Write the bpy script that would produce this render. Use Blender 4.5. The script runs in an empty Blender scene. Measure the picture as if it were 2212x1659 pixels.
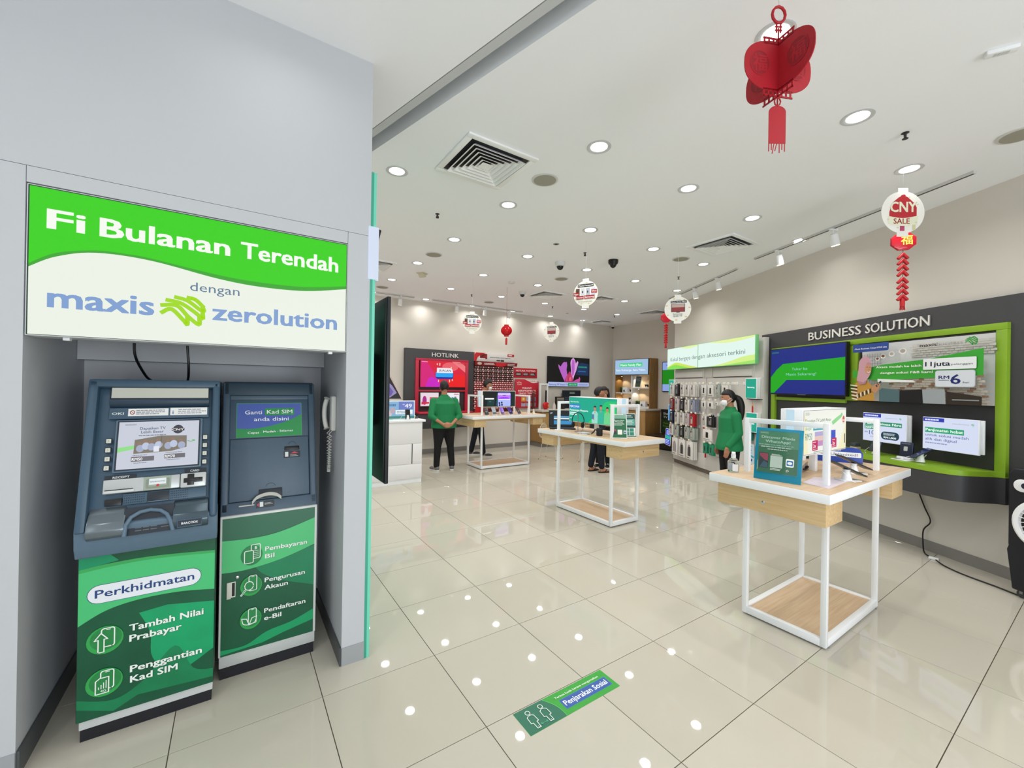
import bpy, bmesh, math, random
from mathutils import Vector, Matrix
sc = bpy.context.scene
COL = sc.collection
RND = random.Random(7)
PI = math.pi
# ---------------------------------------------------------------- camera
cd = bpy.data.cameras.new('camera'); cam = bpy.data.objects.new('camera', cd); COL.objects.link(cam)
cd.sensor_fit = 'HORIZONTAL'; cd.sensor_width = 36.0; cd.lens = 36.0 * 896.77 / 2212.0
cd.clip_start = 0.05; cd.clip_end = 100
_y, _p, _r = 0.589167, 0.0016205, 0.0162964
_f = Vector((math.sin(_y) * math.cos(_p), math.cos(_y) * math.cos(_p), math.sin(_p)))
_r0 = Vector((math.cos(_y), -math.sin(_y), 0)); _u0 = _r0.cross(_f)
_rr = _r0 * math.cos(_r) + _u0 * math.sin(_r); _uu = _u0 * math.cos(_r) - _r0 * math.sin(_r)
_m = Matrix((_rr, _uu, -_f)).transposed().to_4x4(); _m.translation = (-0.3902, -2.2476, 1.582)
cam.matrix_world = _m
sc.camera = cam
# ---------------------------------------------------------------- world, exposure
w = bpy.data.worlds.new('world'); sc.world = w; w.use_nodes = True
bg = w.node_tree.nodes['Background']
bg.inputs['Color'].default_value = (0.90, 0.95, 1.0, 1); bg.inputs['Strength'].default_value = 0.88
sc.view_settings.view_transform = 'Standard'
sc.view_settings.look = 'None'
sc.view_settings.gamma = 1.0
sc.view_settings.use_curve_mapping = False
sc.view_settings.exposure = 0.30
sc.cycles.diffuse_bounces = 7
sc.cycles.adaptive_threshold = 0.02
# added area light, unseen behind the viewer, brightening the pillar and niche
al = bpy.data.lights.new('added_mall_fill', 'AREA'); al.shape = 'RECTANGLE'; al.size = 2.8; al.size_y = 2.2; al.energy = 115; al.color = (0.90, 0.96, 1.0)
ao = bpy.data.objects.new('added_mall_fill', al); COL.objects.link(ao); ao.location = (1.1, -6.8, 1.25); ao.rotation_euler = (math.radians(90), 0, math.radians(10))
LAMP_W = 4.8        # watts of each recessed downlight
SPOT_W = 1.5        # watts of each track spotlight
# ---------------------------------------------------------------- materials
def lin(h):
    h = h.lstrip('#'); v = [int(h[i:i + 2], 16) / 255 for i in (0, 2, 4)]
    return tuple(c / 12.92 if c <= 0.04045 else ((c + 0.055) / 1.055) ** 2.4 for c in v) + (1,)
_mc = {}
def mat(h, rough=0.5, metal=0.0, emit=0.0, noise=0.0, scale=6.0, bump=0.0, trans=0.0, ior=1.45, spec=0.5, alpha=1.0):
    k = (h, rough, metal, emit, noise, scale, bump, trans, ior, spec, alpha)
    if k in _mc: return _mc[k]
    m = bpy.data.materials.new('mat_' + h.strip('#')); m.use_nodes = True
    nt = m.node_tree; b = nt.nodes['Principled BSDF']
    b.inputs['Base Color'].default_value = lin(h)
    b.inputs['Roughness'].default_value = rough; b.inputs['Metallic'].default_value = metal
    b.inputs['Specular IOR Level'].default_value = spec; b.inputs['IOR'].default_value = ior
    b.inputs['Transmission Weight'].default_value = trans; b.inputs['Alpha'].default_value = alpha
    if emit:
        b.inputs['Specular IOR Level'].default_value = 0.12
        b.inputs['Base Color'].default_value = (0.02, 0.02, 0.02, 1)
        b.inputs['Emission Color'].default_value = lin(h); b.inputs['Emission Strength'].default_value = emit
    if noise or bump:
        tc = nt.nodes.new('ShaderNodeTexCoord'); nz = nt.nodes.new('ShaderNodeTexNoise')
        nz.inputs['Scale'].default_value = scale; nz.inputs['Detail'].default_value = 5
        nt.links.new(tc.outputs['Object'], nz.inputs['Vector'])
        if noise:
            mx = nt.nodes.new('ShaderNodeHueSaturation'); mr = nt.nodes.new('ShaderNodeMapRange')
            mr.inputs['To Min'].default_value = 1 - noise; mr.inputs['To Max'].default_value = 1 + noise
            nt.links.new(nz.outputs['Fac'], mr.inputs['Value']); nt.links.new(mr.outputs['Result'], mx.inputs['Value'])
            mx.inputs['Color'].default_value = lin(h); nt.links.new(mx.outputs['Color'], b.inputs['Base Color'])
        if bump:
            bp = nt.nodes.new('ShaderNodeBump'); bp.inputs['Strength'].default_value = bump
            nt.links.new(nz.outputs['Fac'], bp.inputs['Height']); nt.links.new(bp.outputs['Normal'], b.inputs['Normal'])
    _mc[k] = m
    return m
def wood(h1, h2, axis=0):
    k = ('wood', h1, h2, axis)
    if k in _mc: return _mc[k]
    m = bpy.data.materials.new('wood'); m.use_nodes = True; nt = m.node_tree; b = nt.nodes['Principled BSDF']
    tc = nt.nodes.new('ShaderNodeTexCoord'); mp = nt.nodes.new('ShaderNodeMapping'); nz = nt.nodes.new('ShaderNodeTexNoise')
    s = [60.0, 60.0, 60.0]; s[axis] = 3.0
    if axis == 2: s = [40, 40, 3]
    mp.inputs['Scale'].default_value = s
    nz.inputs['Scale'].default_value = 1.0; nz.inputs['Detail'].default_value = 6; nz.inputs['Distortion'].default_value = 0.4
    cr = nt.nodes.new('ShaderNodeValToRGB'); cr.color_ramp.elements[0].position = 0.32; cr.color_ramp.elements[1].position = 0.68
    cr.color_ramp.elements[0].color = lin(h1); cr.color_ramp.elements[1].color = lin(h2)
    nt.links.new(tc.outputs['Object'], mp.inputs['Vector']); nt.links.new(mp.outputs['Vector'], nz.inputs['Vector'])
    nt.links.new(nz.outputs['Fac'], cr.inputs['Fac']); nt.links.new(cr.outputs['Color'], b.inputs['Base Color'])
    b.inputs['Roughness'].default_value = 0.45
    _mc[k] = m
    return m
def E(h, s=1.0): return mat(h, 0.35, emit=s * 0.812)  # lit screens, lightbox faces (offsets the exposure)
WHITE = mat('#e9eaec', 0.35); WALL = mat('#bcbfc4', 0.62, noise=0.012, scale=2.5)
SHOPWALL = mat('#d6d1c9', 0.75, noise=0.012, scale=2.0)
CEIL = mat('#f3f5fa', 0.85, noise=0.01, scale=1.5)
METALW = mat('#eceef1', 0.3); BLACK = mat('#0c0d0f', 0.35); DARK = mat('#1c2026', 0.45); SOFTB = mat('#141416', 0.8)
CHAR = mat('#3d3d40', 0.5, noise=0.08, scale=60)
CHROME = mat('#c9ccd0', 0.18, metal=1.0); STEEL = mat('#8d9196', 0.35, metal=0.9)
GREYTRIM = mat('#85837f', 0.5, noise=0.03, scale=8); ALU = mat('#a9adb2', 0.4, metal=0.5)
OAK = wood('#c9a877', '#d8bd92'); OAKY = wood('#c9a877', '#d8bd92', 1); OAKT = wood('#c4a685', '#d3ba9b')
DOAK = wood('#8f6a38', '#a37c46', 2)
RED = mat('#b5121e', 0.5); LIME = mat('#87ad2b', 0.4, noise=0.04, scale=20)
GLASS = mat('#ffffff', 0.03, trans=1.0, ior=1.3)
# ---------------------------------------------------------------- mesh builder
ID = Matrix.Identity(4)
class B:
    def __init__(s, T=None):
        s.v = []; s.f = []; s.fm = []; s.fs = []; s.mats = []; s.T = T or ID
    def mi(s, m):
        if m not in s.mats: s.mats.append(m)
        return s.mats.index(m)
    def add(s, vs, fs, m, smooth=False, T=None):
        T = s.T @ (T or ID); o = len(s.v); k = s.mi(m)
        s.v += [tuple(T @ Vector(v)) for v in vs]
        for f in fs: s.f.append([i + o for i in f]); s.fm.append(k); s.fs.append(smooth)
        return s
    def box(s, a, b, m, bev=0, seg=2, T=None):
        x0, y0, z0 = a; x1, y1, z1 = b
        vs = [(x0, y0, z0), (x1, y0, z0), (x1, y1, z0), (x0, y1, z0), (x0, y0, z1), (x1, y0, z1), (x1, y1, z1), (x0, y1, z1)]
        fs = [(0, 3, 2, 1), (4, 5, 6, 7), (0, 1, 5, 4), (1, 2, 6, 5), (2, 3, 7, 6), (3, 0, 4, 7)]
        if not bev: return s.add(vs, fs, m, False, T)
        return s.bevmesh(vs, fs, m, bev, seg, T)
    def bevmesh(s, vs, fs, m, bev, seg=2, T=None):
        t = bmesh.new(); bv = [t.verts.new(v) for v in vs]
        for f in fs: t.faces.new([bv[i] for i in f])
        bmesh.ops.bevel(t, geom=t.edges[:], offset=bev, segments=seg, affect='EDGES', profile=0.5, clamp_overlap=True)
        t.verts.index_update()
        s.add([v.co[:] for v in t.verts], [[v.index for v in f.verts] for f in t.faces], m, True, T); t.free()
        return s
    def prism(s, pts, a, b, m, axis='z', bev=0, seg=2, T=None):
        """polygon pts extruded from a to b along axis; for x pts are (y,z), for y (x,z)"""
        def P(p, h): return {'z': (p[0], p[1], h), 'x': (h, p[0], p[1]), 'y': (p[0], h, p[1])}[axis]
        n = len(pts); vs = [P(p, a) for p in pts] + [P(p, b) for p in pts]
        fs = [list(range(n))[::-1], list(range(n, 2 * n))] + [(i, (i + 1) % n, n + (i + 1) % n, n + i) for i in range(n)]
        if bev: return s.bevmesh(vs, fs, m, bev, seg, T)
        return s.add(vs, fs, m, n > 12, T)
    def lathe(s, prof, m, n=20, T=None, smooth=True):
        vs = []; fs = []
        for r, z in prof:
            for k in range(n): vs.append((r * math.cos(2 * PI * k / n), r * math.sin(2 * PI * k / n), z))
        for j in range(len(prof) - 1):
            for k in range(n):
                fs.append((j * n + k, j * n + (k + 1) % n, (j + 1) * n + (k + 1) % n, (j + 1) * n + k))
        fs.append(list(range(n))[::-1]); fs.append([(len(prof) - 1) * n + k for k in range(n)])
        return s.add(vs, fs, m, smooth, T)
    def cyl(s, r, z0, z1, m, n=20, T=None): return s.lathe([(r, z0), (r, z1)], m, n, T)
    def tube(s, path, r, m, n=8, closed=False):
        P = [Vector(p) for p in path]; L = len(P); rs = r if isinstance(r, (list, tuple)) else [r] * L
        vs = []; fs = []; up = Vector((0, 0, 1)); prev = None
        for i in range(L):
            a = P[i - 1] if (i > 0 or closed) else P[i]; b = P[(i + 1) % L] if (i < L - 1 or closed) else P[i]
            d = (b - a).normalized() if (b - a).length > 1e-9 else Vector((0, 0, 1))
            if prev is None:
                x = d.cross(up)
                if x.length < 1e-3: x = d.cross(Vector((1, 0, 0)))
            else: x = prev - d * prev.dot(d)
            if x.length < 1e-6: x = d.cross(Vector((1, 0.3, 0)))
            x.normalize(); prev = x; y = d.cross(x)
            for k in range(n):
                t = 2 * PI * k / n; vs.append(tuple(P[i] + (x * math.cos(t) + y * math.sin(t)) * rs[i]))
        m2 = L if closed else L - 1
        for i in range(m2):
            for k in range(n):
                a = i * n; b = ((i + 1) % L) * n
                fs.append((a + k, a + (k + 1) % n, b + (k + 1) % n, b + k))
        if not closed: fs.append(list(range(n))[::-1]); fs.append([(L - 1) * n + k for k in range(n)])
        return s.add(vs, fs, m, True)
    def ball(s, c, r, m, nu=14, nv=9, fn=None, T=None):
        rx, ry, rz = r if isinstance(r, (tuple, list)) else (r, r, r)
        vs = []; fs = []
        for j in range(nv + 1):
            ph = PI * j / nv
            for k in range(nu):
                th = 2 * PI * k / nu; p = Vector((math.sin(ph) * math.cos(th), math.sin(ph) * math.sin(th), math.cos(ph)))
                if fn: p = fn(p)
                vs.append((c[0] + p.x * rx, c[1] + p.y * ry, c[2] + p.z * rz))
        for j in range(nv):
            for k in range(nu):
                fs.append((j * nu + k, (j + 1) * nu + k, (j + 1) * nu + (k + 1) % nu, j * nu + (k + 1) % nu))
        return s.add(vs, fs, m, True, T)
    def mesh(s, name):
        me = bpy.data.meshes.new(name); me.from_pydata(s.v, [], s.f)
        for m in s.mats: me.materials.append(m)
        me.polygons.foreach_set('material_index', s.fm); me.polygons.foreach_set('use_smooth', s.fs)
        me.update()
        if any(s.fs): me.set_sharp_from_angle(angle=math.radians(38))
        return me
    def part(s, name, parent, label=None, kind=None):
        o = bpy.data.objects.new(name, s.mesh(name)); COL.objects.link(o); o.parent = parent
        if label: o['label'] = label
        if kind: o['kind'] = kind
        return o
    def solo(s, name, label, cat, loc=(0, 0, 0), rz=0, group=None):
        o = bpy.data.objects.new(name, s.mesh(name)); COL.objects.link(o); o.location = loc; o.rotation_euler = (0, 0, rz)
        o['label'] = label; o['category'] = cat
        if group: o['group'] = group
        return o
    def struct(s, name, parent=None):
        o = bpy.data.objects.new(name, s.mesh(name)); COL.objects.link(o); o.parent = parent
        if parent is None: o['kind'] = 'structure'
        return o
def thing(name, label, cat, loc=(0, 0, 0), rz=0, group=None):
    o = bpy.data.objects.new(name, None); COL.objects.link(o); o.location = loc; o.rotation_euler = (0, 0, rz)
    o.empty_display_size = 0.1
    o['label'] = label; o['category'] = cat
    if group: o['group'] = group
    return o
def dup(root, loc, rz=None, label=None):
    r = root.copy(); COL.objects.link(r); r.location = loc
    if rz is not None: r.rotation_euler = (0, 0, rz)
    if label: r['label'] = label
    for ch in list(root.children):
        c = ch.copy(); COL.objects.link(c); c.parent = r
        for g in list(ch.children):
            d = g.copy(); COL.objects.link(d); d.parent = c
    return r
# ---------------------------------------------------------------- flat print on a surface (front = local -Y)
_tc = {}
def glyphs(body, bold):
    k = (body, bold)
    if k not in _tc:
        cu = bpy.data.curves.new('lettering', 'FONT'); cu.body = body; cu.resolution_u = 2; cu.offset = bold
        o = bpy.data.objects.new('lettering', cu); me = bpy.data.meshes.new_from_object(o)
        _tc[k] = ([tuple(v.co) for v in me.vertices], [list(p.vertices) for p in me.polygons])
        bpy.data.objects.remove(o); bpy.data.curves.remove(cu); bpy.data.meshes.remove(me)
    return _tc[k]
class Cv:
    """prints onto the plane y=y0 of the builder's frame, x right, z up, laid just in front of it"""
    def __init__(s, b, x=0, y=0, z=0, T=None, dz=0.0002):
        s.b = b; s.O = (x, y, z); s.T = T; s.dz = dz; s.k = 0
    def P(s, x, z, l=0): return (s.O[0] + x, s.O[1] - (s.k + l) * s.dz, s.O[2] + z)
    def poly(s, pts, m):
        s.k += 1; s.b.add([s.P(*p) for p in pts], [list(range(len(pts)))], m, False, s.T); return s
    def rect(s, x0, z0, x1, z1, m): return s.poly([(x0, z0), (x1, z0), (x1, z1), (x0, z1)], m)
    def rrect(s, x0, z0, x1, z1, r, m, n=5):
        p = []
        for cx, cz, a in ((x1 - r, z0 + r, -90), (x1 - r, z1 - r, 0), (x0 + r, z1 - r, 90), (x0 + r, z0 + r, 180)):
            for i in range(n + 1):
                t = math.radians(a + 90 * i / n); p.append((cx + r * math.cos(t), cz + r * math.sin(t)))
        return s.poly(p, m)
    def ell(s, cx, cz, rx, rz, m, n=24): return s.poly([(cx + rx * math.cos(2 * PI * i / n), cz + rz * math.sin(2 * PI * i / n)) for i in range(n)], m)
    def line(s, pts, wd, m, closed=False):
        s.k += 1; P = [Vector(p) for p in pts]; n = len(P)
        for i in range(n if closed else n - 1):
            a, b = P[i], P[(i + 1) % n]; d = b - a
            if d.length < 1e-9: continue
            d.normalize(); q = Vector((-d.y, d.x)) * wd / 2; e = d * wd * 0.4
            g = (i % 3) * .3
            s.b.add([s.P(*(a + q - e), g), s.P(*(a - q - e), g), s.P(*(b - q + e), g), s.P(*(b + q + e), g)], [(0, 1, 2, 3)], m, False, s.T)
        return s
    def oline(s, x0, z0, x1, z1, r, wd, m):   # outlined rounded rectangle
        p = []
        for cx, cz, a in ((x1 - r, z0 + r, -90), (x1 - r, z1 - r, 0), (x0 + r, z1 - r, 90), (x0 + r, z0 + r, 180)):
            for i in range(4):
                t = math.radians(a + 30 * i); p.append((cx + r * math.cos(t), cz + r * math.sin(t)))
        return s.line(p, wd, m, True)
    def text(s, body, x, z, h, m, wd=None, al='l', b=0.010, sl=0.0):
        vs, fs = glyphs(body, 0.0)
        if not vs: return s
        x0 = min(v[0] for v in vs); x1 = max(v[0] for v in vs); k = h / 0.69
        kx = k if wd is None else wd / (x1 - x0)
        W = (x1 - x0) * kx; ox = {'l': x, 'c': x - W / 2, 'r': x - W}[al]
        s.k += 1
        for q_, (ux_, uz_) in enumerate(((0, 0),) if b < .004 else ((-b, -b * .6), (b, -b * .6), (-b, b * .6), (b, b * .6))):      # heavier weights: the outline thickened both ways
            s.b.add([s.P(ox + (v[0] - x0 + ux_) * kx, z + (v[1] + uz_) * k + sl * (v[0] - x0) * kx, q_ * .24) for v in vs], fs, m, False, s.T)
        return s
    def bars(s, x0, x1, z0, z1, n, m, seed=1, fill=0.45):   # print too small to read in the photograph
        r = random.Random(seed); dz = (z1 - z0) / n; s.k += 1
        for i in range(n):
            x = x0; zc = z1 - (i + 0.5) * dz; e = x1 - r.random() * 0.3 * (x1 - x0)
            while x < e:
                wd = (x1 - x0) * r.uniform(0.06, 0.16); xe = min(x + wd, e)
                s.b.add([s.P(x, zc - dz * fill / 2), s.P(xe, zc - dz * fill / 2), s.P(xe, zc + dz * fill / 2), s.P(x, zc + dz * fill / 2)], [(0, 1, 2, 3)], m, False, s.T)
                x = xe + (x1 - x0) * 0.02
        return s
def curve(fn, x0, x1, n=20): return [(x0 + (x1 - x0) * i / n, fn(x0 + (x1 - x0) * i / n)) for i in range(n + 1)]
def spl(P, n=16):
    """smooth curve through the points (x,z) sampled along x"""
    out = []
    for i in range(len(P) - 1):
        p0 = P[max(i - 1, 0)]; p1 = P[i]; p2 = P[i + 1]; p3 = P[min(i + 2, len(P) - 1)]
        for j in range(n // (len(P) - 1) + 2):
            t = j / (n // (len(P) - 1) + 2)
            out.append(tuple(0.5 * (2 * p1[k] + (p2[k] - p0[k]) * t + (2 * p0[k] - 5 * p1[k] + 4 * p2[k] - p3[k]) * t * t + (3 * p1[k] - p0[k] - 3 * p2[k] + p3[k]) * t ** 3) for k in range(len(p1))))
    out.append(tuple(P[-1])); return out
HC = 3.41
WA = Vector((5.751, -0.396, 0)); WD = Vector((0.457, 0.8896, 0)).normalized(); WN = Vector((-WD.y, WD.x, 0))
RZW = math.atan2(-WD.y, -WD.x)
def RW(s, n, z=0): v = WA + WD * s + WN * n; return (v.x, v.y, z)
def logo(cv, x, z, w, h, m):
    """the springy zigzag mark beside the company name"""
    st = [[(0.00, .38), (.22, .52), (.50, .16), (.60, .02), (.60, .30)], [(0, .64), (.35, .66), (.62, .30), (.88, .04), (.90, .28)],
          [(.12, .84), (.45, .76), (.78, .48), (.97, .28), (.98, .44)], [(.32, .97), (.60, .88), (.90, .60), (1.0, .56), (.98, .68)], [(.62, 1.0), (.80, .94), (.98, .72)]]
    for a in st:
        c = spl(a, 12); cv.line([(x + p[0] * w, z + p[1] * h) for p in c], h * 0.135, m)
# ================================================================ THE SETTING
# floor: polished 60 cm tiles on a joint-coloured bed
TW = 0.6
TILES = [mat(h, 0.025, noise=0.01, scale=1.2, spec=0.35) for h in ('#bfbaad', '#c1bcaf', '#bdb8aa')]
GROUT = mat('#5a4f42', 0.8)
floor = B().box((-6.5, -7, -0.12), (10.5, 7.2, -0.0035), GROUT).struct('floor')
def pen(co):
    v = Vector(co) - Vector((-0.3902, -2.2476, 1.582)); d = v.dot(_f)
    return (d, 1106 + 896.77 * v.dot(_rr) / d, 829.5 - 896.77 * v.dot(_uu) / d) if d > 0.05 else (d, 0, 0)
def inside(x, y):      # the shop and the mall floor in front of it
    return not (y > 6.62 or (x < 0.13 and y > 1.02)) and (Vector((x, y, 0)) - WA).dot(WN) > -0.62
def tile_mesh(m):
    g = 0.0019; e = 0.0035; b = B(); a = g; c = TW - g
    b.add([(a, a, -0.0034), (c, a, -0.0034), (c, c, -0.0034), (a, c, -0.0034), (a, a, -.0007), (c, a, -.0007), (c, c, -.0007), (a, c, -.0007),
           (a + .0005, a + .0005, 0), (c - .0005, a + .0005, 0), (c - .0005, c - .0005, 0), (a + .0005, c - .0005, 0)],
          [(0, 1, 5, 4), (1, 2, 6, 5), (2, 3, 7, 6), (3, 0, 4, 7), (4, 5, 9, 8), (5, 6, 10, 9), (6, 7, 11, 10), (7, 4, 8, 11), (8, 9, 10, 11)], m)
    return b
tms = [tile_mesh(m).mesh('tile') for m in TILES]
rest = B(); cand = []
for i in range(-10, 18):
    for j in range(-11, 12):
        x, y = i * TW, j * TW
        if not any(inside(x + a * TW, y + c * TW) for a in (0, 1) for c in (0, 1)): continue
        ps = [pen((x + a * TW, y + c * TW, 0)) for a in (0, .5, 1) for c in (0, .5, 1)]
        vis = any(d > 0.3 and -20 < px < 2232 and -20 < py < 1680 for d, px, py in ps)
        cand.append((0 if vis else 1, min(p[0] for p in ps), x, y))
cand.sort(); n_t = 0
for vis, d, x, y in cand:
    if vis == 0 and n_t < 296:
        o = bpy.data.objects.new('tile', tms[(int(x * 7 + y * 13)) % 3]); COL.objects.link(o); o.parent = floor; o.location = (x, y, 0); n_t += 1
    else:
        g = 0.0016; rest.box((x + g, y + g, -0.0034), (x + TW - g, y + TW - g, 0), TILES[0])
rest.part('tile', floor, kind='stuff')
# ceilings: shop ceiling and the mall ceiling either side of a slanting shutter slot
def slot(n, y):  # x of the line at distance n beyond the near slot edge
    return 0.395 + (0.863 - y) * 0.268 + n / 0.966
poly_mall = [(-6.5, -7), (slot(0, -7), -7), (slot(0, 7.2), 7.2), (-6.5, 7.2)]
poly_shop = [(slot(.158, -7), -7), (10.5, -7), (10.5, 7.2), (slot(.158, 7.2), 7.2)]
B().prism(poly_shop, HC, HC + 0.16, CEIL).struct('ceiling')
B().prism(poly_mall, HC, HC + 0.16, CEIL).struct('ceiling')
B().prism([(slot(-.1, -7), -7), (slot(.3, -7), -7), (slot(.3, 7.2), 7.2), (slot(-.1, 7.2), 7.2)], HC + 0.165, HC + 0.2, mat('#8d9092', .8)).struct('ceiling')
B().prism([(slot(.008, -7), -7), (slot(.062, -7), -7), (slot(.062, 7.1), 7.1), (slot(.008, 7.1), 7.1)], HC + 0.002, HC + 0.06, mat('#c3c6c9', .5)).struct('trim_1')
# ATM side wall (faces the mall, y = 0.188) made of cladding panels round a niche
YW = 0.188
wl = bpy.data.objects.new('wall_left', None); COL.objects.link(wl); wl['kind'] = 'structure'
for a, b_ in (((-6.5, YW, 0), (-1.087, 1.0, 2.418)), ((.125, YW, 0), (.246, 1.0, 2.418)), ((-6.5, YW, 2.42), (.246, 1.0, HC)),
              ((-1.085, YW, 2.354), (.123, YW + .1, 2.418)), ((-6.5, 1.0, 0), (.246, 1.1, HC)), ((-1.085, .34, 1.86), (.123, 1.0, 2.34))):
    B().box(a, b_, WALL).part('panel', wl)
B().box((-1.085, .86, 1.68), (.123, 1.0, 1.858), WALL).part('niche_beam', wl)
B().box((.11, 1.1, 0), (.246, 6.6, HC), SHOPWALL).struct('wall_inner')
B().box((.11, 6.6, 0), (9.42, 6.8, HC), SHOPWALL).struct('wall_back')
B().box((9.22, 3.2, 0), (9.42, 6.6, HC), SHOPWALL).struct('wall_far')
e0 = Vector(RW(4.27, 0)); e1 = Vector(RW(-7, 0)); q = WN * -0.2
B().prism([(e0.x, e0.y), (e1.x, e1.y), (e1.x + q.x, e1.y + q.y), (e0.x + q.x, e0.y + q.y)], 0, HC, SHOPWALL).struct('wall_right')
B().box((7.86, 3.2, 0), (9.4, 3.35, HC), SHOPWALL).struct('wall_front')
# skirtings
def rbox(s0, s1, n0, n1, z0, z1, m, name, kind=True):
    T = Matrix.Translation(RW(s1, n0)) @ Matrix.Rotation(RZW, 4, 'Z')   # local x runs toward -s, local -y toward the room
    b = B(T); b.box((0, -(n1 - n0), z0), (s1 - s0, 0, z1), m); return b.struct(name)
rbox(-7, 4.27, 0.001, .012, 0, .10, GREYTRIM, 'baseboard_right')
B().box((.27, 6.586, 0), (9.2, 6.599, .10), GREYTRIM).struct('baseboard_back')
B().box((-1.0845, YW + .001, 0), (-1.076, .999, .10), mat('#4c5053', .4)).struct('baseboard_left')
B().box((.1165, YW + .001, 0), (.1245, .999, .10), mat('#4c5053', .4)).struct('baseboard_inner')
B().box((.125, YW - .006, 0), (.246, YW - .0005, .10), ALU).struct('baseboard_front')
B().box((-6.5, YW - .006, 0), (-1.087, YW - .0005, .10), mat('#9b9fa3', .4)).struct('baseboard_front')
# green glass edged cladding on the shop side of the pillar
GT = mat('#55bda0', .35); 
B().box((.2465, YW + .002, 0), (.262, 1.9, 2.79), mat('#3f9f86', .35)).box((.262, YW + .002, 0), (.277, 1.9, 2.79), mat('#6fd0b6', .3)).struct('trim_2')
t = thing('lightbox_sign', 'pale blue glowing lightbox wrapped round the edge of the green pillar strip', 'sign', (.278, .192, 2.17))
B().box((0, 0, 0), (.018, 1.0, .31), mat('#dfe6f0', .4), .004).part('housing', t)
B().box((-.044, -.0125, .004), (.014, -.002, .306), E('#d3def2', 1.0), .003).part('lit_face', t)
# ================================================================ NICHE: SIGN AND TWO KIOSKS
sg = thing('lightbox_sign', 'large green and white glowing sign reading Fi Bulanan Terendah above the two kiosks', 'sign', (-1.083, .182, 1.747))
B().box((0, .004, 0), (1.207, .15, .602), mat('#c9cdd0', .4), .003).part('housing', sg)
b = B(); cv = Cv(b, 0, .0035)
cv.rect(.004, .004, 1.203, .598, mat('#12351f', .4)); cv.rect(.008, .006, 1.200, .594, E('#eaf0e4', 1.0))
wv = spl([(.008, .272), (.084, .325), (.2, .362), (.378, .360), (.621, .318), (.80, .304), (1.0, .312), (1.2, .350)], 28)
cv.poly([(.008, .594)] + wv + [(1.2, .594)], E('#3aa52c'))
wv2 = spl([(.008, .285), (.084, .340), (.2, .372), (.30, .375), (.378, .370), (.621, .336), (.80, .326), (1.0, .333), (1.2, .366)], 28)
cv.poly([(.008, .594)] + wv2 + [(1.2, .594)], E('#35cf06', 1.0))
TB = E('#7f9ecf')
cv.text('Fi', .060, .436, .077, E('#f4f8ef'), .103, b=.024).text('Bulanan', .213, .436, .077, E('#f4f8ef'), .450, b=.024).text('Terendah', .712, .436, .077, E('#f4f8ef'), .443, b=.024)
cv.text('dengan', .515, .247, .041, E('#5f7895'), .192, b=.0)
cv.text('maxis', .064, .119, .083, TB, .323, b=.024).text('zerolution', .603, .121, .077, TB, .550, b=.024)
logo(cv, .417, .088, .150, .125, E('#9fd813'))
b.part('lit_face', sg)
for x in (.10, 1.12): B().box((x, .03, -.012), (x + .02, .06, 0), METALW).part('clip', sg)

def console_buttons(par, T, u, vs, m, arrow, nm='soft_key'):
    for v in vs:
        b = B(T); b.box((u - .0105, -.006, v - .012), (u + .0105, .0, v + .012), BLACK, .001); b.box((u - .0085, -.011, v - .0098), (u + .0085, -.006, v + .0098), m, .002)
        Cv(b, 0, -.0112).line([(u - .002 * arrow, v + .004), (u + .002 * arrow, v), (u - .002 * arrow, v - .004)], .0012, mat('#777d7a'))
        b.part(nm, par)
KB = mat('#3a5468', .42, noise=.04, scale=40); KL = mat('#566d80', .4, noise=.04, scale=40); KD = mat('#24384a', .42); KDD = mat('#18232e', .4)
# --- kiosk one (the wider, with the touch screen)
k1 = thing('payment_kiosk', 'larger blue grey kiosk with a lit screen and white side keys over a green base', 'kiosk', (-.935, .25, 0))
B().box((.010, .026, 0), (.472, .62, .052), mat('#17171f', .5, noise=.2, scale=40)).part('plinth', k1)
B().box((.006, .022, .052), (.476, .63, .098), mat('#c9cdcc', .45), .003).part('skirt', k1)
B().box((0, 0, .098), (.480, .64, .812), mat('#12402c', .35), .006).part('base_cabinet', k1)
b = B(); cv = Cv(b, 0, -.0005)
G0, G1_, G2_, G3_ = mat('#0d4a30', .3), mat('#12935c', .3, noise=.35, scale=3), mat('#46ba74', .3), mat('#3aa358', .3)
cv.rect(.003, .102, .477, .808, mat('#0e5136', .3, noise=.45, scale=5))
cv.poly([(.477, .50), (.477, .27)] + spl([(.477, .27), (.33, .20), (.25, .30), (.24, .42), (.20, .52)], 14) + [(.30, .53)], mat('#0f9a63', .3, noise=.25, scale=6))
cv.poly(spl([(.003, .20), (.12, .16), (.22, .21), (.33, .33), (.40, .20), (.477, .17)], 16) + [(.477, .13), (.2, .15), (.12, .11), (.003, .16)], mat('#127a4d', .3, noise=.3, scale=8))
cv.poly([(.003, .80), (.003, .753), (.05, .762), (.13, .775), (.10, .808), (.003, .808)], mat('#0f8d60', .3))
cv.poly(spl([(.003, .757), (.1, .767), (.25, .768), (.477, .748)], 14) + [(.477, .735), (.003, .735)], G3_)
cv.poly(spl([(.003, .742), (.1, .752), (.25, .755), (.477, .735)], 14) + list(reversed(spl([(.003, .515), (.09, .562), (.20, .582), (.34, .580), (.477, .558)], 16))), G2_)
cv.rrect(.029, .598, .425, .680, .040, mat('#26436f', .3)); cv.rrect(.031, .600, .423, .678, .039, mat('#dfe3ea', .3))
cv.text('Perkhidmatan', .055, .624, .034, mat('#1f4179', .3), .342, b=.014)
TXW = mat('#e4ebe6', .35)
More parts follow.
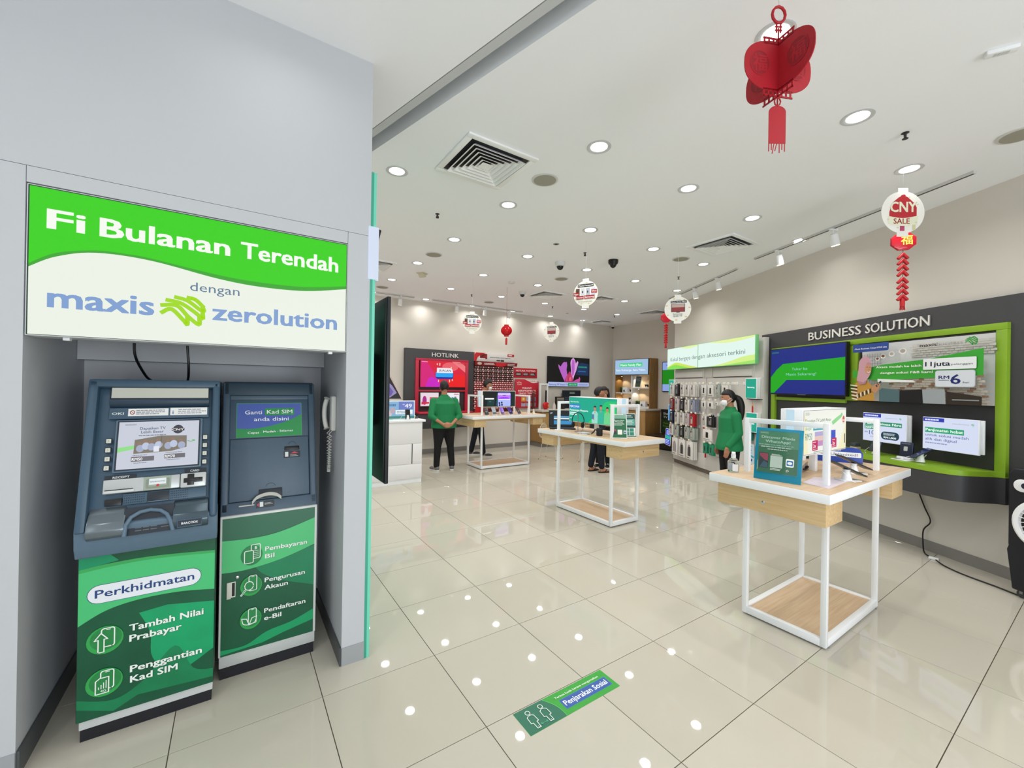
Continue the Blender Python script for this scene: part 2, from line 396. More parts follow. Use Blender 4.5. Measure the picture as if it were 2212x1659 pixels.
for s_, x_, z_, w_ in (('Tambah Nilai', .169, .447, .266), ('Prabayar', .170, .400, .182), ('Penggantian', .174, .262, .257), ('Kad SIM', .175, .215, .165)):
    cv.text(s_, x_ + .001, z_ - .001, .029, mat('#0b3a26', .4), w_, b=.026); cv.text(s_, x_, z_, .029, TXW, w_, b=.024)
for cz in (.435, .250):
    cv.ell(.090, cz, .060, .060, mat('#2f9e4c', .3)); cv.ell(.093, cz + .006, .052, .050, mat('#247f43', .3, noise=.3, scale=30))
    cv.oline(.078, cz - .030, .120, cz + .050, .008, .0042, TXW); cv.line([(.094, cz + .044), (.106, cz + .044)], .003, TXW)
cv.poly([(.068, .385), (.068, .440), (.056, .440), (.076, .468), (.098, .440), (.086, .440), (.086, .385)], mat('#247f43', .3))
cv.line([(.068, .385), (.068, .440), (.056, .440), (.077, .468), (.098, .440), (.087, .440), (.087, .385)], .004, TXW, True)
cv.poly([(.062, .205), (.062, .262), (.075, .272), (.104, .272), (.104, .205)], mat('#247f43', .3))
cv.line([(.062, .205), (.062, .262), (.075, .272), (.104, .272), (.104, .205)], .004, TXW, True)
for i in range(4): cv.line([(.072 + i * .008, .226), (.072 + i * .008, .234 + i * .008)], .003, TXW)
cv.text('4G', .078, .211, .010, TXW, .018)
b.part('printed_panel', k1)
ANG = -math.atan2(.18, .605)
FT = Matrix.Translation((0, -.06, .95)) @ Matrix.Rotation(ANG, 4, 'X')
b = B(); b.prism([(-.038, .815), (-.03, .95), (.158, 1.555), (.19, 1.572), (.64, 1.572), (.64, .815)], .002, .478, KB, 'x', .006); b.part('console_housing', k1)
b = B(FT); b.box((-.002, -.004, -.02), (.032, .06, .648), KB, .007, 2); b.box((.452, -.004, -.02), (.484, .06, .648), KB, .012, 3)
b.box((-.002, -.004, .617), (.484, .07, .655), KB, .008, 2); b.part('console_bezel', k1)
b = B(); b.prism([(-.060, .945), (-.052, .955), (.05, .965), (.05, .815), (-.038, .815), (-.050, .86)], -.003, .485, KL, 'x', .005); b.part('console_sill', k1)
b = B(FT); b.box((.074, .015, .566), (.436, .028, .619), mat('#e8e8e2', .06, metal=1.0), .003); b.box((.070, .012, .562), (.440, .026, .622), KDD, .003); b.part('mirror', k1)
b = B(FT); b.box((.075, .0105, .567), (.435, .0119, .618), mat('#cfd0c6', .06, metal=1.0)); b.part('mirror_glass', k1)
b = B(FT); b.prism([(.026, .522), (.012, .538), (.006, .552), (.008, .563), (.028, .565)], .070, .440, KD, 'x', .002); b.part('ledge', k1)
b = B(FT); b.box((.070, .016, .468), (.440, .03, .521), KB, .003)
cv = Cv(b, 0, .0155); cv.text('OKI', .081, .489, .0105, mat('#c9d3cf', .4), .040, b=.020)
cv.rect(.136, .481, .281, .516, mat('#e3e3e1')); cv.ell(.151, .4985, .009, .0105, mat('#8c2f38')); cv.ell(.151, .4985, .006, .0075, mat('#e3e3e1')); cv.line([(.146, .504), (.156, .493)], .002, mat('#8c2f38')); cv.bars(.164, .276, .486, .512, 3, mat('#7e8590'), 3)
cv.rect(.288, .481, .432, .518, mat('#e3e3e1')); cv.text('i', .296, .487, .018, mat('#6d87a8'), .005); cv.bars(.318, .428, .486, .514, 3, mat('#7e8590'), 5); b.part('instruction_stickers', k1, 'two white instruction stickers beside a small maker mark')
b = B(FT); b.box((.098, .008, .222), (.416, .030, .462), KL, .004); b.box((.105, .0065, .229), (.408, .0085, .456), KDD); b.part('screen_bezel', k1)
b = B(FT); cv = Cv(b, 0, .006)
S0 = E('#c6cbd8', 1.0)
cv.rect(.111, .235, .402, .451, S0); cv.poly([(.111, .312), (.17, .325), (.17, .342), (.111, .333)], E('#8fdc87')); cv.line([(.36, .352), (.372, .348), (.388, .352), (.378, .357)], .003, E('#4fb24b'))
cv.text('Dapatkan TV', .183, .413, .012, E('#5c6478'), .092, b=.014).text('Lebih Besar', .188, .396, .012, E('#5c6478'), .080, b=.014); cv.bars(.180, .285, .382, .389, 1, E('#5c6478'), 3)
cv.ell(.322, .410, .020, .021, E('#3f3f48')); cv.rect(.298, .402, .346, .415, E('#2f2f38')); cv.text('CNY', .300, .4035, .0095, E('#f2f2f2'), .044, b=.020); cv.bars(.132, .175, .434, .442, 2, E('#6f7686'), 8)
cv.poly([(.166, .302), (.168, .366), (.262, .382), (.356, .378), (.357, .322), (.30, .306)], E('#7d7568'))
for i, (x_, z_) in enumerate([(.185, .345), (.205, .355), (.225, .35), (.25, .358), (.285, .352), (.305, .36), (.335, .352)]):
    cv.ell(x_, z_, .008, .011, E('#8f7464')); cv.ell(x_ + .003, z_ - .020, .014, .017, E('#b9c4dc' if i % 2 else '#a2abc4'))
cv.rect(.262, .308, .2635, .380, E('#55504a')); cv.rect(.236, .306, .256, .332, E('#dfe4ee'))
cv.rect(.160, .266, .240, .288, E('#6c6a70')); cv.text('RM50', .163, .270, .013, E('#f4f4f6'), .036, b=.020); cv.rect(.276, .272, .353, .292, E('#6c6a70')); cv.text('RM70', .279, .275, .013, E('#f4f4f6'), .036, b=.020)
cv.bars(.165, .235, .291, .297, 1, E('#7c8190'), 2); cv.bars(.28, .345, .296, .302, 1, E('#7c8190'), 4); cv.bars(.17, .23, .256, .262, 1, E('#7c8190'), 6); cv.bars(.285, .34, .262, .268, 1, E('#7c8190'), 7)
b.part('touch_screen', k1, 'lit touch screen with a printed offer')
KEY = mat('#c9cbc0', .45)
console_buttons(k1, FT @ Matrix.Translation((0, .022, 0)), .0785, (.368, .327, .287, .247), KEY, 1)
console_buttons(k1, FT @ Matrix.Translation((0, .022, 0)), .4275, (.367, .327, .287, .246), KEY, -1)
b = B(FT); cv = Cv(b, 0, .027); cv.rect(.073, .196, .178, .214, KDD); cv.text('RECEIPT', .100, .200, .009, mat('#d8dcdc'), .056, b=.020); cv.rect(.352, .199, .436, .218, KDD); cv.text('CARD', .374, .203, .0095, mat('#d8dcdc'), .034, b=.020); b.part('legend_labels', k1)
b = B(FT); b.box((.074, .004, .132), (.338, .03, .194), mat('#b2b6b6', .35, metal=.3), .004); b.box((.078, .000, .134), (.178, .006, .146), mat('#c7cac9', .4), .002); b.box((.082, -.0008, .146), (.174, .0045, .149), BLACK)
b.box((.209, .002, .134), (.306, .006, .192), mat('#94a091', .5)); cv = Cv(b, 0, .0015)
for i in range(3): cv.oline(.218 + i * .003, .141 + i * .003, .299 - i * .003, .180, .003, .001, mat('#6c776b'))
cv.rect(.228, .156, .288, .183, mat('#d9dfe2')); cv.text('BANKNOTES', .232, .166, .006, mat('#7b8892'), .052, b=.014); cv.ell(.259, .152, .0055, .0055, mat('#c4262e')); b.part('receipt_panel', k1)
b = B(FT); b.box((.340, -.004, .128), (.438, .03, .195), mat('#b8bcbb', .35, metal=.3), .006); b.box((.352, -.0065, .150), (.424, -.003, .172), BLACK, .002); b.box((.366, -.0075, .138), (.392, -.003, .190), BLACK, .002); b.box((.374, -.012, .158), (.412, -.006, .166), mat('#2c2c2e'), .002); b.part('card_reader', k1)
b = B(FT); b.box((.140, .012, .078), (.440, .03, .128), KB, .004)
for (u0, u1) in ((.145, .218), (.306, .372)):
    for i in range(10):
        for j in range(4): b.box((u0 + i * (u1 - u0) / 10, .0108, .086 + j * .010), (u0 + i * (u1 - u0) / 10 + .003, .0121, .090 + j * .010), KDD)
b.box((.223, .0100, .080), (.301, .0125, .124), KDD, .001); b.box((.226, .0050, .080), (.299, .0105, .084), KL, .001); b.box((.083, .010, .081), (.139, .0275, .109), BLACK, .001); b.part('speaker_grille', k1)
for x0, x1, hx in ((.034, .156, '#6a757c'), (.318, .450, '#4a5963')):
    b = B(FT); b.prism([(.03, .078), (.018, .050), (-.006, .010), (-.014, -.022), (-.004, -.046), (.02, -.055), (.03, -.055)], x0, x1, mat(hx, .25, metal=.5), 'x', .004); b.part('tray_cheek', k1)
b = B(FT); b.box((.150, .010, -.055), (.322, .03, .062), KDD)
for i in range(3):
    for j in range(3 if True else 0): b.box((.190 + j * .026, .008, -.040 + i * .012), (.211 + j * .026, .0103, -.036 + i * .012), mat('#59636b'))
for i in range(3): b.box((.278, .008, -.036 + i * .012), (.306, .0103, -.032 + i * .012), mat('#59636b'))
b.tube([(.157, -.005, -.056), (.160, -.006, -.01), (.176, -.006, .022), (.205, -.005, .040), (.24, -.004, .046), (.275, -.005, .038), (.298, -.006, .018), (.312, -.006, -.015), (.322, -.005, -.056)], .0085, KL, 10); b.part('cash_slot', k1)
b = B(FT); b.box((.335, -.016, -.052), (.428, .0, -.014), KB, .004); cv = Cv(b, 0, -.0164); cv.rect(.339, -.047, .425, -.020, KDD); cv.text('BARCODE', .352, -.038, .0095, mat('#d5dde2'), .060, b=.020); b.part('barcode_label', k1)

# --- kiosk two
k2 = thing('payment_kiosk', 'narrower slate grey kiosk with a blue and green Kad SIM poster on its sloping front', 'kiosk', (-.442, .40, 0))
B().box((.008, .012, 0), (.458, .58, .062), mat('#17171f', .5, noise=.2, scale=40)).part('plinth', k2)
B().box((.004, .004, .062), (.462, .585, .122), mat('#b9bdbb', .45, noise=.04, scale=30), .003).part('skirt', k2)
B().box((0, 0, .122), (.465, .585, .862), mat('#cfd3cf', .4), .004).part('base_cabinet', k2)
b = B(); cv = Cv(b, 0, -.0005); cv.rect(.010, .126, .452, .850, mat('#12563a', .3, noise=.3, scale=5))
cv.poly([(.452, .63), (.452, .30)] + spl([(.452, .40), (.30, .46), (.20, .52), (.16, .57)], 12), mat('#137a52', .3, noise=.2, scale=5))
cv.poly(spl([(.010, .16), (.12, .155), (.22, .20), (.34, .22), (.452, .26)], 14) + [(.452, .20), (.3, .17), (.2, .145), (.010, .135)], mat('#169a62', .3))
cv.poly([(.010, .850), (.452, .850), (.452, .790)] + list(reversed(spl([(.010, .735), (.15, .730), (.28, .745), (.452, .790)], 14))), mat('#27634a', .35))
cv.poly(spl([(.010, .735), (.15, .727), (.28, .740), (.452, .790)], 14) + list(reversed(spl([(.010, .566), (.12, .562), (.28, .585), (.452, .636)], 14))), mat('#4fbd78', .3))
for lines, z_ in ((('Pembayaran', 'Bil'), .645), (('Pengurusan', 'Akaun'), .474), (('Pendaftaran', 'e-Bil'), .306)):
    ws = {'Pembayaran': .207, 'Bil': .044, 'Pengurusan': .198, 'Akaun': .112, 'Pendaftaran': .203, 'e-Bil': .082}
    for i, s_ in enumerate(lines):
        cv.text(s_, .207, z_ - i * .041 - .001, .0235, mat('#0b3a26', .4), ws[s_], b=.026); cv.text(s_, .206, z_ - i * .041, .0235, TXW, ws[s_], b=.020)
for i, cz in enumerate((.642, .478, .300)):
    cv.ell(.143, cz - .006, .050, .054, mat('#2f9e4c' if i else '#237a4a', .3)); cv.ell(.146, cz - .002, .043, .046, mat('#27844a', .3))
    if i == 0:
        cv.oline(.140, cz - .025, .182, cz + .050, .007, .004, TXW)
        for j in range(5): cv.line([(.150, cz + .016 - j * .010), (.174, cz + .016 - j * .010)], .0022, TXW)
        cv.text('$', .155, cz + .025, .016, TXW, .012); cv.rrect(.110, cz - .046, .150, cz + .020, .006, mat('#27844a', .3)); cv.oline(.110, cz - .046, .150, cz + .020, .006, .004, TXW)
    else:
        cv.oline(.132, cz - .032, .168, cz + .048, .007, .0038, TXW); cv.line([(.145, cz + .042), (.155, cz + .042)], .0025, TXW)
        if i == 1:
            cv.ell(.133, cz - .004, .021, .024, mat('#27844a', .3)); cv.line([(.133 + .020 * math.cos(a * .5), cz - .004 + .023 * math.sin(a * .5)) for a in range(13)], .004, TXW); cv.line([(.118, cz - .022), (.098, cz - .048)], .009, TXW); cv.line([(.118, cz - .022), (.100, cz - .046)], .004, mat('#27844a', .3))
        else:
            for sx in (-1, 1): cv.line(spl([(.136, cz - .036), (.136 + sx * .028, cz - .022), (.136 + sx * .030, cz + .004)] if False else [(.136, cz - .036), (.136 + sx * .026, cz - .026), (.136 + sx * .034, cz + .004)], 8) + [(.136 + sx * .034, cz + .004), (.136 + sx * .012, cz - .002), (.136, cz - .036)], .0038, TXW)
b.part('printed_panel', k2)
b = B(); b.box((.033, -.012, .427), (.052, .0, .513), mat('#c9c9bf', .5), .002); b.box((.052, -.003, .430), (.072, -.0005, .511), mat('#dcdcd2', .5)); b.box((.056, -.0045, .436), (.069, -.003, .506), BLACK)
b.lathe([(.0085, 0), (.0085, .004), (.004, .006)], CHROME, 14, Matrix.Translation((.079, 0, .531)) @ Matrix.Rotation(PI / 2, 4, 'X')); b.part('cabinet_lock', k2)
KA = -math.atan2(.17, .65); F2 = Matrix.Translation((0, .03, .90)) @ Matrix.Rotation(KA, 4, 'X')
K2 = mat('#435668', .45, noise=.05, scale=60); K2L = mat('#4d6070', .45, noise=.05, scale=60)
b = B(); b.prism([(.04, .862), (.052, .90), (.215, 1.545), (.235, 1.572), (.58, 1.572), (.58, .862)], .002, .463, K2, 'x', .006); b.part('console_housing', k2)
b = B(F2); b.box((-.001, -.006, -.03), (.034, .06, .69), K2, .008, 3); b.box((.430, -.006, -.03), (.465, .06, .69), K2, .008, 3); b.box((-.001, -.006, .612), (.465, .08, .692), mat('#2c4150', .45), .010, 3)
b.box((-.001, -.006, -.055), (.465, .06, .022), K2, .006, 3); b.part('console_bezel', k2)
b = B(F2); b.box((.034, .002, .590), (.430, .03, .618), K2L, .004); b.box((.034, .010, .368), (.430, .03, .592), K2, .002); b.box((.036, .006, .024), (.428, .03, .364), K2L, .003)
b.box((.173, .000, .030), (.287, .012, .078), KDD, .003)
cv = Cv(b, 0, .0055); cv.line(spl([(.321, .322), (.330, .333), (.341, .337), (.352, .333), (.361, .322)], 10), .0025, KDD); cv.line(spl([(.206, .092), (.216, .104), (.230, .108), (.244, .104), (.254, .092)], 10), .0025, KDD); b.part('console_front', k2)
b = B(F2); cv = Cv(b, 0, .0085); cv.rect(.063, .373, .394, .571, mat('#2f9d5c', .25)); cv.rect(.066, .376, .391, .568, mat('#3f58ad', .25))
gw = spl([(.066, .425), (.15, .422), (.25, .440), (.33, .468), (.391, .500)], 14); cv.poly([(.066, .376)] + [(.391, .376)] + list(reversed(gw)), mat('#128f45', .25))
TW_ = mat('#eef2f4', .3); cv.text('Ganti', .104, .506, .022, TW_, .083, b=.008); cv.rect(.202, .497, .354, .540, mat('#128f45', .25)); cv.text('Kad SIM', .212, .507, .022, TW_, .132, b=.008); cv.text('anda disini', .148, .465, .022, TW_, .176, b=.008)
cv.text('Cepat', .118, .393, .012, TW_, .056, b=.01).text('·', .181, .393, .012, TW_).text('Mudah', .194, .396, .012, TW_, .062, b=.01).text('·', .264, .396, .012, TW_).text('Selamat', .276, .398, .012, TW_, .070, b=.01); b.part('poster', k2, 'blue and green poster reading Ganti Kad SIM anda disini')
b = B(F2); b.box((.300, .002, .286), (.378, .008, .310), BLACK, .004); b.box((.306, .000, .294), (.372, .004, .302), mat('#2a2a2c'), .002); cv = Cv(b, 0, .0055); cv.rect(.296, .243, .383, .282, KDD)
cv.rect(.303, .249, .320, .277, mat('#d9dcdc')); cv.poly([(.330, .266), (.352, .278), (.374, .266)], mat('#c9414d')); cv.bars(.330, .376, .248, .262, 2, mat('#b9babb'), 2); b.part('card_slot', k2)
b = B(F2)
arm = spl([(.140, .018), (.165, .045), (.215, .058), (.255, .050), (.280, .030)], 12); arm2 = [(x, z - .018) for x, z in arm]
b.prism(arm + arm2[::-1], -.030, .004, mat('#b4b5ac', .45), 'y'); cv = Cv(b, 0, -.0065); cv.rect(.159, -.022, .247, .014, KDD); cv.poly([(.163, -.004), (.173, .006), (.173, -.014)], mat('#c9414d')); cv.rect(.177, -.016, .194, .010, mat('#d9dcdc')); cv.bars(.200, .244, -.008, .004, 2, mat('#b9babb'), 2); b.part('sim_tray', k2)
b = B(F2); b.box((.080, -.012, -.004), (.152, -.005, .003), mat('#c6c6bd', .4), .002); b.part('slot_lip', k2)
# cables behind the sign, phone on the niche side wall
for i, (px_, q_) in enumerate((((-.80), [(-.80, .50, 1.86), (-.805, .50, 1.75), (-.80, .52, 1.68), (-.775, .60, 1.60), (-.76, .66, 1.574)]), ((-.62), [(-.60, .50, 1.86), (-.597, .50, 1.75), (-.592, .51, 1.66), (-.594, .54, 1.60), (-.60, .58, 1.574)]))):
    B().tube(spl(q_, 16), .006, BLACK, 8).solo('power_cable', ['thin black cable curving down from behind the sign onto the left of the wider kiosk', 'thin black cable hanging straighter, further right behind the big green sign'][i], 'cable')
ph = thing('wall_phone', 'white intercom handset with a coiled cord hung on the niche wall beside the narrower kiosk', 'phone', (.1245, .45, 0))
HW = mat('#cfd0ca', .4)
b = B(); b.box((-.028, -.025, 1.285), (0, .035, 1.495), HW, .008, 3); b.part('cradle', ph)
b = B(); hp = spl([(1.480, .030), (1.44, .046), (1.39, .050), (1.34, .046), (1.295, .030)], 12)
b.tube([(-.040 - .012 * (1 - ((z - 1.388) / .095) ** 2), .06 + y_ - .04, z) for z, y_ in hp], [.019] + [.0135] * (len(hp) - 2) + [.019], HW, 10); b.part('handset', ph)
b = B(); pts = []
for i in range(241):
    t_ = i / 240; z = 1.285 - .25 * math.sin(PI * t_) ** .8 * 1.0; y_ = -.015 + .07 * t_; a = i * 2 * PI / 6
    pts.append((-.03 + .008 * math.cos(a), y_ + .008 * math.sin(a), z))
b.tube(pts, .0022, HW, 5); b.part('coiled_cord', ph)
# screens fixed on the shop side of the pillar wall, seen from behind
t = thing('television', 'tall black screen seen from behind beside the green pillar strip', 'screen', (.40, .395, .935))
B().box((.012, 0, 0), (.036, .70, 1.198), DARK, .004).part('casing', t)
B().box((0, .005, .01), (.012, .70, 1.188), BLACK, .004).part('back_cover', t)
B().box((-.118, .25, .35), (0, .45, .85), BLACK).part('bracket', t)
t = thing('television', 'tilted black screen top peeping above the tall screen by the pillar', 'screen', (.300, .44, 2.30))
b = B(Matrix.Rotation(math.radians(12), 4, 'Y')); b.box((0, 0, 0), (.025, .6, .27), BLACK, .003); b.part('casing', t)
B().box((-.022, .2, .05), (.03, .3, .12), BLACK).part('bracket', t)
# ================================================================ CEILING FITTINGS
LT = bpy.data.lights.new('lamp', 'AREA'); LT.shape = 'DISK'; LT.size = 0.125; LT.energy = LAMP_W; LT.color = (1.0, 0.98, 0.95); LT.spread = math.radians(150)
LT2 = LT.copy(); LT2.energy = LAMP_W * .5      # the row beside the rear wall is dimmed
XS = [-3.85, -2.7, -1.55, -.40, .75, 1.90, 3.05, 4.20, 5.35, 6.53, 7.68, 8.83]; YS = [-6.2, -4.95, -3.7, -2.45, -1.21, .035, 1.30, 2.55, 3.82, 5.07, 6.33]
b = B(); b.lathe([(.090, 0), (.092, -.004), (.082, -.006), (.066, -.002), (.064, 0)], mat('#c9cbce', .35), 24); ring_me = b.mesh('ring')
b = B(); b.lathe([(.0635, -.0005), (.0635, -.0025), (.03, -.0032), (.001, -.0034)], E('#fffdf6', 4.0), 24); dif_me = b.mesh('diffuser')
rn = ['farthest toward the mall', 'fourth toward the mall', 'third toward the mall', 'second toward the mall', 'first toward the mall', 'nearest the two kiosks', 'second back from the entrance', 'third back from the entrance', 'fourth back from the entrance', 'second from the rear wall', 'nearest the rear wall']
cn = {4: 'first from the pillar', 5: 'second from the pillar', 6: 'third from the pillar', 7: 'fourth from the pillar', 8: 'fifth from the pillar', 9: 'sixth from the pillar', 10: 'seventh from the pillar', 11: 'eighth from the pillar'}
def downlight(x, y, lab, grp='round downlights in the shop ceiling', lamp=None):
    t = thing('downlight', lab, 'ceiling light', (x, y, HC), 0, grp)
    for nm, me in (('trim_ring', ring_me), ('diffuser', dif_me)):
        o = bpy.data.objects.new(nm, me); COL.objects.link(o); o.parent = t
    if True:
        l = bpy.data.objects.new('lamp', lamp or (LT2 if y > 6 else LT)); COL.objects.link(l); l.parent = t; l.location = (0, 0, -.012)
    return t
nm_ = 0
for j, y in enumerate(YS):
    for i, x in enumerate(XS):
        nx = (x - slot(.079, y)) * .966
        wn = (Vector((x, y, 0)) - WA).dot(WN)
        if abs(nx) < .2 or wn < .45: continue
        if y > .1 and x < .4: continue
        if nx < 0:
            if y > -2.0 and x > -.5: continue
            if abs(x + .40) < .1 and y > -3: continue
            if (i + j) % 2: continue
            nm_ += 1; downlight(x, y, 'round mall ceiling downlight behind the viewer, %s from the outer edge' % ['first', 'second', 'third', 'fourth', 'fifth', 'sixth', 'seventh', 'eighth', 'ninth', 'tenth', 'eleventh', 'twelfth', 'thirteenth'][min(nm_, 13) - 1], 'round downlights in the mall ceiling'); continue
        lab = 'round recessed downlight, %s, in the row %s' % (cn.get(i, 'left of the pillar line'), rn[j])
        downlight(x, y, lab)
LT3 = LT.copy(); LT3.energy = LAMP_W * .22; downlight(-.22, -.28, 'round downlight close to the white wall above the kiosks', 'round downlights in the mall ceiling', LT3)
def vent(x, y, s, lab):
    t = thing('air_vent', lab, 'air vent', (x, y, HC), 0, 'square ceiling air vents'); h = s / 2
    VM = mat('#f2f3f5', .5)
    b = B(); b.box((-h + .035, -h + .035, -.0045), (h - .035, h - .035, -.0005), BLACK); b.part('dark_void', t)
    def frame(a, c, z0, z1, nm):   # square louvre ring sloping from half-size a (upper) to c (lower)
        v = []; 
        for r_, z_ in ((a, z0), (c, z1), (c - .006, z1), (a - .006, z0)):
            v += [(-r_, -r_, z_), (r_, -r_, z_), (r_, r_, z_), (-r_, r_, z_)]
        f = []
        for k in range(4):
            k2_ = (k + 1) % 4
            for l in range(3): f.append((l * 4 + k, l * 4 + k2_, (l + 1) * 4 + k2_, (l + 1) * 4 + k))
            f.append((12 + k, 12 + k2_, k2_, k))
        B().add(v, f, VM).part(nm, t)
    b = B()
    for x0, x1, y0, y1 in ((-h, h, -h, -h + .05), (-h, h, h - .05, h), (-h, -h + .05, -h + .05, h - .05), (h - .05, h, -h + .05, h - .05)): b.box((x0, y0, -.016), (x1, y1, -.0005), VM, .003)
    b.part('frame', t)
    for k in range(5):
        c = h - .075 - k * (h - .10) / 5.2; frame(c - .030 if c > .07 else c * .5, c, -.004, -.034 + k * .002, 'louvre')
    B().add([(-.05, -.05, -.028), (.05, -.05, -.028), (.05, .05, -.028), (-.05, .05, -.028), (0, 0, -.006)], [(0, 3, 2, 1), (0, 1, 4), (1, 2, 4), (2, 3, 4), (3, 0, 4)], VM).part('centre_plate', t)
vent(1.31, .745, .63, 'large square louvred vent nearest the pillar, with dusty slats')
vent(4.76, .68, .62, 'square louvred vent near the track lights on the right')
vent(1.34, 4.30, .62, 'square louvred vent half hidden behind the pillar sign')
vent(4.82, 4.35, .60, 'square louvred vent beside the small white dome camera')
vent(5.95, 3.95, .50, 'square vent partly hidden behind the smartphones disc')
vent(8.15, 4.30, .62, 'square louvred vent beside the television disc at the rear')
vent(8.22, 6.12, .50, 'square louvred vent in the rear corner by the wall')
def dup_s(me_b, nm, pts, labs, cat, grp):
    me = me_b.mesh(nm)
    for p, l in zip(pts, labs):
        o = bpy.data.objects.new(nm, me); COL.objects.link(o); o.location = p; o['label'] = l; o['category'] = cat; o['group'] = grp
b = B(); b.lathe([(.118, 0), (.118, -.006), (.106, -.009), (.100, -.009)], mat('#cfcfcd', .5), 28); b.lathe([(.100, -.003), (.100, -.0095), (.05, -.011), (.001, -.0115)], mat('#9f9c90', .8, bump=.6, scale=400), 28)
dup_s(b, 'ceiling_speaker', [(1.878, .673, HC), (1.931, 3.274, HC), (4.858, 1.338, HC), (4.235, 3.206, HC), (1.935, 5.749, HC), (4.284, 5.726, HC), (4.20, -1.79, HC)],
      ['round beige ceiling speaker grille beside the largest square vent', 'round ceiling speaker between the pillar and the third row of lights', 'round ceiling speaker in front of the vent near the track lights', 'round ceiling speaker just behind the white dome camera', 'round ceiling speaker low beside the pillar near the rear wall', 'round ceiling speaker above the red wall display at the rear', 'round ceiling speaker at the right edge near the lantern side'], 'speaker', 'round ceiling speakers')
b = B(Matrix.Scale(.75, 4)); b.lathe([(.03, 0), (.03, -.004), (.012, -.008), (.010, -.040), (.012, -.044)], mat('#4a4747', .4, metal=.6), 14); b.lathe([(.024, -.055), (.024, -.058), (.004, -.060)], mat('#3a3535', .4, metal=.6), 14)
b.box((-.020, -.003, -.056), (-.014, .003, -.030), mat('#4a4747', .4, metal=.6)); b.box((.014, -.003, -.056), (.020, .003, -.030), mat('#4a4747', .4, metal=.6)); b.box((-.02, -.003, -.034), (.02, .003, -.030), mat('#4a4747', .4, metal=.6))
dup_s(b, 'fire_sprinkler', [(1.402, 1.934, HC), (3.587, 1.949, HC), (3.608, 5.266, HC), (5.711, 5.246, HC), (5.689, 1.943, HC), (3.532, -1.337, HC), (7.763, 5.225, HC)],
      ['dark sprinkler head below the largest square vent', 'dark sprinkler head between the white and black dome cameras', 'dark sprinkler head near the rear wall rail', 'dark sprinkler head in the rear rows of downlights', 'dark sprinkler head near the rear track rail on the right', 'metal sprinkler head above the white CNY SALE disc', 'faint sprinkler head deepest toward the rear corner'], 'sprinkler', 'ceiling sprinkler heads')
b = B(); b.lathe([(.04, 0), (.04, -.004), (.028, -.006)], mat('#a8a6a4', .5), 18); b.lathe([(.026, -.003), (.02, -.0075), (.001, -.008)], BLACK, 18)
dup_s(b, 'ceiling_sensor', [(3.041, 1.911, HC), (6.575, 5.711, HC)], ['small flat black sensor in the ceiling above the white dome camera', 'tiny dark sensor in the ceiling near the rear wall'], 'sensor', 'small ceiling sensors')
def dome(x, y, s, body, lab):
    t = thing('security_camera', lab, 'camera', (x, y, HC), 0, 'dome cameras')
    B().lathe([(.075 * s, 0), (.075 * s, -.035 * s), (.068 * s, -.058 * s), (.052 * s, -.066 * s)], body, 22).part('housing', t)
    B().lathe([(.052 * s, -.060 * s), (.048 * s, -.085 * s), (.034 * s, -.106 * s), (.014 * s, -.118 * s), (.001, -.120 * s)], mat('#141519', .06), 20).part('dome', t)
dome(3.593, 2.482, 1, mat('#d5d6d8', .4), 'white dome camera with a dark lens on the ceiling, left of the black one')
dome(4.146, 1.953, .95, BLACK, 'black dome camera on the ceiling, right of the white one')
dome(4.279, 4.424, .9, mat('#d5d6d8', .4), 'small white dome camera farther back by a square vent')
dome(9.0, 6.42, .9, mat('#d5d6d8', .4), 'small dome camera in the far rear corner of the ceiling')
b = B(); b.box((-.07, -.07, -.012), (.07, .07, 0), mat('#cfc8b0', .5), .004); b.prism([(-.055, -.012), (.055, -.012), (.04, -.06), (.0, -.075), (-.03, -.055)], -.05, .05, mat('#cfc8b0', .5), 'y', .008); b.solo('motion_detector', 'cream wedge shaped motion detector on the ceiling behind the left lights', 'detector', (2.175, 4.328, HC), .6)
B().lathe([(.06, 0), (.06, -.018), (.045, -.03), (.001, -.034)], mat('#d8d8d6', .5), 20).solo('smoke_detector', 'small round white smoke detector on the ceiling, left of the white camera', 'detector', (3.682, 3.913, HC))
t = thing('emergency_light', 'flat white emergency light fitting on the ceiling at the upper right', 'light', (2.98, -1.845, HC), math.radians(-62))
B().box((-.062, -.022, -.022), (.062, .022, 0), METALW, .004).part('housing', t)
b = B()
for i in range(4): b.box((-.03 + i * .016, -.012, -.0235), (-.019 + i * .016, .012, -.0215), mat('#c6c9c9', .4))
b.part('lens', t)
# track rails and their spotlights
SPD = bpy.data.lights.new('spot_lamp', 'SPOT'); SPD.energy = SPOT_W * 3; SPD.spot_size = math.radians(105); SPD.spot_blend = 1.0; SPD.shadow_soft_size = .03; SPD.color = (1, .93, .84)
def rail(p, q_, lab, grp='white ceiling track rails'):
    p = Vector(p); q_ = Vector(q_); d = q_ - p; t = thing('track_rail', lab, 'track rail', (p.x, p.y, HC), math.atan2(d.y, d.x), grp)
    B().box((0, -.017, -.024), (d.length, .017, 0), mat('#c9c9c8', .4)).part('channel', t)
    B().box((.01, -.008, -.0255), (d.length - .01, .008, -.0235), mat('#3a3836', .6)).part('groove', t)
rail((4.66, -1.51), (5.63, .706), 'near white track rail on the right, above the business display')
rail((5.93, 1.10), (7.0, 3.05), 'farther white track rail on the right, above the accessory wall')
rail((2.75, 6.22), (1.95, 6.24), 'short white track rail left of the rear wall, half hidden')
rail((3.15, 6.22), (5.55, 6.22), 'long white track rail above the red wall display')
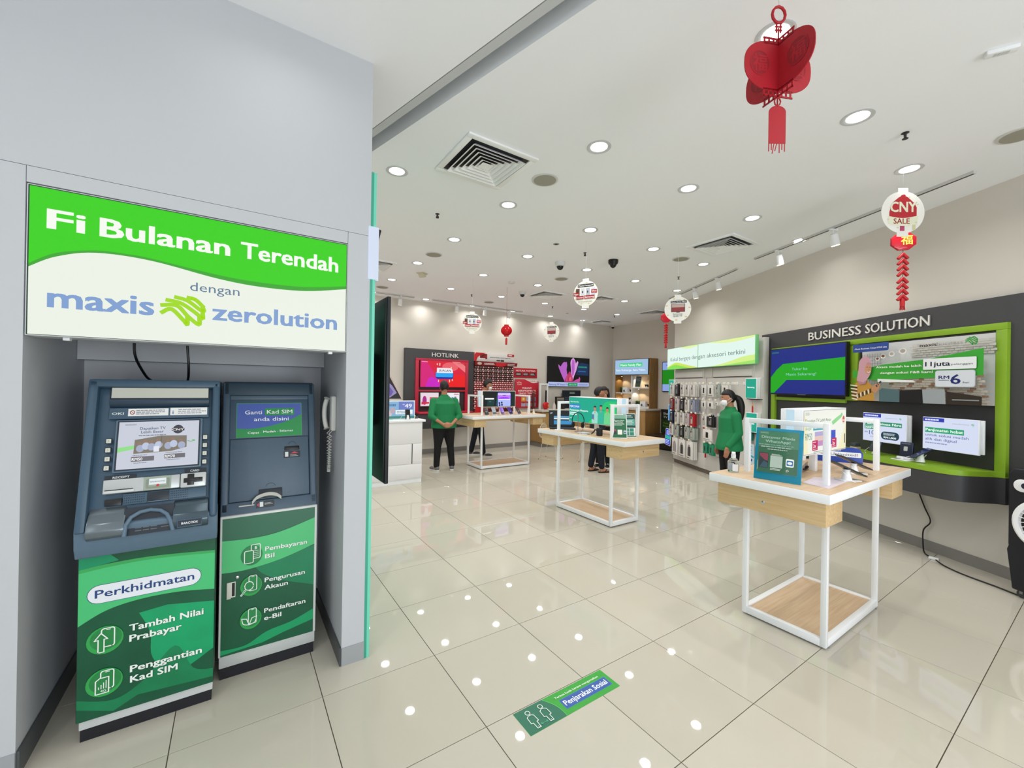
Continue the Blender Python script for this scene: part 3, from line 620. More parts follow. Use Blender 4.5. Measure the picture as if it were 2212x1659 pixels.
def spot(x, y, aim, lab, lamp=True):
    t = thing('spotlight', lab, 'spotlight', (x, y, HC), math.atan2(aim[1], aim[0]) - PI / 2 * 0, 'white track spotlights')
    B().box((-.045, -.014, -.045), (.045, .014, -.025), METALW, .003).part('adapter', t)
    B().cyl(.006, -.12, -.045, METALW, 10).part('stem', t)
    T = Matrix.Translation((.015, 0, -.15)) @ Matrix.Rotation(math.radians(-12), 4, 'Y')
    B(T).lathe([(.028, .07), (.042, .06), (.044, -.06), (.040, -.062)], METALW, 18).part('head', t)
    B(T).lathe([(.040, -.0605), (.040, -.0635), (.001, -.0637)], E('#fff1d8', 3.0), 18).part('lens', t)
    if lamp:
        l = bpy.data.objects.new('lamp', SPD); COL.objects.link(l); l.parent = t; l.location = (.035, 0, -.235); l.rotation_euler = (0, math.radians(-14), 0)
rw_aim = (-WN.x, -WN.y)
for (x, y), lab in zip([(5.16, -.37), (5.47, .33), (6.18, 1.56), (6.52, 2.18)], ['white spotlight on the near right rail, closest to the CNY SALE disc', 'white spotlight at the far end of the near right rail', 'white spotlight on the farther right rail, nearer end', 'white spotlight on the farther right rail beside the television disc']): spot(x, y, rw_aim, lab)
for x, lab in zip([2.45, 3.75, 4.48, 5.15], ['white spotlight on the short rail behind the tall black screen', 'white spotlight above the left half of the red wall display', 'white spotlight above the right half of the red wall display', 'white spotlight just above the little red lantern']): spot(x, 6.22, (0, 1), lab)
spot(7.55, 6.22, (0, 1), 'white spotlight on the ceiling above the flower television')
# ================================================================ HANGING DECORATIONS
TR = mat('#ab0c20', .55, trans=.0, noise=.05, scale=12); TRD = mat('#8f0d1c', .6)
t = thing('paper_lantern', 'large red felt lantern with cut medallions and a long tassel, nearest the viewer', 'lantern', (1.603, -1.357, 2.63))
def plate(ang, sc_=1.0):
    T = Matrix.Rotation(ang, 4, 'Z'); b = B(T)
    out = []
    for i in range(48):
        a = 2 * PI * i / 48; c, s_ = math.cos(a), math.sin(a)
        out.append((.168 * sc_ * (abs(c) ** .8) * (1 if c > 0 else -1), .385 + .112 * (abs(s_) ** .8) * (1 if s_ > 0 else -1)))
    b.prism(out, -.002, .002, TR, 'y')
    for z0, z1 in ((.480, .512), (.252, .286)):
        b.box((-.075, -.002, z0), (.075, .002, z0 + .007), TR); b.box((-.075, -.002, z1 - .007), (.075, .002, z1), TR)
        for i in range(7): b.box((-.073 + i * .0225, -.002, z0), (-.066 + i * .0225, .002, z1), TR)
    for sy in (1, -1):
        cv = Cv(b, 0, -.0022 if sy > 0 else 0, 0, T=None if sy > 0 else (Matrix.Rotation(PI, 4, 'Z') @ Matrix.Translation((0, -.0022, 0))))
        for cx in (-.092, .092):
            cv.ell(cx, .392, .050, .056, TRD, 28); cv.text('福', cx, .362, .055, TR, .070, 'c', b=.014); cv.line([(cx + .048 * math.cos(a * .3491), .392 + .054 * math.sin(a * .3491)) for a in range(18)], .004, TR, True)
    b.part('lantern_panel', t)
for a in (math.radians(74), math.radians(-24)): plate(a)
b = B(Matrix.Rotation(math.radians(-30), 4, 'Z')); b.tube([(0, 0, .21), (0, 0, .56)], .003, TRD, 6)
b.tube([(.030 * math.cos(a * .5236), 0, .620 + .036 * math.sin(a * .5236)) for a in range(12)], .006, TR, 6, True); b.box((-.012, -.002, .54), (-.006, .002, .592), TR); b.box((.006, -.002, .54), (.012, .002, .592), TR)
for z in (.548, .564, .58): b.box((-.016, -.002, z), (.016, .002, z + .005), TR)
b.tube([(0, 0, .655), (0, 0, .778)], .0012, mat('#b9b9bb', .4), 5); b.part('hanger', t)
b = B(Matrix.Rotation(math.radians(-33), 4, 'Z')); b.tube([(.014 * math.cos(a * .7854), 0, .232 + .018 * math.sin(a * .7854)) for a in range(8)], .003, TR, 6, True)
top = [(.038 * math.cos(a * PI / 10), .186 + .028 * math.sin(a * PI / 10)) for a in range(11)]
b.prism([(.038, .045)] + top + [(-.038, .045)], -.0015, .0015, TR, 'y')
for i in range(7): b.prism([(-.038 + i * .0118, .046), (-.0345 + i * .0118, .046), (-.0345 + i * .0118 - (.008 if i in (2, 3) else 0), (.010, .016, .0, .012, .004, .018, .010)[i]), (-.038 + i * .0118 - (.008 if i in (2, 3) else 0), (.010, .016, .0, .012, .004, .018, .010)[i])], -.0012, .0012, TR, 'y')
b.part('tassel', t)
def face_cam(x, y, tw=0): return math.atan2(y + 2.2476, x + .3902) - PI / 2 + tw
DB = mat('#e6e5df', .5)
def disc(x, y, z, r, kind, lab, tw=0):
    t = thing('hanging_sign', lab, 'hanging sign', (x, y, z), face_cam(x, y, tw), 'round cardboard signs hung from the ceiling')
    b = B(); out = [(r * math.cos(2 * PI * i / 40), r * math.sin(2 * PI * i / 40)) for i in range(40)]
    b.prism(out, -.002, .002, DB, 'y'); b.box((-.04, -.0019, r * .95), (.04, .0019, r * 1.16), DB); b.box((-.045, -.0019, -r * 1.16), (.045, .0019, -r * .95), DB)
    cv = Cv(b, 0, -.0022); R1 = mat('#b3222c', .4); cream = mat('#dedfc6', .45)
    if kind == 'cny':
        cv.T = Matrix.Translation((0, 0, -.012)) @ Matrix.Diagonal((1.28, 1, 1.28, 1))
        cv.poly([(-.012, .118), (-.014, .112), (-.028, .104), (-.068, .070), (-.085, .01), (-.085, -.055), (.085, -.055), (.085, .04), (.07, .068), (.03, .105), (.016, .112), (.014, .12), (.006, .124)], R1)
        cv.text('CNY', -.080, .010, .066, mat('#7a1520', .5), .165, b=.014); cv.text('CNY', -.078, .012, .064, cream, .160, b=.026)
        cv.poly([(-.092, -.01 - .005)] + spl([(-.092, -.015), (0, -.028), (.095, -.012)], 8) + [(.090, -.068)] + spl([(.090, -.068), (0, -.080), (-.092, -.062)], 8), cream); cv.text('SALE', -.058, -.064, .034, mat('#96232c', .4), .100, b=.014)
        cv.rect(-.018, -.110, .010, -.078, mat('#b0416a', .4)); cv.rect(.06, -.105, .078, -.07, mat('#c9c79a', .4))
        cv.T = None
        for a in (.5, 1.2, 3.6, 4.4, 5.6): cv.ell(.132 * math.cos(a), .132 * math.sin(a), .007, .005, mat('#cfc9a0', .4))
    elif kind == 'phones':
        k = r / .165
        for a in range(9): cv.ell(.14 * k * math.cos(a * .72), .14 * k * math.sin(a * .72), .015, .008, mat('#d9cfa0', .5))
        cv.T = Matrix.Translation((0, 0, -.004)) @ Matrix.Diagonal((1.24, 1, 1.24, 1)); cv.rect(-.085 * k, .072 * k, .085 * k, .103 * k, mat('#202226')); cv.text('Maxis Postpaid', -.078 * k, .080 * k, .014 * k, mat('#eeeeee'), .156 * k, b=.020); cv.bars(-.03 * k, .03 * k, .110 * k, .116 * k, 1, mat('#55575c'), 2)
        for i, c in enumerate(('#5a4034', '#c9cdd6', '#aeb3c4', '#c3c6d8')): cv.rect((-.105 + i * .056) * k, -.02 * k, (-.065 + i * .056) * k, .058 * k, mat(c)); cv.ell((-.088 + i * .056) * k, .02 * k, .007 * k, .013 * k, mat('#2d2b30'))
        for s_, x0, z0, w_ in (('Oppo', -.130, -.016, .058), ('Vivo', .062, .004, .062), ('Honor', -.098, -.054, .078), ('Samsung', -.012, -.052, .110)):
            cv.rect(x0 * k, z0 * k, (x0 + w_) * k, (z0 + .034) * k, mat('#a8202c')); cv.text(s_, (x0 + .006) * k, (z0 + .009) * k, .017 * k, mat('#f2eeee'), (w_ - .012) * k, b=.020)
        cv.text('5G Smartphones', -.078 * k, -.088 * k, .017 * k, mat('#8f8450'), .15 * k, b=.0)
    else:
        k = r / .165
        for a in range(7): cv.ell(.145 * k * math.cos(a * .9 + 1), .145 * k * math.sin(a * .9 + 1), .015, .008, mat('#d9bf90', .5))
        cv.T = Matrix.Translation((0, 0, -.004)) @ Matrix.Diagonal((1.24, 1, 1.24, 1)); cv.rect(-.072 * k, .068 * k, .088 * k, .092 * k, mat('#202226')); cv.text('Maxis Home Fibre', -.066 * k, .074 * k, .012 * k, mat('#eeeeee'), .148 * k, b=.020); cv.bars(-.02 * k, .03 * k, .100 * k, .105 * k, 1, mat('#55575c'), 4)
        cv.rect(-.065 * k, -.028 * k, .072 * k, .060 * k, mat('#4c4046')); cv.rect(-.060 * k, .020 * k, .067 * k, .056 * k, mat('#b9a39c')); cv.rect(-.060 * k, -.024 * k, .067 * k, .022 * k, mat('#8c3538')); cv.rect(-.014 * k, -.034 * k, .022 * k, -.028 * k, mat('#39363a'))
        cv.text('Samsung', -.046 * k, -.056 * k, .016 * k, mat('#6e6e70'), .092 * k, b=.0); cv.text('QLED TV', -.044 * k, -.078 * k, .016 * k, mat('#55565a'), .088 * k, b=.01)
    b.part('printed_disc', t)
    B().tube([(0, 0, r * 1.15), (0, 0, HC - z)], .0009, mat('#c9c9c9', .4), 4).part('thread', t)
disc(4.139, -1.188, 3.045, .172, 'cny', 'round white hanging sign reading CNY SALE on a red lantern', .72)
disc(3.249, 1.572, 2.739, .160, 'phones', 'round hanging smartphones sign nearest the viewer, under the black camera', -.35)
disc(4.388, 1.052, 2.600, .162, 'tv', 'round hanging television sign with red firecrackers behind it', .05)
disc(3.021, 4.130, 2.646, .165, 'phones', 'round hanging smartphones sign above the red wall display', .1)
disc(4.671, 3.99, 2.610, .165, 'tv', 'round hanging television sign between the red lantern and flower screen', -.4)
# little red lantern
t = thing('paper_lantern', 'small shiny red paper lantern with a short tassel near the rear wall', 'lantern', (3.843, 4.303, 2.36))
b = B()
for i in range(10):
    T = Matrix.Rotation(PI * i / 10, 4, 'Z'); b.prism([(.105 * math.cos(a * PI / 12), .235 + .095 * math.sin(a * PI / 12)) for a in range(24)], -.0012, .0012, mat('#c81420', .25), 'y', T=T)
b.ball((0, 0, .235), (.098, .098, .090), mat('#c81420', .22), 20, 12); b.part('lantern_globe', t)
B().lathe([(.045, .315), (.045, .345)], mat('#b5121e', .4), 16).part('collar', t); B().lathe([(.045, .125), (.045, .150)], mat('#b5121e', .4), 16).part('collar', t)
b = B(); b.tube([(0, 0, .10), (0, 0, .130)], .002, RED, 5); b.lathe([(.018, -.03), (.021, .08), (.012, .10)], RED, 12); b.part('tassel', t)
B().tube([(0, 0, .34), (0, 0, HC - 2.36)], .002, mat('#c06060', .5), 5).part('string', t)
# firecracker strings
def firecracker(x, y, ztop, zbot, lab, oct=True):
    t = thing('firecracker_string', lab, 'decoration', (x, y, zbot), face_cam(x, y, .55), 'hanging red firecracker strings'); H = ztop - zbot
    b = B(); r = .095; out = [(r * 1.05 * math.cos(PI / 8 + a * PI / 4), H + .02 + r * .88 * math.sin(PI / 8 + a * PI / 4)) for a in range(8)]
    b.prism(out, -.012, .012, mat('#c2142a', .3), 'y', .003)
    if oct: cv = Cv(b, 0, -.0125); cv.text('福', .02, H - .005, .062, mat('#dcd460', .35), .085, 'c', b=.020); cv.line([(-.07, H - .03), (-.03, H - .045), (.02, H - .035)], .004, mat('#d86a78', .3))
    b.part('medallion', t)
    n = 8; z0 = .10; step = (H - .08 - z0) / n
    for i in range(n):
        z = z0 + i * step + (.012 if i >= 4 else 0)
        for sx in (-1, 1):
            T = Matrix.Translation((0, 0, z + step * .55)) @ Matrix.Rotation(sx * math.radians(42), 4, 'Y')
            b = B(T); b.lathe([(.012, -step * 1.12), (.0135, -step * 1.05), (.0135, 0), (.012, .004)], mat('#b5121e', .45), 10); b.part('firecracker', t)
    b = B(); b.tube([(0, 0, .08), (0, 0, H + .12)], .0022, mat('#5c3a20', .6), 5); b.tube([(0, 0, H + .1), (0, 0, HC - zbot)], .0010, mat('#c9c9c9', .5), 4); b.part('string', t)
    b = B(); b.lathe([(.017, .028), (.018, .085), (.012, .10)], RED, 12)
    for a in range(8): b.tube([(.014 * math.cos(a * PI / 4), .014 * math.sin(a * PI / 4), .03), (.017 * math.cos(a * PI / 4), .017 * math.sin(a * PI / 4), 0)], .003, RED, 4)
    b.part('tassel', t)
firecracker(4.42, -1.128, 2.862, 2.285, 'red octagon medallion with a long string of firecrackers by the CNY disc')
firecracker(5.47, 2.01, 2.70, 2.22, 'red firecracker string hanging behind the television disc', False)
# floor sticker
t = thing('floor_sticker', 'green and blue social distancing floor sticker with two standing figures', 'sticker', (.742, -.7535, .0003), 0)
T = Matrix.Rotation(-PI / 2, 4, 'X')      # print lies on the floor: local -y (front) becomes up
b = B(T); b.box((0, -.0008, 0), (.584, .0, .146), mat('#2e9e3a', .35)); cv = Cv(b, 0, -.0009, 0, dz=.0002)
cv.rect(.001, .001, .583, .145, mat('#229a26', .35, noise=.12, scale=30))
cv.poly([(.001, .001), (.215, .001)] + spl([(.215, .001), (.214, .045), (.202, .09), (.170, .145)], 12) + [(.001, .145)], mat('#11694e', .4, noise=.1, scale=40))
cv.line(spl([(.217, .001), (.216, .045), (.204, .09), (.172, .145)], 12), .0025, mat('#5cc862', .4))
cv.rect(.242, .030, .560, .094, mat('#3c7cc4', .35)); cv.rect(.244, .032, .558, .092, mat('#2050a0', .35))
cv.text('Penjarakan Sosial', .254, .048, .032, mat('#edf1f4', .35), .290, b=.014); cv.text('Terima kasih kerana mengamalkan', .232, .108, .0125, mat('#dff3df', .35), .300, b=.014)
for cx in (.062, .138):
    W_ = mat('#e6efe9', .35)
    cv.line([(cx + .012 * math.cos(a * .5236), .113 + .012 * math.sin(a * .5236)) for a in range(12)], .0032, W_, True)
    cv.line([(cx - .008, .096), (cx - .019, .088), (cx - .021, .052), (cx - .010, .050), (cx - .009, .016), (cx + .009, .016), (cx + .010, .050), (cx + .021, .052), (cx + .019, .088), (cx + .008, .096)], .0032, W_, True); cv.line([(cx, .018), (cx, .026)], .002, W_)
cv.line([(.085, .026), (.115, .026)], .002, mat('#58b98a')); cv.line([(.088, .032), (.082, .026), (.088, .020)], .002, mat('#58b98a')); cv.line([(.112, .032), (.118, .026), (.112, .020)], .002, mat('#58b98a'))
b.part('print', t)
# ================================================================ DISPLAY TABLES
# local frame: long axis x, front long side at -y; top height 1.0
def display_table(lab, loc, rz, L, Wd, lx0, lx1, ly, bx0, bx1, by, key_end):
    """L x Wd top; legs at lx0/lx1 and +-ly; lit box from bx0 to bx1"""
    t = thing('display_table', lab, 'table', loc, rz, 'white framed shop display tables')
    x0, x1, y0, y1 = -L / 2, L / 2, -Wd / 2, Wd / 2
    b = B(); b.box((x0, y0, .945), (x1, y1, .9985), METALW, .0025); b.part('tabletop', t)
    B().box((x0 + .003, y0 + .003, .998), (x1 - .003, y1 - .003, 1.0), OAKT).part('top_veneer', t)
    for s_ in (-1, 1):
        xa = x0 + .05 if s_ < 0 else x1 - .29; b = B(); b.box((xa, y0 + .035, .80), (xa + .24, y1 - .035, .944), OAKY, .0015)
        xe = xa if s_ < 0 else xa + .24
        db = b.part('drawer_box', t)
        if s_ == key_end:
            b = B(); T = Matrix.Translation((xe, .02, .865)) @ Matrix.Rotation(-PI / 2 if s_ < 0 else PI / 2, 4, 'Y'); b.lathe([(.011, -.001), (.011, .002), (.007, .004), (.003, .0042), (.0028, .002)], CHROME, 16, T); b.part('lock', db)
    b = B(); b.box((x0 + .291, y0 + .12, .905), (x1 - .291, y1 - .12, .944), OAK); b.part('under_rail', t)
    k = .016
    for ax in (lx0, lx1):
        for ay in (-ly, ly): B().box((ax - k, ay - k, .012), (ax + k, ay + k, 1.376), METALW, .0015).part('leg', t)
        B().box((ax - k, -ly + k, 1.344), (ax + k, ly - k, 1.376), METALW, .0015).part('top_rail', t)
        B().box((ax - k, -ly + k, .012), (ax + k, ly - k, .058), METALW, .0015).part('base_rail', t)
    for ay in (-ly, ly): B().box((lx0 + k, ay - k, .012), (lx1 - k, ay + k, .058), METALW, .0015).part('base_rail', t)
    B().box((lx0 + k, -ly + k, .030), (lx1 - k, ly - k, .048), OAKT).part('base_shelf', t)
    for ax in (lx0 + .03, lx1 - .03):
        for ay in (-ly, ly): B().lathe([(.018, 0), (.020, .004), (.009, .008), (.009, .02)], CHROME, 12, Matrix.Translation((ax, ay, 0))).part('foot', t)
    if bx0 is not None:
        xm = (bx0 + bx1) / 2; B().box((xm - .02, -.02, 1.0), (xm + .02, .02, 1.14), METALW, .002).part('sign_post', t)
    return t
def lightbox(lab, loc, rz, W_, D_, H_, draw, side=True):
    t = thing('table_lightbox', lab, 'sign', loc, rz, 'lit box signs on the display tables')
    B().box((0, -D_ / 2, 0), (W_, D_ / 2, H_), METALW, .003).part('housing', t)
    b = B(); cv = Cv(b, 0, -D_ / 2 - .001); cv.rect(.008, .008, W_ - .008, H_ - .008, mat('#2a2c2e')); draw(cv, W_, H_); b.part('lit_face', t)
    if side:
        b = B(); 
        for sx, xx in ((-1, -.0008), (1, W_ + .0008)):
            b.add([(xx, -D_ * .12, .004), (xx, D_ * .24, .004), (xx, D_ * .24, H_ - .004), (xx, -D_ * .12, H_ - .004)], [(0, 1, 2, 3)], E('#c2dfee', .95))
        b.part('side_strip', t)
    return t
T3 = display_table('nearest white framed display table with phones and a teal sign stand', (3.095, -.975, 0), 0, 1.50, .70, -.47, .42, .235, -.375, .33, 0, -1)
T2 = display_table('middle white framed display table with headphones and a laptop', (3.352, 1.455, 0), -PI / 2, 1.50, .675, -.46, .46, .215, -.4, .41, 0, 1)
T1 = display_table('rear white framed display table with a row of phones', (3.975, 4.72, 0), 0, 1.65, .88, -.545, .535, .265, -.36, .40, 0, -1)
PW = E('#f3f4ee', 1.0)
def art3(cv, W, H):
    cv.rect(.010, .010, W - .010, H - .010, E('#f0f1e6', 1.0)); G_ = E('#3c6b52')
    cv.poly([(.01, .01), (.08, .01), (.05, H - .08), (.01, H - .02)], E('#f1ecc4')); cv.poly([(W - .16, .01), (W - .01, .01), (W - .01, H - .1)], E('#f1ecc4'))
    cv.poly(spl([(.46, .215), (.55, .245), (.62, .262)], 8) + [(.64, .278), (.66, .262), (.64, .245)] + spl([(.62, .235), (.56, .215), (.48, .190)], 8), E('#8fd48c'))
    cv.bars(.03, .10, .268, .290, 3, E('#8aa392'), 5); cv.text('Dapatkan TV Lebih Besar', .03, .222, .022, G_, .42, b=.0); cv.text('dengan', .03, .172, .020, E('#55a07a'), .095, b=.0)
    cv.rect(.150, .165, .345, .200, E('#3fa3b4')); cv.text('Maxis Home Fibre', .158, .176, .014, E('#eafcff'), .178, b=.014)
    cv.text('RM50', .03, .105, .045, E('#2f7f66'), .105, b=.0)
    for x0, c1, c2, wz in ((.175, '#b3a9d6', '#c58fc0', .19), (.415, '#3550c0', '#4a2fa8', .11)):
        cv.rect(x0, .055, x0 + wz, .155, E(c1)); cv.rect(x0, .09, x0 + wz, .125, E('#e3c4b9' if wz > .15 else c1)); cv.rect(x0, .055, x0 + wz, .092, E(c2))
    for x0 in (.135, .455):
        cv.rect(x0, .030, x0 + .085, .098, E('#c2185b')); cv.bars(x0 + .01, x0 + .075, .08, .092, 1, E('#f6d6e2'), 6); cv.text('2x', x0 + .014, .050, .022, E('#ffffff'), .04, b=.014); cv.bars(x0 + .01, x0 + .075, .034, .044, 1, E('#f6d6e2'), 7)
    cv.ell(W - .07, .225, .022, .028, E('#c9473f')); cv.text('CNY', W - .09, .212, .013, E('#fdf6e3'), .04, b=.026); cv.rect(W - .092, .19, W - .048, .204, E('#efe7c8'))
    cv.rect(W - .055, .05, W - .040, .12, E('#26282c')); cv.bars(.15, .50, .016, .026, 1, E('#7a7f7c'), 9)
lightbox('lit white box sign with television offers on the nearest display table', (2.705, -.982, 1.14), 0, .735, .135, .31, art3)
def art2(cv, W, H):
    cv.rect(.010, .010, W - .010, H - .010, E('#12a98c', 1.0)); cv.poly([(.36, .010)] + spl([(.36, .010), (.46, .09), (.60, .16), (W - .01, .235)], 12) + [(W - .01, .010)], E('#1fd45a', 1.0))
    cv.poly(spl([(.58, .19), (.62, .255), (.68, .285), (W - .01, .29)], 10) + [(W - .01, .15)], E('#22c272')); cv.text('Maxis Home Fibre', .032, .252, .016, E('#eaffff'), .155, b=.020)
    cv.rect(.014, .175, .210, .228, E('#1f7fd0')); cv.text('PERCUMA!', .020, .187, .026, E('#f4ffff'), .175, b=.014)
    cv.text('Pemasangan Maxperts', .020, .142, .023, E('#f4ffff'), .335, b=.020); cv; cv.bars(.020, .16, .085, .130, 2, E('#f4ffff'), 4, .6); cv.rect(.02, .045, .06, .049, E('#f4ffff')); cv.text('maxis', W - .115, .248, .016, E('#dfffd8'), .075, b=.014)
    for i, (x, hh) in enumerate(((.475, .225), (.575, .240), (.68, .220))):
        cv.poly([(x - .055, .012), (x - .048, hh - .085), (x - .022, hh - .062), (x + .022, hh - .062), (x + .048, hh - .085), (x + .055, .012)], E(('#9fd8cf', '#35b79a', '#6fd28e')[i]))
        cv.poly([(x - .010, hh - .07), (x + .010, hh - .07), (x, hh - .10)], E('#c98f74')); cv.ell(x, hh - .035, .020, .027, E('#c08a70')); cv.poly([(x - .021, hh - .032), (x - .018, hh - .006), (x, hh + .002), (x + .018, hh - .006), (x + .021, hh - .032), (x + .012, hh - .018), (x - .012, hh - .018)], E('#17201f'))
    cv.rect(.425, .06, .465, .12, E('#4a7ba8')); cv.ell(.458, .062, .012, .009, E('#b57f66')); cv.line([(.53, .10), (.60, .075), (.625, .11)], .016, E('#35b79a'))
lightbox('lit teal box sign reading PERCUMA on the middle display table', (3.375, 1.88, 1.115), -PI / 2, .83, .19, .325, art2)
def art1(cv, W, H):
    cv.rect(.010, .010, W - .010, H - .010, E('#0d1a1c', .8)); cv.poly([(.10, .02), (.27, .02), (.28, .18), (.12, .16)], E('#10393a')); cv.rrect(.055, .150, .26, .174, .011, E('#ffffff', 1.3)); cv.bars(.15, .21, .098, .108, 1, E('#9fd6d6'), 2)
    cv.rrect(.335, -.0 + .012, .655, .285, .03, E('#4436b0')); cv.rrect(.345, .20, .645, .280, .02, E('#b7a6ff')); cv.rect(.352, .235, .640, .262, E('#dcd6ff')); cv.rrect(.345, .125, .645, .232, .02, E('#c47bff')); cv.ell(.495, .168, .13, .025, E('#9a2bff')); cv.rrect(.46, .222, .54, .232, .004, E('#1c1435'))
    cv.rrect(.350, .012, .645, .158, .02, E('#aebdf8')); cv.rect(.36, .14, .64, .156, E('#e6ebff'))
    for x, z in ((.385, .075), (.44, .085), (.39, .035), (.445, .04)): cv.ell(x, z, .020, .020, E('#30306e')); cv.ell(x, z, .010, .010, E('#0e0f2c'))
    cv.poly([(.30, .02), (.34, .02), (.345, .25), (.325, .25)], E('#1c4a5a')); cv.rect(W - .10, .012, W - .012, H - .012, E('#0f2a22'))
lightbox('lit box sign showing a purple phone on the rear display table', (3.565, 4.78, 1.14), 0, .765, .19, .315, art1)
# ---------------------------------------------------------------- things on the nearest table
def phone_stand(lab, loc, rz, tilt=-62, body=BLACK, screen=None, ln=.16, cone=True, grp='phones on white security stands', s=1.0, tray=True):
    t = thing('display_phone', lab, 'phone', loc, rz, grp)
    if tray:
        b = B(); b.box((-.04 * s, -.07 * s, 0), (.04 * s, .05 * s, .007 * s), METALW, .003 * s); cv = Cv(b, 0, 0, 0, T=Matrix.Rotation(-PI / 2, 4, 'X') @ Matrix.Translation((0, -.0072 * s, 0)), dz=.0002); cv.rect(-.034 * s, -.066 * s, .034 * s, -.02 * s, mat('#dfe2e0')); cv.bars(-.028 * s, .028 * s, -.06 * s, -.026 * s, 3, mat('#3c4244'), 4); b.part('price_base', t)
    B().lathe([(.030 * s, .006 * s), (.024 * s, .030 * s), (.018 * s, .060 * s), (.022 * s, .072 * s)], METALW, 16).part('stand', t)
    T = Matrix.Translation((0, .0, .078 * s)) @ Matrix.Rotation(math.radians(tilt), 4, 'X'); b = B(T); h = ln * s / 2
    b.box((-.038 * s, -.004 * s, -h), (.038 * s, .004 * s, h), body, .0035 * s); pb = b.part('phone', t)
    b = B(T); cv = Cv(b, 0, -.0042 * s); cv.rrect(-.035 * s, -h + .004, .035 * s, h - .004, .006 * s, screen or mat('#15332a', .08)); cv.ell(0, h - .012 * s, .003 * s, .003 * s, BLACK, 10)
    cv.rect(-.035 * s, -h + .012, .035 * s, -h + .04 * s, mat('#2e353c', .1)); b.part('screen', pb)
    B().tube(spl([(.0, .02 * s, .05 * s), (-.05 * s, .06 * s, .06 * s), (-.09 * s, .05 * s, .02 * s), (-.07 * s, .0, .004)], 12), .0018, METALW, 5).part('cable', t)
    return t
phone_stand('tilted display phone nearest the front corner of the nearest table', (2.90, -1.225, 1.0), math.radians(58), -66, mat('#2c3230', .3), mat('#1d3b2f', .1), .235)
phone_stand('second tilted display phone, farther right on the nearest table', (3.22, -1.165, 1.0), math.radians(58), -66, mat('#2c3038', .3), mat('#1a332b', .1), .235)
t = thing('sign_stand', 'teal blue acrylic stand holding a green Discover poster', 'sign', (2.438, -.872, 1.0), math.radians(-82.5))
TL = Matrix.Rotation(math.radians(-9), 4, 'X')
b = B(TL); b.box((0, 0, 0), (.262, .010, .332), mat('#0f86a8', .2), .002); b.part('backboard', t); B().box((.02, .0, 0), (.242, .10, .006), mat('#0f86a8', .2), .001).part('foot', t)
b = B(TL); cv = Cv(b, 0, -.001); cv.rect(.018, .050, .240, .312, mat('#2e7d50', .15)); cv.rect(.018, .21, .240, .312, mat('#5fa37c', .15)); TWH = mat('#eef4ee', .2)
cv.bars(.026, .075, .296, .306, 2, TWH, 3); cv.text('Discover Maxis', .034, .266, .0165, TWH, .186, b=.026); cv.text('WhatsApp!', .058, .240, .0165, TWH, .138, b=.026)
for i, (a, c) in enumerate(((.022, .226), (.034, .214), (.072, .172))): cv.bars(a, c + .02, .222 - i * .014, .229 - i * .014, 1, TWH, 11 + i, .8)
cv.rect(.028, .075, .080, .172, mat('#2f3d4a', .15)); cv.poly([(.031, .168), (.078, .168), (.078, .120), (.058, .128), (.031, .150)], mat('#c0506a', .15)); cv.poly([(.031, .078), (.078, .078), (.078, .108), (.055, .12)], mat('#4d6f86', .15))
cv.rrect(.092, .084, .160, .158, .003, TWH); cv.bars(.098, .154, .160, .170, 2, TWH, 5); cv.bars(.094, .158, .066, .080, 2, TWH, 8)
cv.rrect(.178, .098, .222, .148, .008, TWH); cv.rrect(.183, .106, .217, .138, .005, mat('#3c72b4', .2)); cv.ell(.200, .122, .013, .009, TWH); cv.line([(.186, .066), (.182, .074), (.190, .080), (.197, .074), (.186, .066)], .002, TWH); cv.line([(.020, .060), (.020, .12)], .0015, TWH)
b.part('poster', t, 'green poster with white lettering behind clear acrylic')
b = B(TL); b.box((.014, -.0035, .045), (.244, -.0022, .318), mat('#f0fff8', .04, trans=1.0, ior=1.45)); b.part('clear_sleeve', t)
t = thing('hand_sanitizer_bottle', 'clear pump bottle of hand sanitizer on the left corner of the nearest table', 'bottle', (2.50, -.708, 1.0), math.radians(-60))
CL = mat('#eef4f6', .03, trans=1.0, ior=1.33); b = B(); b.box((-.036, -.022, 0), (.036, .022, .085), CL, .014, 3); b.lathe([(.030, .080), (.024, .092), (.014, .100)], CL, 18); b.part('bottle', t)
B().lathe([(.015, .100), (.015, .122), (.013, .124)], METALW, 16).box((-.012, -.02, .122), (.012, .012, .140), METALW, .003).part('cap', t)
b = B(); b.box((-.006, -.0232, .012), (.030, -.0222, .058), METALW); b.box((-.034, .0222, .012), (.004, .0232, .060), METALW); b.part('label', t)
t = thing('desk_sign', 'rounded blue desk sign ending in Unlimited! behind the display phones', 'sign', (3.60, -.78, 1.0), math.radians(-64)); bm_ = mat('#1f3f9f', .3)
b = B(Matrix.Rotation(math.radians(-12), 4, 'X')); b.prism([(0, 0), (.32, 0), (.325, .08), (.30, .118), (.26, .125), (.03, .118), (0, .09)], 0, .02, bm_, 'y', .004); cv = Cv(b, 0, -.0005)
cv.bars(.085, .19, .092, .104, 1, METALW, 3, .8); cv.rrect(.03, .046, .312, .084, .008, METALW); cv.text('Go Unlimited!', .05, .055, .020, mat('#6f7f9c'), .24, b=.014); b.part('board', t); B().box((.02, 0, 0), (.30, .10, .008), bm_).part('foot', t)
b = B(); b.box((-.09, -.06, 0), (.09, .06, .02), BLACK, .003); b.box((-.075, .0, .02), (.075, .05, .20), SOFTB, .004); b.solo('card_holder', 'black upright holder at the far end of the nearest table', 'holder', (3.70, -.75, 1.0), math.radians(-64))
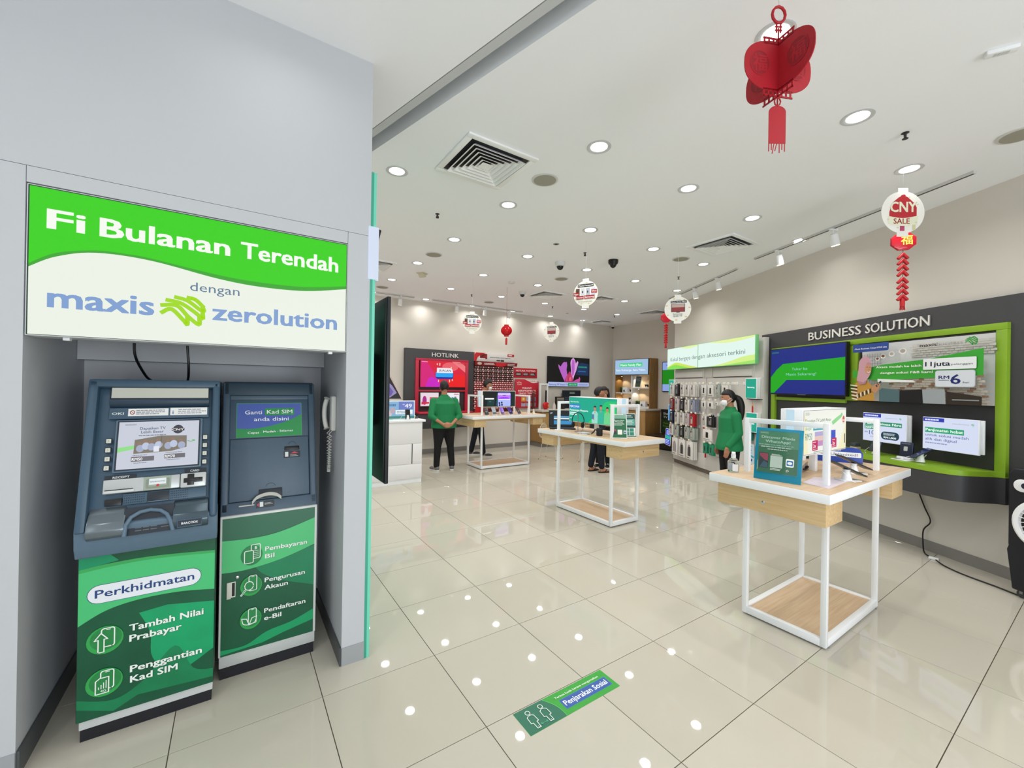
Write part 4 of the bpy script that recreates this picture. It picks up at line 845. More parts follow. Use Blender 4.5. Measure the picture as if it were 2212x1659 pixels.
b = B(); b.box((0, 0, 0), (.52, .20, .045), mat('#a59a94', .5), .004); b.box((.002, .002, .0445), (.518, .198, .046), OAKT); b.solo('display_riser', 'low grey wooden riser block behind the teal sign stand', 'stand', (2.70, -1.02, 1.0), math.radians(14))
b = B(); pts = []
for i in range(60): a = i * .55; pts.append((.05 * math.cos(a) + i * .0022, .028 * math.sin(a * 1.3), .006 + .012 * (1 + math.sin(a * .7)) * .6))
b.tube(pts, .0045, SOFTB, 6); b.solo('cable_bundle', 'tangle of black cable under the lit box on the nearest table', 'cable', (2.98, -.93, 1.046 if False else 1.002), .2)
b = B(); b.prism([(0, 0), (.36, .0), (.40, .10), (.30, .17), (.05, .15)], 0, .0012, mat('#d9cfda', .4)); b.solo('paper_sheet', 'pale lilac sheet lying on the near corner of the nearest table', 'paper', (2.52, -1.26, 1.0), .05)
# ---------------------------------------------------------------- things on the middle table
t = thing('headphones', 'black headphones hung on a slim chrome stand on the middle table', 'headphones', (3.21, 1.63, 1.0), math.radians(-62))
B().lathe([(.045, 0), (.045, .004), (.006, .006), (.0045, .01), (.0045, .20), (.0045, .235)], STEEL, 18).part('stand', t)
hb = [(.078 * math.cos(a), 0, .145 + .098 * math.sin(a)) for a in [math.radians(-25 + 230 * i / 18) for i in range(19)]]
B().tube(hb, .0055, BLACK, 8).part('headband', t)
for sx in (-1, 1): B(Matrix.Translation((sx * .062, 0, .092)) @ Matrix.Rotation(PI / 2, 4, 'Y')).lathe([(.020, -.016), (.034, -.012), (.036, .008), (.026, .014)], SOFTB, 18).part('ear_cup', t)
B().tube(spl([(.04, 0, .07), (.06, .01, .03), (.03, .03, .005), (.10, .02, .004)], 14), .0018, BLACK, 5).part('cable', t)
t = thing('smart_speaker', 'small dark cylindrical speaker on the middle table beside the phone', 'speaker', (3.165, 1.215, 1.0))
B().lathe([(.026, 0), (.034, .004), (.036, .012), (.036, .082), (.033, .090), (.001, .092)], mat('#23262c', .7, bump=.5, scale=300), 24).part('body', t); B().tube(spl([(-.02, .03, .06), (-.01, .06, .07), (0, .09, .04), (.0, .13, .012)], 12), .007, BLACK, 7).part('strap', t)
t = thing('display_phone', 'phone lying flat on a white base beside the small speaker', 'phone', (3.135, 1.44, 1.0), math.radians(-62)); B().box((-.05, -.04, 0), (.05, .04, .006), METALW, .002).part('price_base', t); B().box((-.075, -.035, .012), (.075, .035, .021), mat('#d6dce4', .2), .003).part('phone', t); B().box((-.02, -.02, .006), (.02, .02, .012), METALW).part('stand', t)
t = thing('laptop', 'open laptop showing two blue panels at the far end of the middle table', 'laptop', (3.30, 2.04, 1.0), math.radians(-35))
B().box((-.17, -.12, .0), (.17, .11, .016), mat('#17191c', .4), .004).part('base', t)
T = Matrix.Translation((0, .11, .016)) @ Matrix.Rotation(math.radians(-12), 4, 'X'); b = B(T); b.box((-.17, 0, 0), (.17, .010, .225), mat('#1b1d21', .4), .004); ld = b.part('lid', t)
b = B(T); cv = Cv(b, 0, -.0008); cv.rect(-.162, .012, .162, .215, E('#1b2226')); cv.rect(-.10, .03, .162, .085, E('#3f8fc4')); cv.rect(-.10, .10, .162, .12, E('#dfe9f0')); cv.rect(-.10, .125, .162, .145, E('#5fa9d6')); cv.line([(-.15, .175), (-.14, .192), (-.13, .178), (-.125, .195)], .005, E('#e8eef2')); b.part('screen', ld)
b = B(); b.box((0, 0, 0), (.13, .10, .0015), METALW); b.box((.03, .02, .0015), (.14, .11, .003), mat('#e4e8ea')); b.solo('paper_sheet', 'loose white papers beside the laptop on the middle table', 'paper', (3.13, 1.86, 1.0), .5)
t = thing('charging_stand', 'white cone shaped charging stand beneath the teal lit sign', 'stand', (3.53, 1.62, 1.0), 0); B().lathe([(.036, 0), (.034, .01), (.020, .11), (.022, .125)], METALW, 18).part('cone', t); B(Matrix.Translation((0, 0, .13)) @ Matrix.Rotation(math.radians(50), 4, 'X')).box((-.03, -.004, -.05), (.03, .004, .05), BLACK, .003).part('watch_face', t)
def brochure(lab, loc, rz, wv, h, kind):
    t = thing('brochure_stand', lab, 'sign', loc, rz, 'green poster stands on the middle table'); Tb = Matrix.Rotation(math.radians(-14), 4, 'X'); b = B(Tb)
    b.box((0, 0, 0), (wv, .005, h), mat('#e2e8e6', .25), .001); b.part('acrylic_back', t); B().box((0, 0, 0), (wv, .08, .004), mat('#e2e8e6', .25)).part('foot', t)
    b = B(Tb); cv = Cv(b, 0, -.001)
    if kind == 0:
        cv.rect(.008, .012, wv - .008, h - .006, mat('#1c6b45', .3)); cv.rect(.008, h - .05, wv - .008, h - .006, mat('#7fae9a', .3)); cv.text('Discover Maxis', .03, h - .075, .011, TWH, wv - .06, b=.026).text('WhatsApp!', .045, h - .092, .011, TWH, wv - .09, b=.026); cv.bars(.02, wv - .02, h - .13, h - .10, 3, mat('#cfe3d6'), 3)
        cv.rect(.02, .05, .055, .105, mat('#3b3440')); cv.poly([(.022, .103), (.053, .103), (.053, .078)], mat('#b54f68')); cv.rrect(.07, .045, .12, .10, .003, TWH); cv.rrect(.135, .055, .165, .09, .004, TWH); cv.rect(.139, .06, .161, .082, mat('#3c72b4'))
    else:
        cv.rect(.006, .012, wv - .006, h - .006, mat('#1d4a44', .3)); cv.rect(.010, h - .14, wv - .012, h - .065, mat('#58a79b', .3)); cv.bars(.02, wv - .02, h - .05, h - .02, 2, mat('#dfeeea'), 6); cv.bars(.02, wv - .02, h - .13, h - .075, 4, mat('#e6f2ef'), 9); cv.rect(.010, .02, wv - .01, .115, mat('#dfe9e6'))
        for i in range(2):
            for j in range(2): cv.rect(.016 + i * .055, .026 + j * .044, .064 + i * .055, .064 + j * .044, mat('#2f8f7d'))
    b.part('poster', t)
brochure('left green poster stand with white lettering on the middle table', (3.118, .985, 1.0), math.radians(-38), .175, .275, 0)
brochure('right dark green poster stand with small squares on the middle table', (3.30, .965, 1.0), math.radians(-30), .150, .280, 1)
# ---------------------------------------------------------------- things on the rear table
for i, (x, c, s_) in enumerate(((3.50, '#3a3733', '#2a2622'), (3.67, '#bfc3c8', '#9aa3ad'), (3.85, '#a3202c', '#6a2cc0'), (4.03, '#5a3aa0', '#3d2a80'), (4.22, '#3a3136', '#52201f'))):
    phone_stand('%s display phone on the rear table under the purple phone sign' % ('leftmost dark', 'second, silver', 'third, red', 'fourth, violet', 'rightmost, brownish')[i], (x, 4.42, 1.0), math.radians(-15 + i * 6), -40, mat(c, .3), mat(s_, .15), .15, s=1.05)
for i, x in enumerate((4.52, 4.66)):
    t = thing('charging_stand', ('taller white cone stand at the right end of the rear table', 'lower white cone stand at the right end of the rear table')[i], 'stand', (x, 4.50, 1.0)); B().lathe([(.034, 0), (.030, .01), (.012, .13 - i * .05), (.010, .15 - i * .05)], mat('#d9d3c4', .5), 16).part('cone', t); B().box((-.05, -.06, 0), (.05, -.02, .006), METALW, .002).part('price_base', t)
b = B(); b.box((0, 0, 0), (.30, .20, .0015), mat('#e0cdbf', .5)); b.box((.12, -.05, .0015), (.40, .13, .003), mat('#e6dccf', .5)); b.solo('paper_sheet', 'pale leaflets beside the man in green on the rear table', 'paper', (3.17, 4.42, 1.0), .1)
# ================================================================ BUSINESS DISPLAY on the right wall (local x = -s from s0, front = room)
def RT(s, n, z=0): return RW(s, n, z)
S0_ = 1.49
dp = thing('branded_display', 'charcoal wall display lettered BUSINESS SOLUTION with a lime green frame and shelf', 'wall display', RT(S0_, 0), RZW)
PX = lambda s: S0_ - s                     # s -> local x
W_P = PX(-2.6)
b = B(); b.box((0, -.05, .636), (W_P, 0, 2.41), CHAR, .002); b.part('backing_panel', dp)
def lime(x0, x1, z0, z1, y=.085): B().box((x0, -y, z0), (x1, 0, z1), LIME, .002).part('frame_bar', dp)
lime(PX(1.235), PX(-1.46), 2.12, 2.178); lime(PX(1.235), PX(1.165), .90, 2.119); lime(PX(-1.385), PX(-1.46), .866, 2.119); lime(PX(.035), PX(-.115), 1.46, 2.119, .075); lime(PX(1.165), PX(.036), 1.425, 1.47, .075)
# shelf with an S-curved end
xr = PX(-1.46)
prof = [(PX(1.235), -.05), (PX(1.235), -.30), (PX(1.10), -.40), (PX(.8), -.43), (PX(-1.0), -.44)] + spl([(PX(-1.0), -.44), (PX(-1.22), -.435), (PX(-1.34), -.38), (PX(-1.39), -.24), (PX(-1.42), -.13), (xr, -.085)], 20)[1:] + [(xr, -.05)]
b = B(); b.prism(prof, .862, .905, LIME, 'z'); b.part('shelf', dp)
pr2 = [(x, min(-.05, y + .004)) for x, y in prof]; b = B(); b.prism(pr2, .636, .861, CHAR, 'z'); b.part('shelf_apron', dp)
for s_, x, w_, in (('BUSINESS', PX(.60), .735), ('SOLUTION', PX(-.19), .660)):
    vs, fs = glyphs(s_, .004); x0 = min(v[0] for v in vs); x1 = max(v[0] for v in vs); b = B(); cv = Cv(b, 0, -.062); cv.text(s_, x, 2.235, .103, mat('#eceae6', .4), w_, b=.004)
    cv2 = Cv(b, 0, -.0505); 
    for q_ in range(6): cv2.O = (0, -.0505 - q_ * .0018, 0); cv2.k = 0; cv2.text(s_, x, 2.235, .103, mat('#cfcdc8', .5), w_, b=.004)
    b.part('lettering', dp)
# television
tv = thing('television', 'wall television with a green stripe on blue with pale green lettering, by the tall poster', 'television', RT(1.172, .10, 1.505), RZW)
def telly(t, W, H, D, draw, bez=.012, sc_=BLACK):
    cs_ = B().box((0, -D, 0), (W, 0, H), sc_, .004).part('casing', t)
    b = B(); cv = Cv(b, 0, -D - .0006); cv.rect(bez, bez + .004, W - bez, H - bez, E('#050607')); draw(cv, W, H, bez); b.part('screen', cs_)
def tvd(cv, W, H, e):
    cv.rect(e, e + .004, W - e, H - e, E('#0c2586', .9)); cv.poly([(e, e + .01), (.08, e + .01), (.31, .205), (W - e, .195), (W - e, .470), (.24, .430), (.12, .35), (e, .245)], E('#14ad14', .9))
    cv.text('Tukar ke', .40, .335, .035, E('#8fd0c4'), .26, b=.0).text('Maxis Sekarang!', .30, .265, .035, E('#8fd0c4'), .50, b=.0); cv.bars(.03, .17, .585, .61, 2, E('#2f8f6a'), 4); cv.rect(.50, -.0 + .003, .64, .008, mat('#8a8c8e'))
telly(tv, 1.217, .652, .05, tvd)
B().box((.3, .0, .15), (.9, .0495, .5), SOFTB).part('bracket', tv)
# poster
po = thing('poster', 'large framed poster of a woman in a pink headscarf holding a phone', 'poster', RT(-.158, .051, 1.455), RZW); W_, H_ = 1.233, .66
B().box((0, -.022, 0), (W_, 0, H_), BLACK, .003).part('frame', po)
b = B(); cv = Cv(b, 0, -.0225, dz=.0004); m_ = lambda h: mat(h, .3)
cv.rect(.012, .012, W_ - .014, H_ - .016, m_('#d9dadb'))
for i in range(8): cv.rect(.012 + i * .030, .20, .014 + i * .030, .54, m_('#4c5258'))
for i in range(9): cv.rect(.012, .20 + i * .038, .25, .202 + i * .038, m_('#4c5258'))
for i in range(6):
    for j in range(14): cv.rect(.55 + j * .048 + (i % 2) * .024, .47 + i * .022, .55 + j * .048 + .044 + (i % 2) * .024, .489 + i * .022, m_('#cfcbc6' if (i + j) % 3 else '#c4bfb8'))
for i in range(12):
    for j in range(16): cv.rect(.40 + j * .050 + (i % 2) * .025, .015 + i * .022, .40 + j * .050 + .046 + (i % 2) * .025, .034 + i * .022, m_('#bdb3a6' if (i * 3 + j) % 4 else '#8f6f58'))
cv.poly([(.012, .36), (.012, .26), (.06, .28), (.18, .25), (.30, .235), (W_ - .014, .275), (W_ - .014, .51), (.80, .44), (.35, .405), (.20, .375), (.06, .345)], m_('#3aa336'))
cv.poly([(.30, .255), (.66, .235), (.68, .215), (.30, .22)], m_('#e8e8e8'))
cv.poly([(.012, .555), (.40, .555), (.41, .56), (.415, .575), (.415, H_ - .016), (.012, H_ - .016)], m_('#2b4a96')); cv.text('Maxis Business Cloud POS Lite', .035, .585, .017, m_('#e8edf4'), .36, b=.014, sl=.0)
cv.text('maxis', .715, .560, .030, m_('#2c3338'), .145, b=.020).text('business', .863, .560, .030, m_('#8a9196'), .205, b=.0); logo(cv, 1.090, .545, .085, .068, m_('#3f9b45'))
for x, z, r_ in ((.30, .468, .022), (.36, .492, .026), (.45, .510, .030), (.56, .532, .036)): cv.ell(x, z, r_, r_ * .8, m_('#e9e7e4')); cv.ell(x, z + .003, r_ * .72, r_ * .55, m_('#6b4a34' if r_ < .03 else '#a8a19a'))
cv.text('Akses mudah ke lebih', .29, .368, .022, m_('#eef5ea'), .445, b=.020).text('dengan solusi F&B kami', .335, .305, .022, m_('#eef5ea'), .50, b=.020)
cv.rrect(.752, .335, 1.175, .440, .008, m_('#e9edf0')); cv.text('11juta', .772, .368, .042, m_('#1d2540'), .205, b=.020); cv.text('pelanggan', .985, .372, .016, m_('#3c4658'), .165, b=.0)
cv.rrect(.857, .170, 1.170, .325, .022, m_('#b9c2cc')); cv.rrect(.862, .176, 1.165, .320, .020, m_('#d5dbe3')); cv.text('RM', .888, .245, .030, m_('#1d2a6c'), .085, b=.020); cv.rect(.888, .232, .972, .236, m_('#1d2a6c')); cv.text('6', .985, .200, .085, m_('#1d2a6c'), .075, b=.014); cv.text('/hari', 1.075, .205, .016, m_('#3f4a66'), .05, b=.0)
cv.poly([(.33, .012), (.33, .13), (.36, .155), (.54, .135), (.54, .012)], m_('#4f6a70')); cv.poly([(.54, .012), (.54, .135), (.75, .145), (.76, .012)], m_('#17181a')); cv.poly([(.76, .012), (.75, .145), (.94, .150), (.95, .012)], m_('#9aa1a6')); cv.poly([(.95, .012), (.95, .13), (W_ - .014, .09), (W_ - .014, .012)], m_('#2e2620')); cv.rect(1.0, .05, 1.2, .06, m_('#8d8f92'))
# woman: headscarf, face, striped arm, mustard bib
cv.poly(spl([(.03, .015), (.025, .12), (.06, .20)], 6) + spl([(.06, .20), (.12, .245), (.20, .23)], 6) + [(.27, .16), (.28, .015)], m_('#c08f3f')); 
for i in range(9): z = .03 + i * .019; cv.poly([(.018 - .002 * i + .0, z), (.085, z - .012), (.088, z - .002), (.018 - .002 * i, z + .010)], m_('#23262a' if i % 2 else '#e6e4df'))
for i in range(8): x = .085 + i * .022; cv.poly([(x, .035 + i * .009), (x + .011, .040 + i * .009), (x + .004, .088 + i * .009), (x - .008, .080 + i * .009)], m_('#23262a' if i % 2 else '#e6e4df'))
cv.poly(spl([(.085, .265), (.10, .36), (.11, .45), (.16, .50), (.215, .49), (.245, .44)], 16) + spl([(.245, .44), (.250, .36), (.235, .30), (.20, .245)], 8) + [(.16, .215), (.085, .235)], m_('#c99aa6'))
cv.poly([(.085, .235), (.16, .215), (.20, .245), (.185, .20), (.12, .19)], m_('#b07f8d')); cv.ell(.212, .365, .036, .058, m_('#c79370')); cv.poly([(.19, .415), (.215, .440), (.248, .425), (.246, .405), (.205, .412)], m_('#b98797')); cv.line([(.195, .382), (.21, .386)], .004, m_('#33221c')); cv.line([(.228, .380), (.242, .383)], .004, m_('#33221c')); cv.line(spl([(.205, .332), (.222, .322), (.238, .336)], 5), .007, m_('#f1e8e2')); cv.ell(.226, .356, .005, .009, m_('#b37f5e'))
cv.poly([(.255, .125), (.30, .10), (.335, .14), (.345, .19), (.30, .20), (.265, .17)], m_('#c08a66')); cv.poly([(.300, .178), (.315, .165), (.368, .222), (.352, .232)], m_('#24344a')); cv.line([(.335, .205), (.35, .19)], .012, m_('#c08a66')); cv.line([(.32, .19), (.338, .175)], .012, m_('#c08a66'))
b.part('print', po, 'printed scene with a green banner and price tag')
# two lit signs standing off the wall over the shelf
def offer_sign(s, z, W, H, lab, draw):
    t = thing('lightbox_sign', lab, 'sign', RT(s, .19, z), RZW, 'white lit signs over the lime shelf')
    B().box((0, -.018, 0), (W, .0, H), METALW, .002).part('front_panel', t); B().box((.012, .022, .006), (W + .004, .040, H - .004), METALW, .002).part('rear_panel', t)
    B().box((.03, .0, .03), (W - .03, .022, H - .03), E('#eef2ff', .8)).part('light_core', t); B().box((W * .4, .04, H * .35), (W * .6, .138, H * .65), DARK).part('wall_bracket', t)
    b = B(); cv = Cv(b, 0, -.0185); cv.rect(.004, .004, W - .004, H - .004, E('#d3dbf2', 1.0)); draw(cv, W, H); b.part('lit_face', t)
NV = E('#2a3f94'); TG = E('#1f8f6a')
def dA(cv, W, H):
    cv.rect(.004, H - .045, .20, H - .006, E('#2436b0')); cv.bars(.02, .18, H - .035, H - .018, 1, E('#dfe4ff'), 4, .9); cv.text('maxisbusiness', .245, H - .050, .011, E('#8fa0a8'), .125, b=0); logo(cv, .385, H - .055, .022, .018, E('#6fb98a'))
    cv.rect(.022, .170, .415, .215, TG); cv.text('Maxis Business Fibre', .028, .182, .024, E('#f2fff8'), .38, b=.020); cv.rect(.022, .130, .185, .166, TG); cv.text('300Mbps', .028, .138, .021, E('#f2fff8'), .15, b=.020)
    cv.text('RM', .025, .086, .018, NV, .032, b=0); cv.text('103', .075, .072, .044, NV, .095, b=.0); cv.text('RM199', .09, .042, .014, E('#7d88b4'), .07, b=0); cv.rrect(.205, .035, .390, .118, .038, E('#16364a')); cv.bars(.23, .36, .078, .105, 3, E('#dfeef2'), 8); cv.text('RM1,000', .235, .048, .019, E('#f2fff8'), .125, b=.026)
offer_sign(-.317, 1.035, .458, .305, 'left white lit sign reading Business Fibre above the lime shelf', dA)
def dB(cv, W, H):
    cv.rect(.004, H - .042, .18, H - .006, E('#2436b0')); cv.bars(.02, .165, H - .033, H - .017, 1, E('#dfe4ff'), 5, .9); cv.text('maxisbusiness', .245, H - .052, .011, E('#8fa0a8'), .125, b=0); logo(cv, .385, H - .056, .022, .018, E('#6fb98a'))
    cv.rect(.022, .160, .335, .208, E('#1fa06e')); cv.text('Penjimatan hebat', .028, .173, .026, E('#f2fff8'), .30, b=.020); cv.text('untuk solusi mudah', .025, .126, .024, NV, .345, b=0); cv.text('alih dan digital', .025, .087, .024, NV, .255, b=0); cv.bars(.025, .22, .056, .068, 1, E('#8b96bf'), 4, .8)
offer_sign(-.922, 1.035, .442, .305, 'right white lit sign reading Penjimatan hebat above the lime shelf', dB)
# phones on the lime shelf
def wp(s, n, z=.905): return RT(s, n, z)
phone_stand('dark phone on a tall white stand under the Business Fibre sign', wp(-.52, .27), RZW + .5, -60, BLACK, mat('#2a343c', .1), .17, s=1.15, tray=False)
t = thing('mobile_router', 'dark navy upright wireless router between the two lit signs', 'router', wp(-.80, .24), RZW + .2)
B().box((-.05, -.03, 0), (.05, .03, .02), METALW, .004).part('base', t); b = B(Matrix.Translation((0, 0, .02)) @ Matrix.Rotation(math.radians(-8), 4, 'X')); b.box((-.055, -.015, 0), (.055, .015, .15), mat('#1a2238', .3), .01, 3); b.part('body', t)
b = B(Matrix.Translation((0, 0, .02)) @ Matrix.Rotation(math.radians(-8), 4, 'X')); cv = Cv(b, 0, -.0155); cv.rrect(-.018, .06, .014, .105, .006, mat('#b9bdb8', .3)); cv.bars(-.04, .04, .125, .14, 1, mat('#6f7a94'), 3); b.part('badge', t)
phone_stand('dark blue phone on a white stand under the Penjimatan sign', wp(-.98, .30), RZW - .5, -55, mat('#1f2a4a', .25), mat('#22305c', .1), .15, s=1.15, tray=False)
b = B(); b.box((-.09, -.06, 0), (.06, .05, .008), METALW, .003); b.box((-.06, -.03, .008), (.0, .0, .035), METALW, .004); b.box((-.07, -.05, .0082), (-.02, -.02, .0095), mat('#3a3e40')); b.tube(spl([(0, 0, .03), (.05, .02, .05), (.10, .0, .01)], 8), .002, METALW, 5); b.solo('cable_dock', 'white price base with its cable on the lime shelf by the router', 'price tag', wp(-.86, .32), RZW)
b = B(); b.box((-.04, -.03, 0), (.04, .03, .05), mat('#b9a58c', .5), .006); b.box((-.035, -.032, .05), (.03, .03, .09), mat('#3b4048', .4), .004); b.box((-.05, -.05, 0), (.06, -.03, .012), METALW); b.solo('accessory_box', 'small tan and grey boxed accessory at the left of the lime shelf', 'box', wp(-.28, .26), RZW)
# black power cable and socket adaptor
B().tube(spl([RT(-.72, .10, .70), RT(-.73, .03, .60), RT(-.80, .02, .42), RT(-.86, .03, .30), RT(-.80, .03, .20), RT(-.82, .06, .08), RT(-.90, .14, .012), RT(-1.0, .19, .010)], 30), .006, BLACK, 7).solo('power_cable', 'black cable hanging from the business display down onto the floor', 'cable')
B(Matrix.Translation(RT(-1.02, .20)) @ Matrix.Rotation(RZW + .5, 4, 'Z')).box((-.03, -.014, 0), (.04, .014, .022), METALW, .004).solo('cable_adaptor', 'small white plug joining two black cables on the floor', 'adaptor')
B().tube(spl([RT(-1.06, .22, .012), RT(-1.18, .28, .008), RT(-1.35, .31, .007), RT(-1.55, .30, .007), RT(-1.72, .30, .010), RT(-1.80, .26, .05)], 26), .006, BLACK, 7).solo('power_cable', 'black cable trailing across the floor to the black air cooler', 'cable')
# air cooler
ac = thing('air_cooler', 'black portable air cooler with white dial panel, cut off by the right edge', 'air cooler', RT(-1.66, .36), RZW); AB = mat('#15161f', .5, bump=.15, scale=200)
b = B(); b.prism([(0, .40), (0, .95), (.03, 1.0), (.44, 1.0), (.46, .95), (.46, .40), (.45, .36), (.44, .06), (.025, .06), (.01, .36)], 0, .295, AB, 'y', .012, 3); b.part('body', ac)
b = B(); out = [((.36 if math.cos(a) > 0 else .085) + .048 * math.cos(a), .872 + .048 * math.sin(a)) for a in [2 * PI * (i + .5) / 28 for i in range(28)]]; b.prism(out, -.012, .002, METALW, 'y', .004)
for x in (.115, .235): b.lathe([(.024, 0), (.022, .016), (.001, .018)], mat('#1c2238', .4), 16, Matrix.Translation((x, -.012, .875)) @ Matrix.Rotation(PI / 2, 4, 'X'))
b.part('dial_panel', ac)
b = B(Matrix.Translation((.23, 0, .60)) @ Matrix.Rotation(PI / 2, 4, 'X')); b.lathe([(.195, -.002), (.195, .018), (.180, .028), (.155, .026), (.150, .006), (.001, .005)], METALW, 40); b.part('fan_ring', ac)
b = B(Matrix.Translation((.23, 0, .60)) @ Matrix.Rotation(PI / 2, 4, 'X')); b.lathe([(.148, .0065), (.001, .0066)], BLACK, 30)
for i in range(24): a = i * PI / 12; b.tube([(.03 * math.cos(a), .03 * math.sin(a), .018), (.095 * math.cos(a + .2), .095 * math.sin(a + .2), .020), (.152 * math.cos(a + .3), .152 * math.sin(a + .3), .022)], .003, METALW, 5)
b.lathe([(.035, .012), (.030, .026), (.001, .028)], METALW, 18); b.part('fan_grille', ac)
for x in (.06, .40):
    for y in (.05, .27): B(Matrix.Translation((x, y, .03)) @ Matrix.Rotation(PI / 2, 4, 'X')).lathe([(.028, -.010), (.030, -.006), (.030, .006), (.028, .010)], mat('#3a3d3c', .4), 18).box((-.01, .0, -.012), (.01, .035, .012), STEEL).part('caster', ac)
# ================================================================ ACCESSORY WALL UNIT
_before = set(bpy.data.objects)
US = 3.70; ux = lambda s: US - s
au = thing('accessory_display', 'white accessory wall unit with rows of hooks under a long glowing green sign', 'display unit', RT(US, 0), RZW)
UW = ux(1.16); PANW = mat('#cfccc8', .5)
b = B(); b.box((0, -.27, .12), (UW, -.185, 2.34), PANW, .003); b.part('carcass', au); B().box((.01, -.28, .046), (UW - .01, -.19, .119), mat('#6f655c', .5)).part('plinth', au)
for x0, x1 in ((0, ux(2.64)), (ux(2.63), ux(2.40)), (ux(2.39), ux(1.34))): B().box((x0 + .002, -.285, 1.76), (x1 - .002, -.2702, 1.935), PANW, .002).part('upper_panel', au)
for x0, x1 in ((.03, ux(2.69)), (ux(2.36), ux(1.38))): B().box((x0, -.292, 1.765), (x1, -.2852, 1.775), BLACK).box((x0, -.293, 1.775), (x1, -.2853, 1.885), mat('#dcdad6', .4), .001).part('flap_panel', au)
for x0, x1 in ((0, ux(2.59)), (ux(2.54), ux(1.16))): B().box((x0 + .003, -.283, .40), (x1 - .003, -.2702, 1.755), mat('#d6d3ce', .5)).part('hook_panel', au)
for x0, x1 in ((0, ux(2.55)), (ux(2.55), ux(1.16))): B().box((x0 + .002, -.300, .121), (x1 - .002, -.2702, .396), PANW, .002).part('lower_door', au)
ls = thing('lightbox_sign', 'long glowing pale green sign reading Kekal bergaya dengan aksesori terkini', 'sign', RT(3.805, .29, 1.945), RZW)
LW = 2.64; B().box((0, -.11, 0), (LW, -.055, .43), mat('#7fd08a', .4), .003).part('housing', ls)
for k, (x0, x1) in enumerate(((0, 1.14), (1.146, LW))):
    b = B(); cv = Cv(b, 0, -.1115); cv.rect(x0 + .006, .006, x1 - .006, .424, E('#e0f5ec', 1.0))
    if k == 0:
        cv.poly([(x0 + .006, .006), (x0 + .006, .05)] + spl([(x0 + .006, .05), (.35, .13), (.7, .08), (1.134, .01)], 12) + [(1.13, .006)], E('#cfe45f')); cv.poly([(x0 + .006, .006), (x0 + .006, .03)] + spl([(x0 + .006, .03), (.3, .09), (.6, .05), (.85, .01)], 12) + [(.84, .006)], E('#86e04f')); cv.poly([(.5, .424)] + spl([(.5, .424), (.8, .38), (1.134, .40)], 6) + [(1.134, .424)], E('#e2f3a8'))
    else:
        cv.poly([(x0 + .4, .006)] + spl([(x0 + .4, .006), (x0 + .8, .05), (x0 + 1.2, .12), (x1 - .006, .14)], 10) + [(x1 - .006, .006)], E('#d3f08a')); cv.poly([(x0 + .7, .006)] + spl([(x0 + .7, .006), (x0 + 1.1, .035), (x1 - .006, .06)], 8) + [(x1 - .006, .006)], E('#9fe36a')); cv.poly([(x0 + .3, .424)] + spl([(x0 + .3, .424), (x0 + .9, .37), (x1 - .006, .40)], 8) + [(x1 - .006, .424)], E('#e4f2a0'))
    cv.k = 12
    if k == 0: cv.text('Kekal bergaya den', .14, .165, .075, E('#5f7a78'), .99, b=0)
    else: cv.text('gan aksesori terkini', 1.155, .165, .075, E('#5f7a78'), 1.27, b=0)
    b.part('lit_face', ls)
# side blade signs
def blade(s, z, h, w_, col, txt, lab, rot=0):
    t = thing('blade_sign', lab, 'sign', RT(s, .30, z), RZW + rot, 'small lit signs at the edges of the accessory wall')
    B().box((0, -.05, 0), (w_, .012, h), METALW, .004).part('frame', t); b = B(); cv = Cv(b, 0, -.0505); cv.rect(.012, .012, w_ - .012, h - .012, E(col, .95))
    if not txt[0]: cv.bars(w_ * .3, w_ * .8, h * .38, h * .60, 2, E('#f2fffb'), 3, .5)
    for i, q_ in enumerate(txt): cv.text(q_, w_ / 2, h * .52 - i * .055, .022, E('#f2fffb'), w_ * .62, 'c', b=.026)
    b.part('lit_face', t); B().box((.02, -.04, -.012), (w_ + .06, -.0, -.001), DARK).part('arm', t)
blade(1.44, 1.43, .31, .25, '#16a58a', ['Samsung'], 'upper right teal lit sign on the accessory wall, beside the woman in green')
blade(1.42, .93, .295, .25, '#16a58a', ['', ''], 'lower right teal lit sign with two white lines on the accessory wall')
blade(3.83, 1.43, .31, .22, '#19ab93', ['Apple'], 'upper left teal lit sign at the far edge of the accessory wall')
blade(3.84, .89, .33, .20, '#3f9fe0', ['', ''], 'middle left sky blue lit sign at the far edge of the accessory wall')
t = thing('tilted_sign', 'tilted bright blue price sign low at the far edge of the accessory wall', 'sign', RT(3.82, .42, .40), RZW + .1); b = B(Matrix.Rotation(math.radians(8), 4, 'Y')); b.box((0, -.012, 0), (.20, 0, .34), METALW, .002); b.part('board', t)
b = B(Matrix.Rotation(math.radians(8), 4, 'Y')); cv = Cv(b, 0, -.0126); cv.rect(.010, .012, .190, .330, E('#2038c8', .9)); cv.rect(.012, .13, .188, .20, E('#25b8a0', .9)); cv.bars(.04, .16, .21, .31, 4, E('#dfe8ff'), 5); cv.bars(.03, .17, .03, .12, 3, E('#dfe8ff'), 8); b.part('print', t); B().box((.05, 0, .25), (.09, .13, .27), DARK).part('arm', t)
t = thing('price_card', 'pale blue card reading 40% hung low at the right of the accessory wall', 'sign', RT(1.47, .31, .45), RZW); B().box((0, -.006, 0), (.20, 0, .30), METALW).part('board', t)
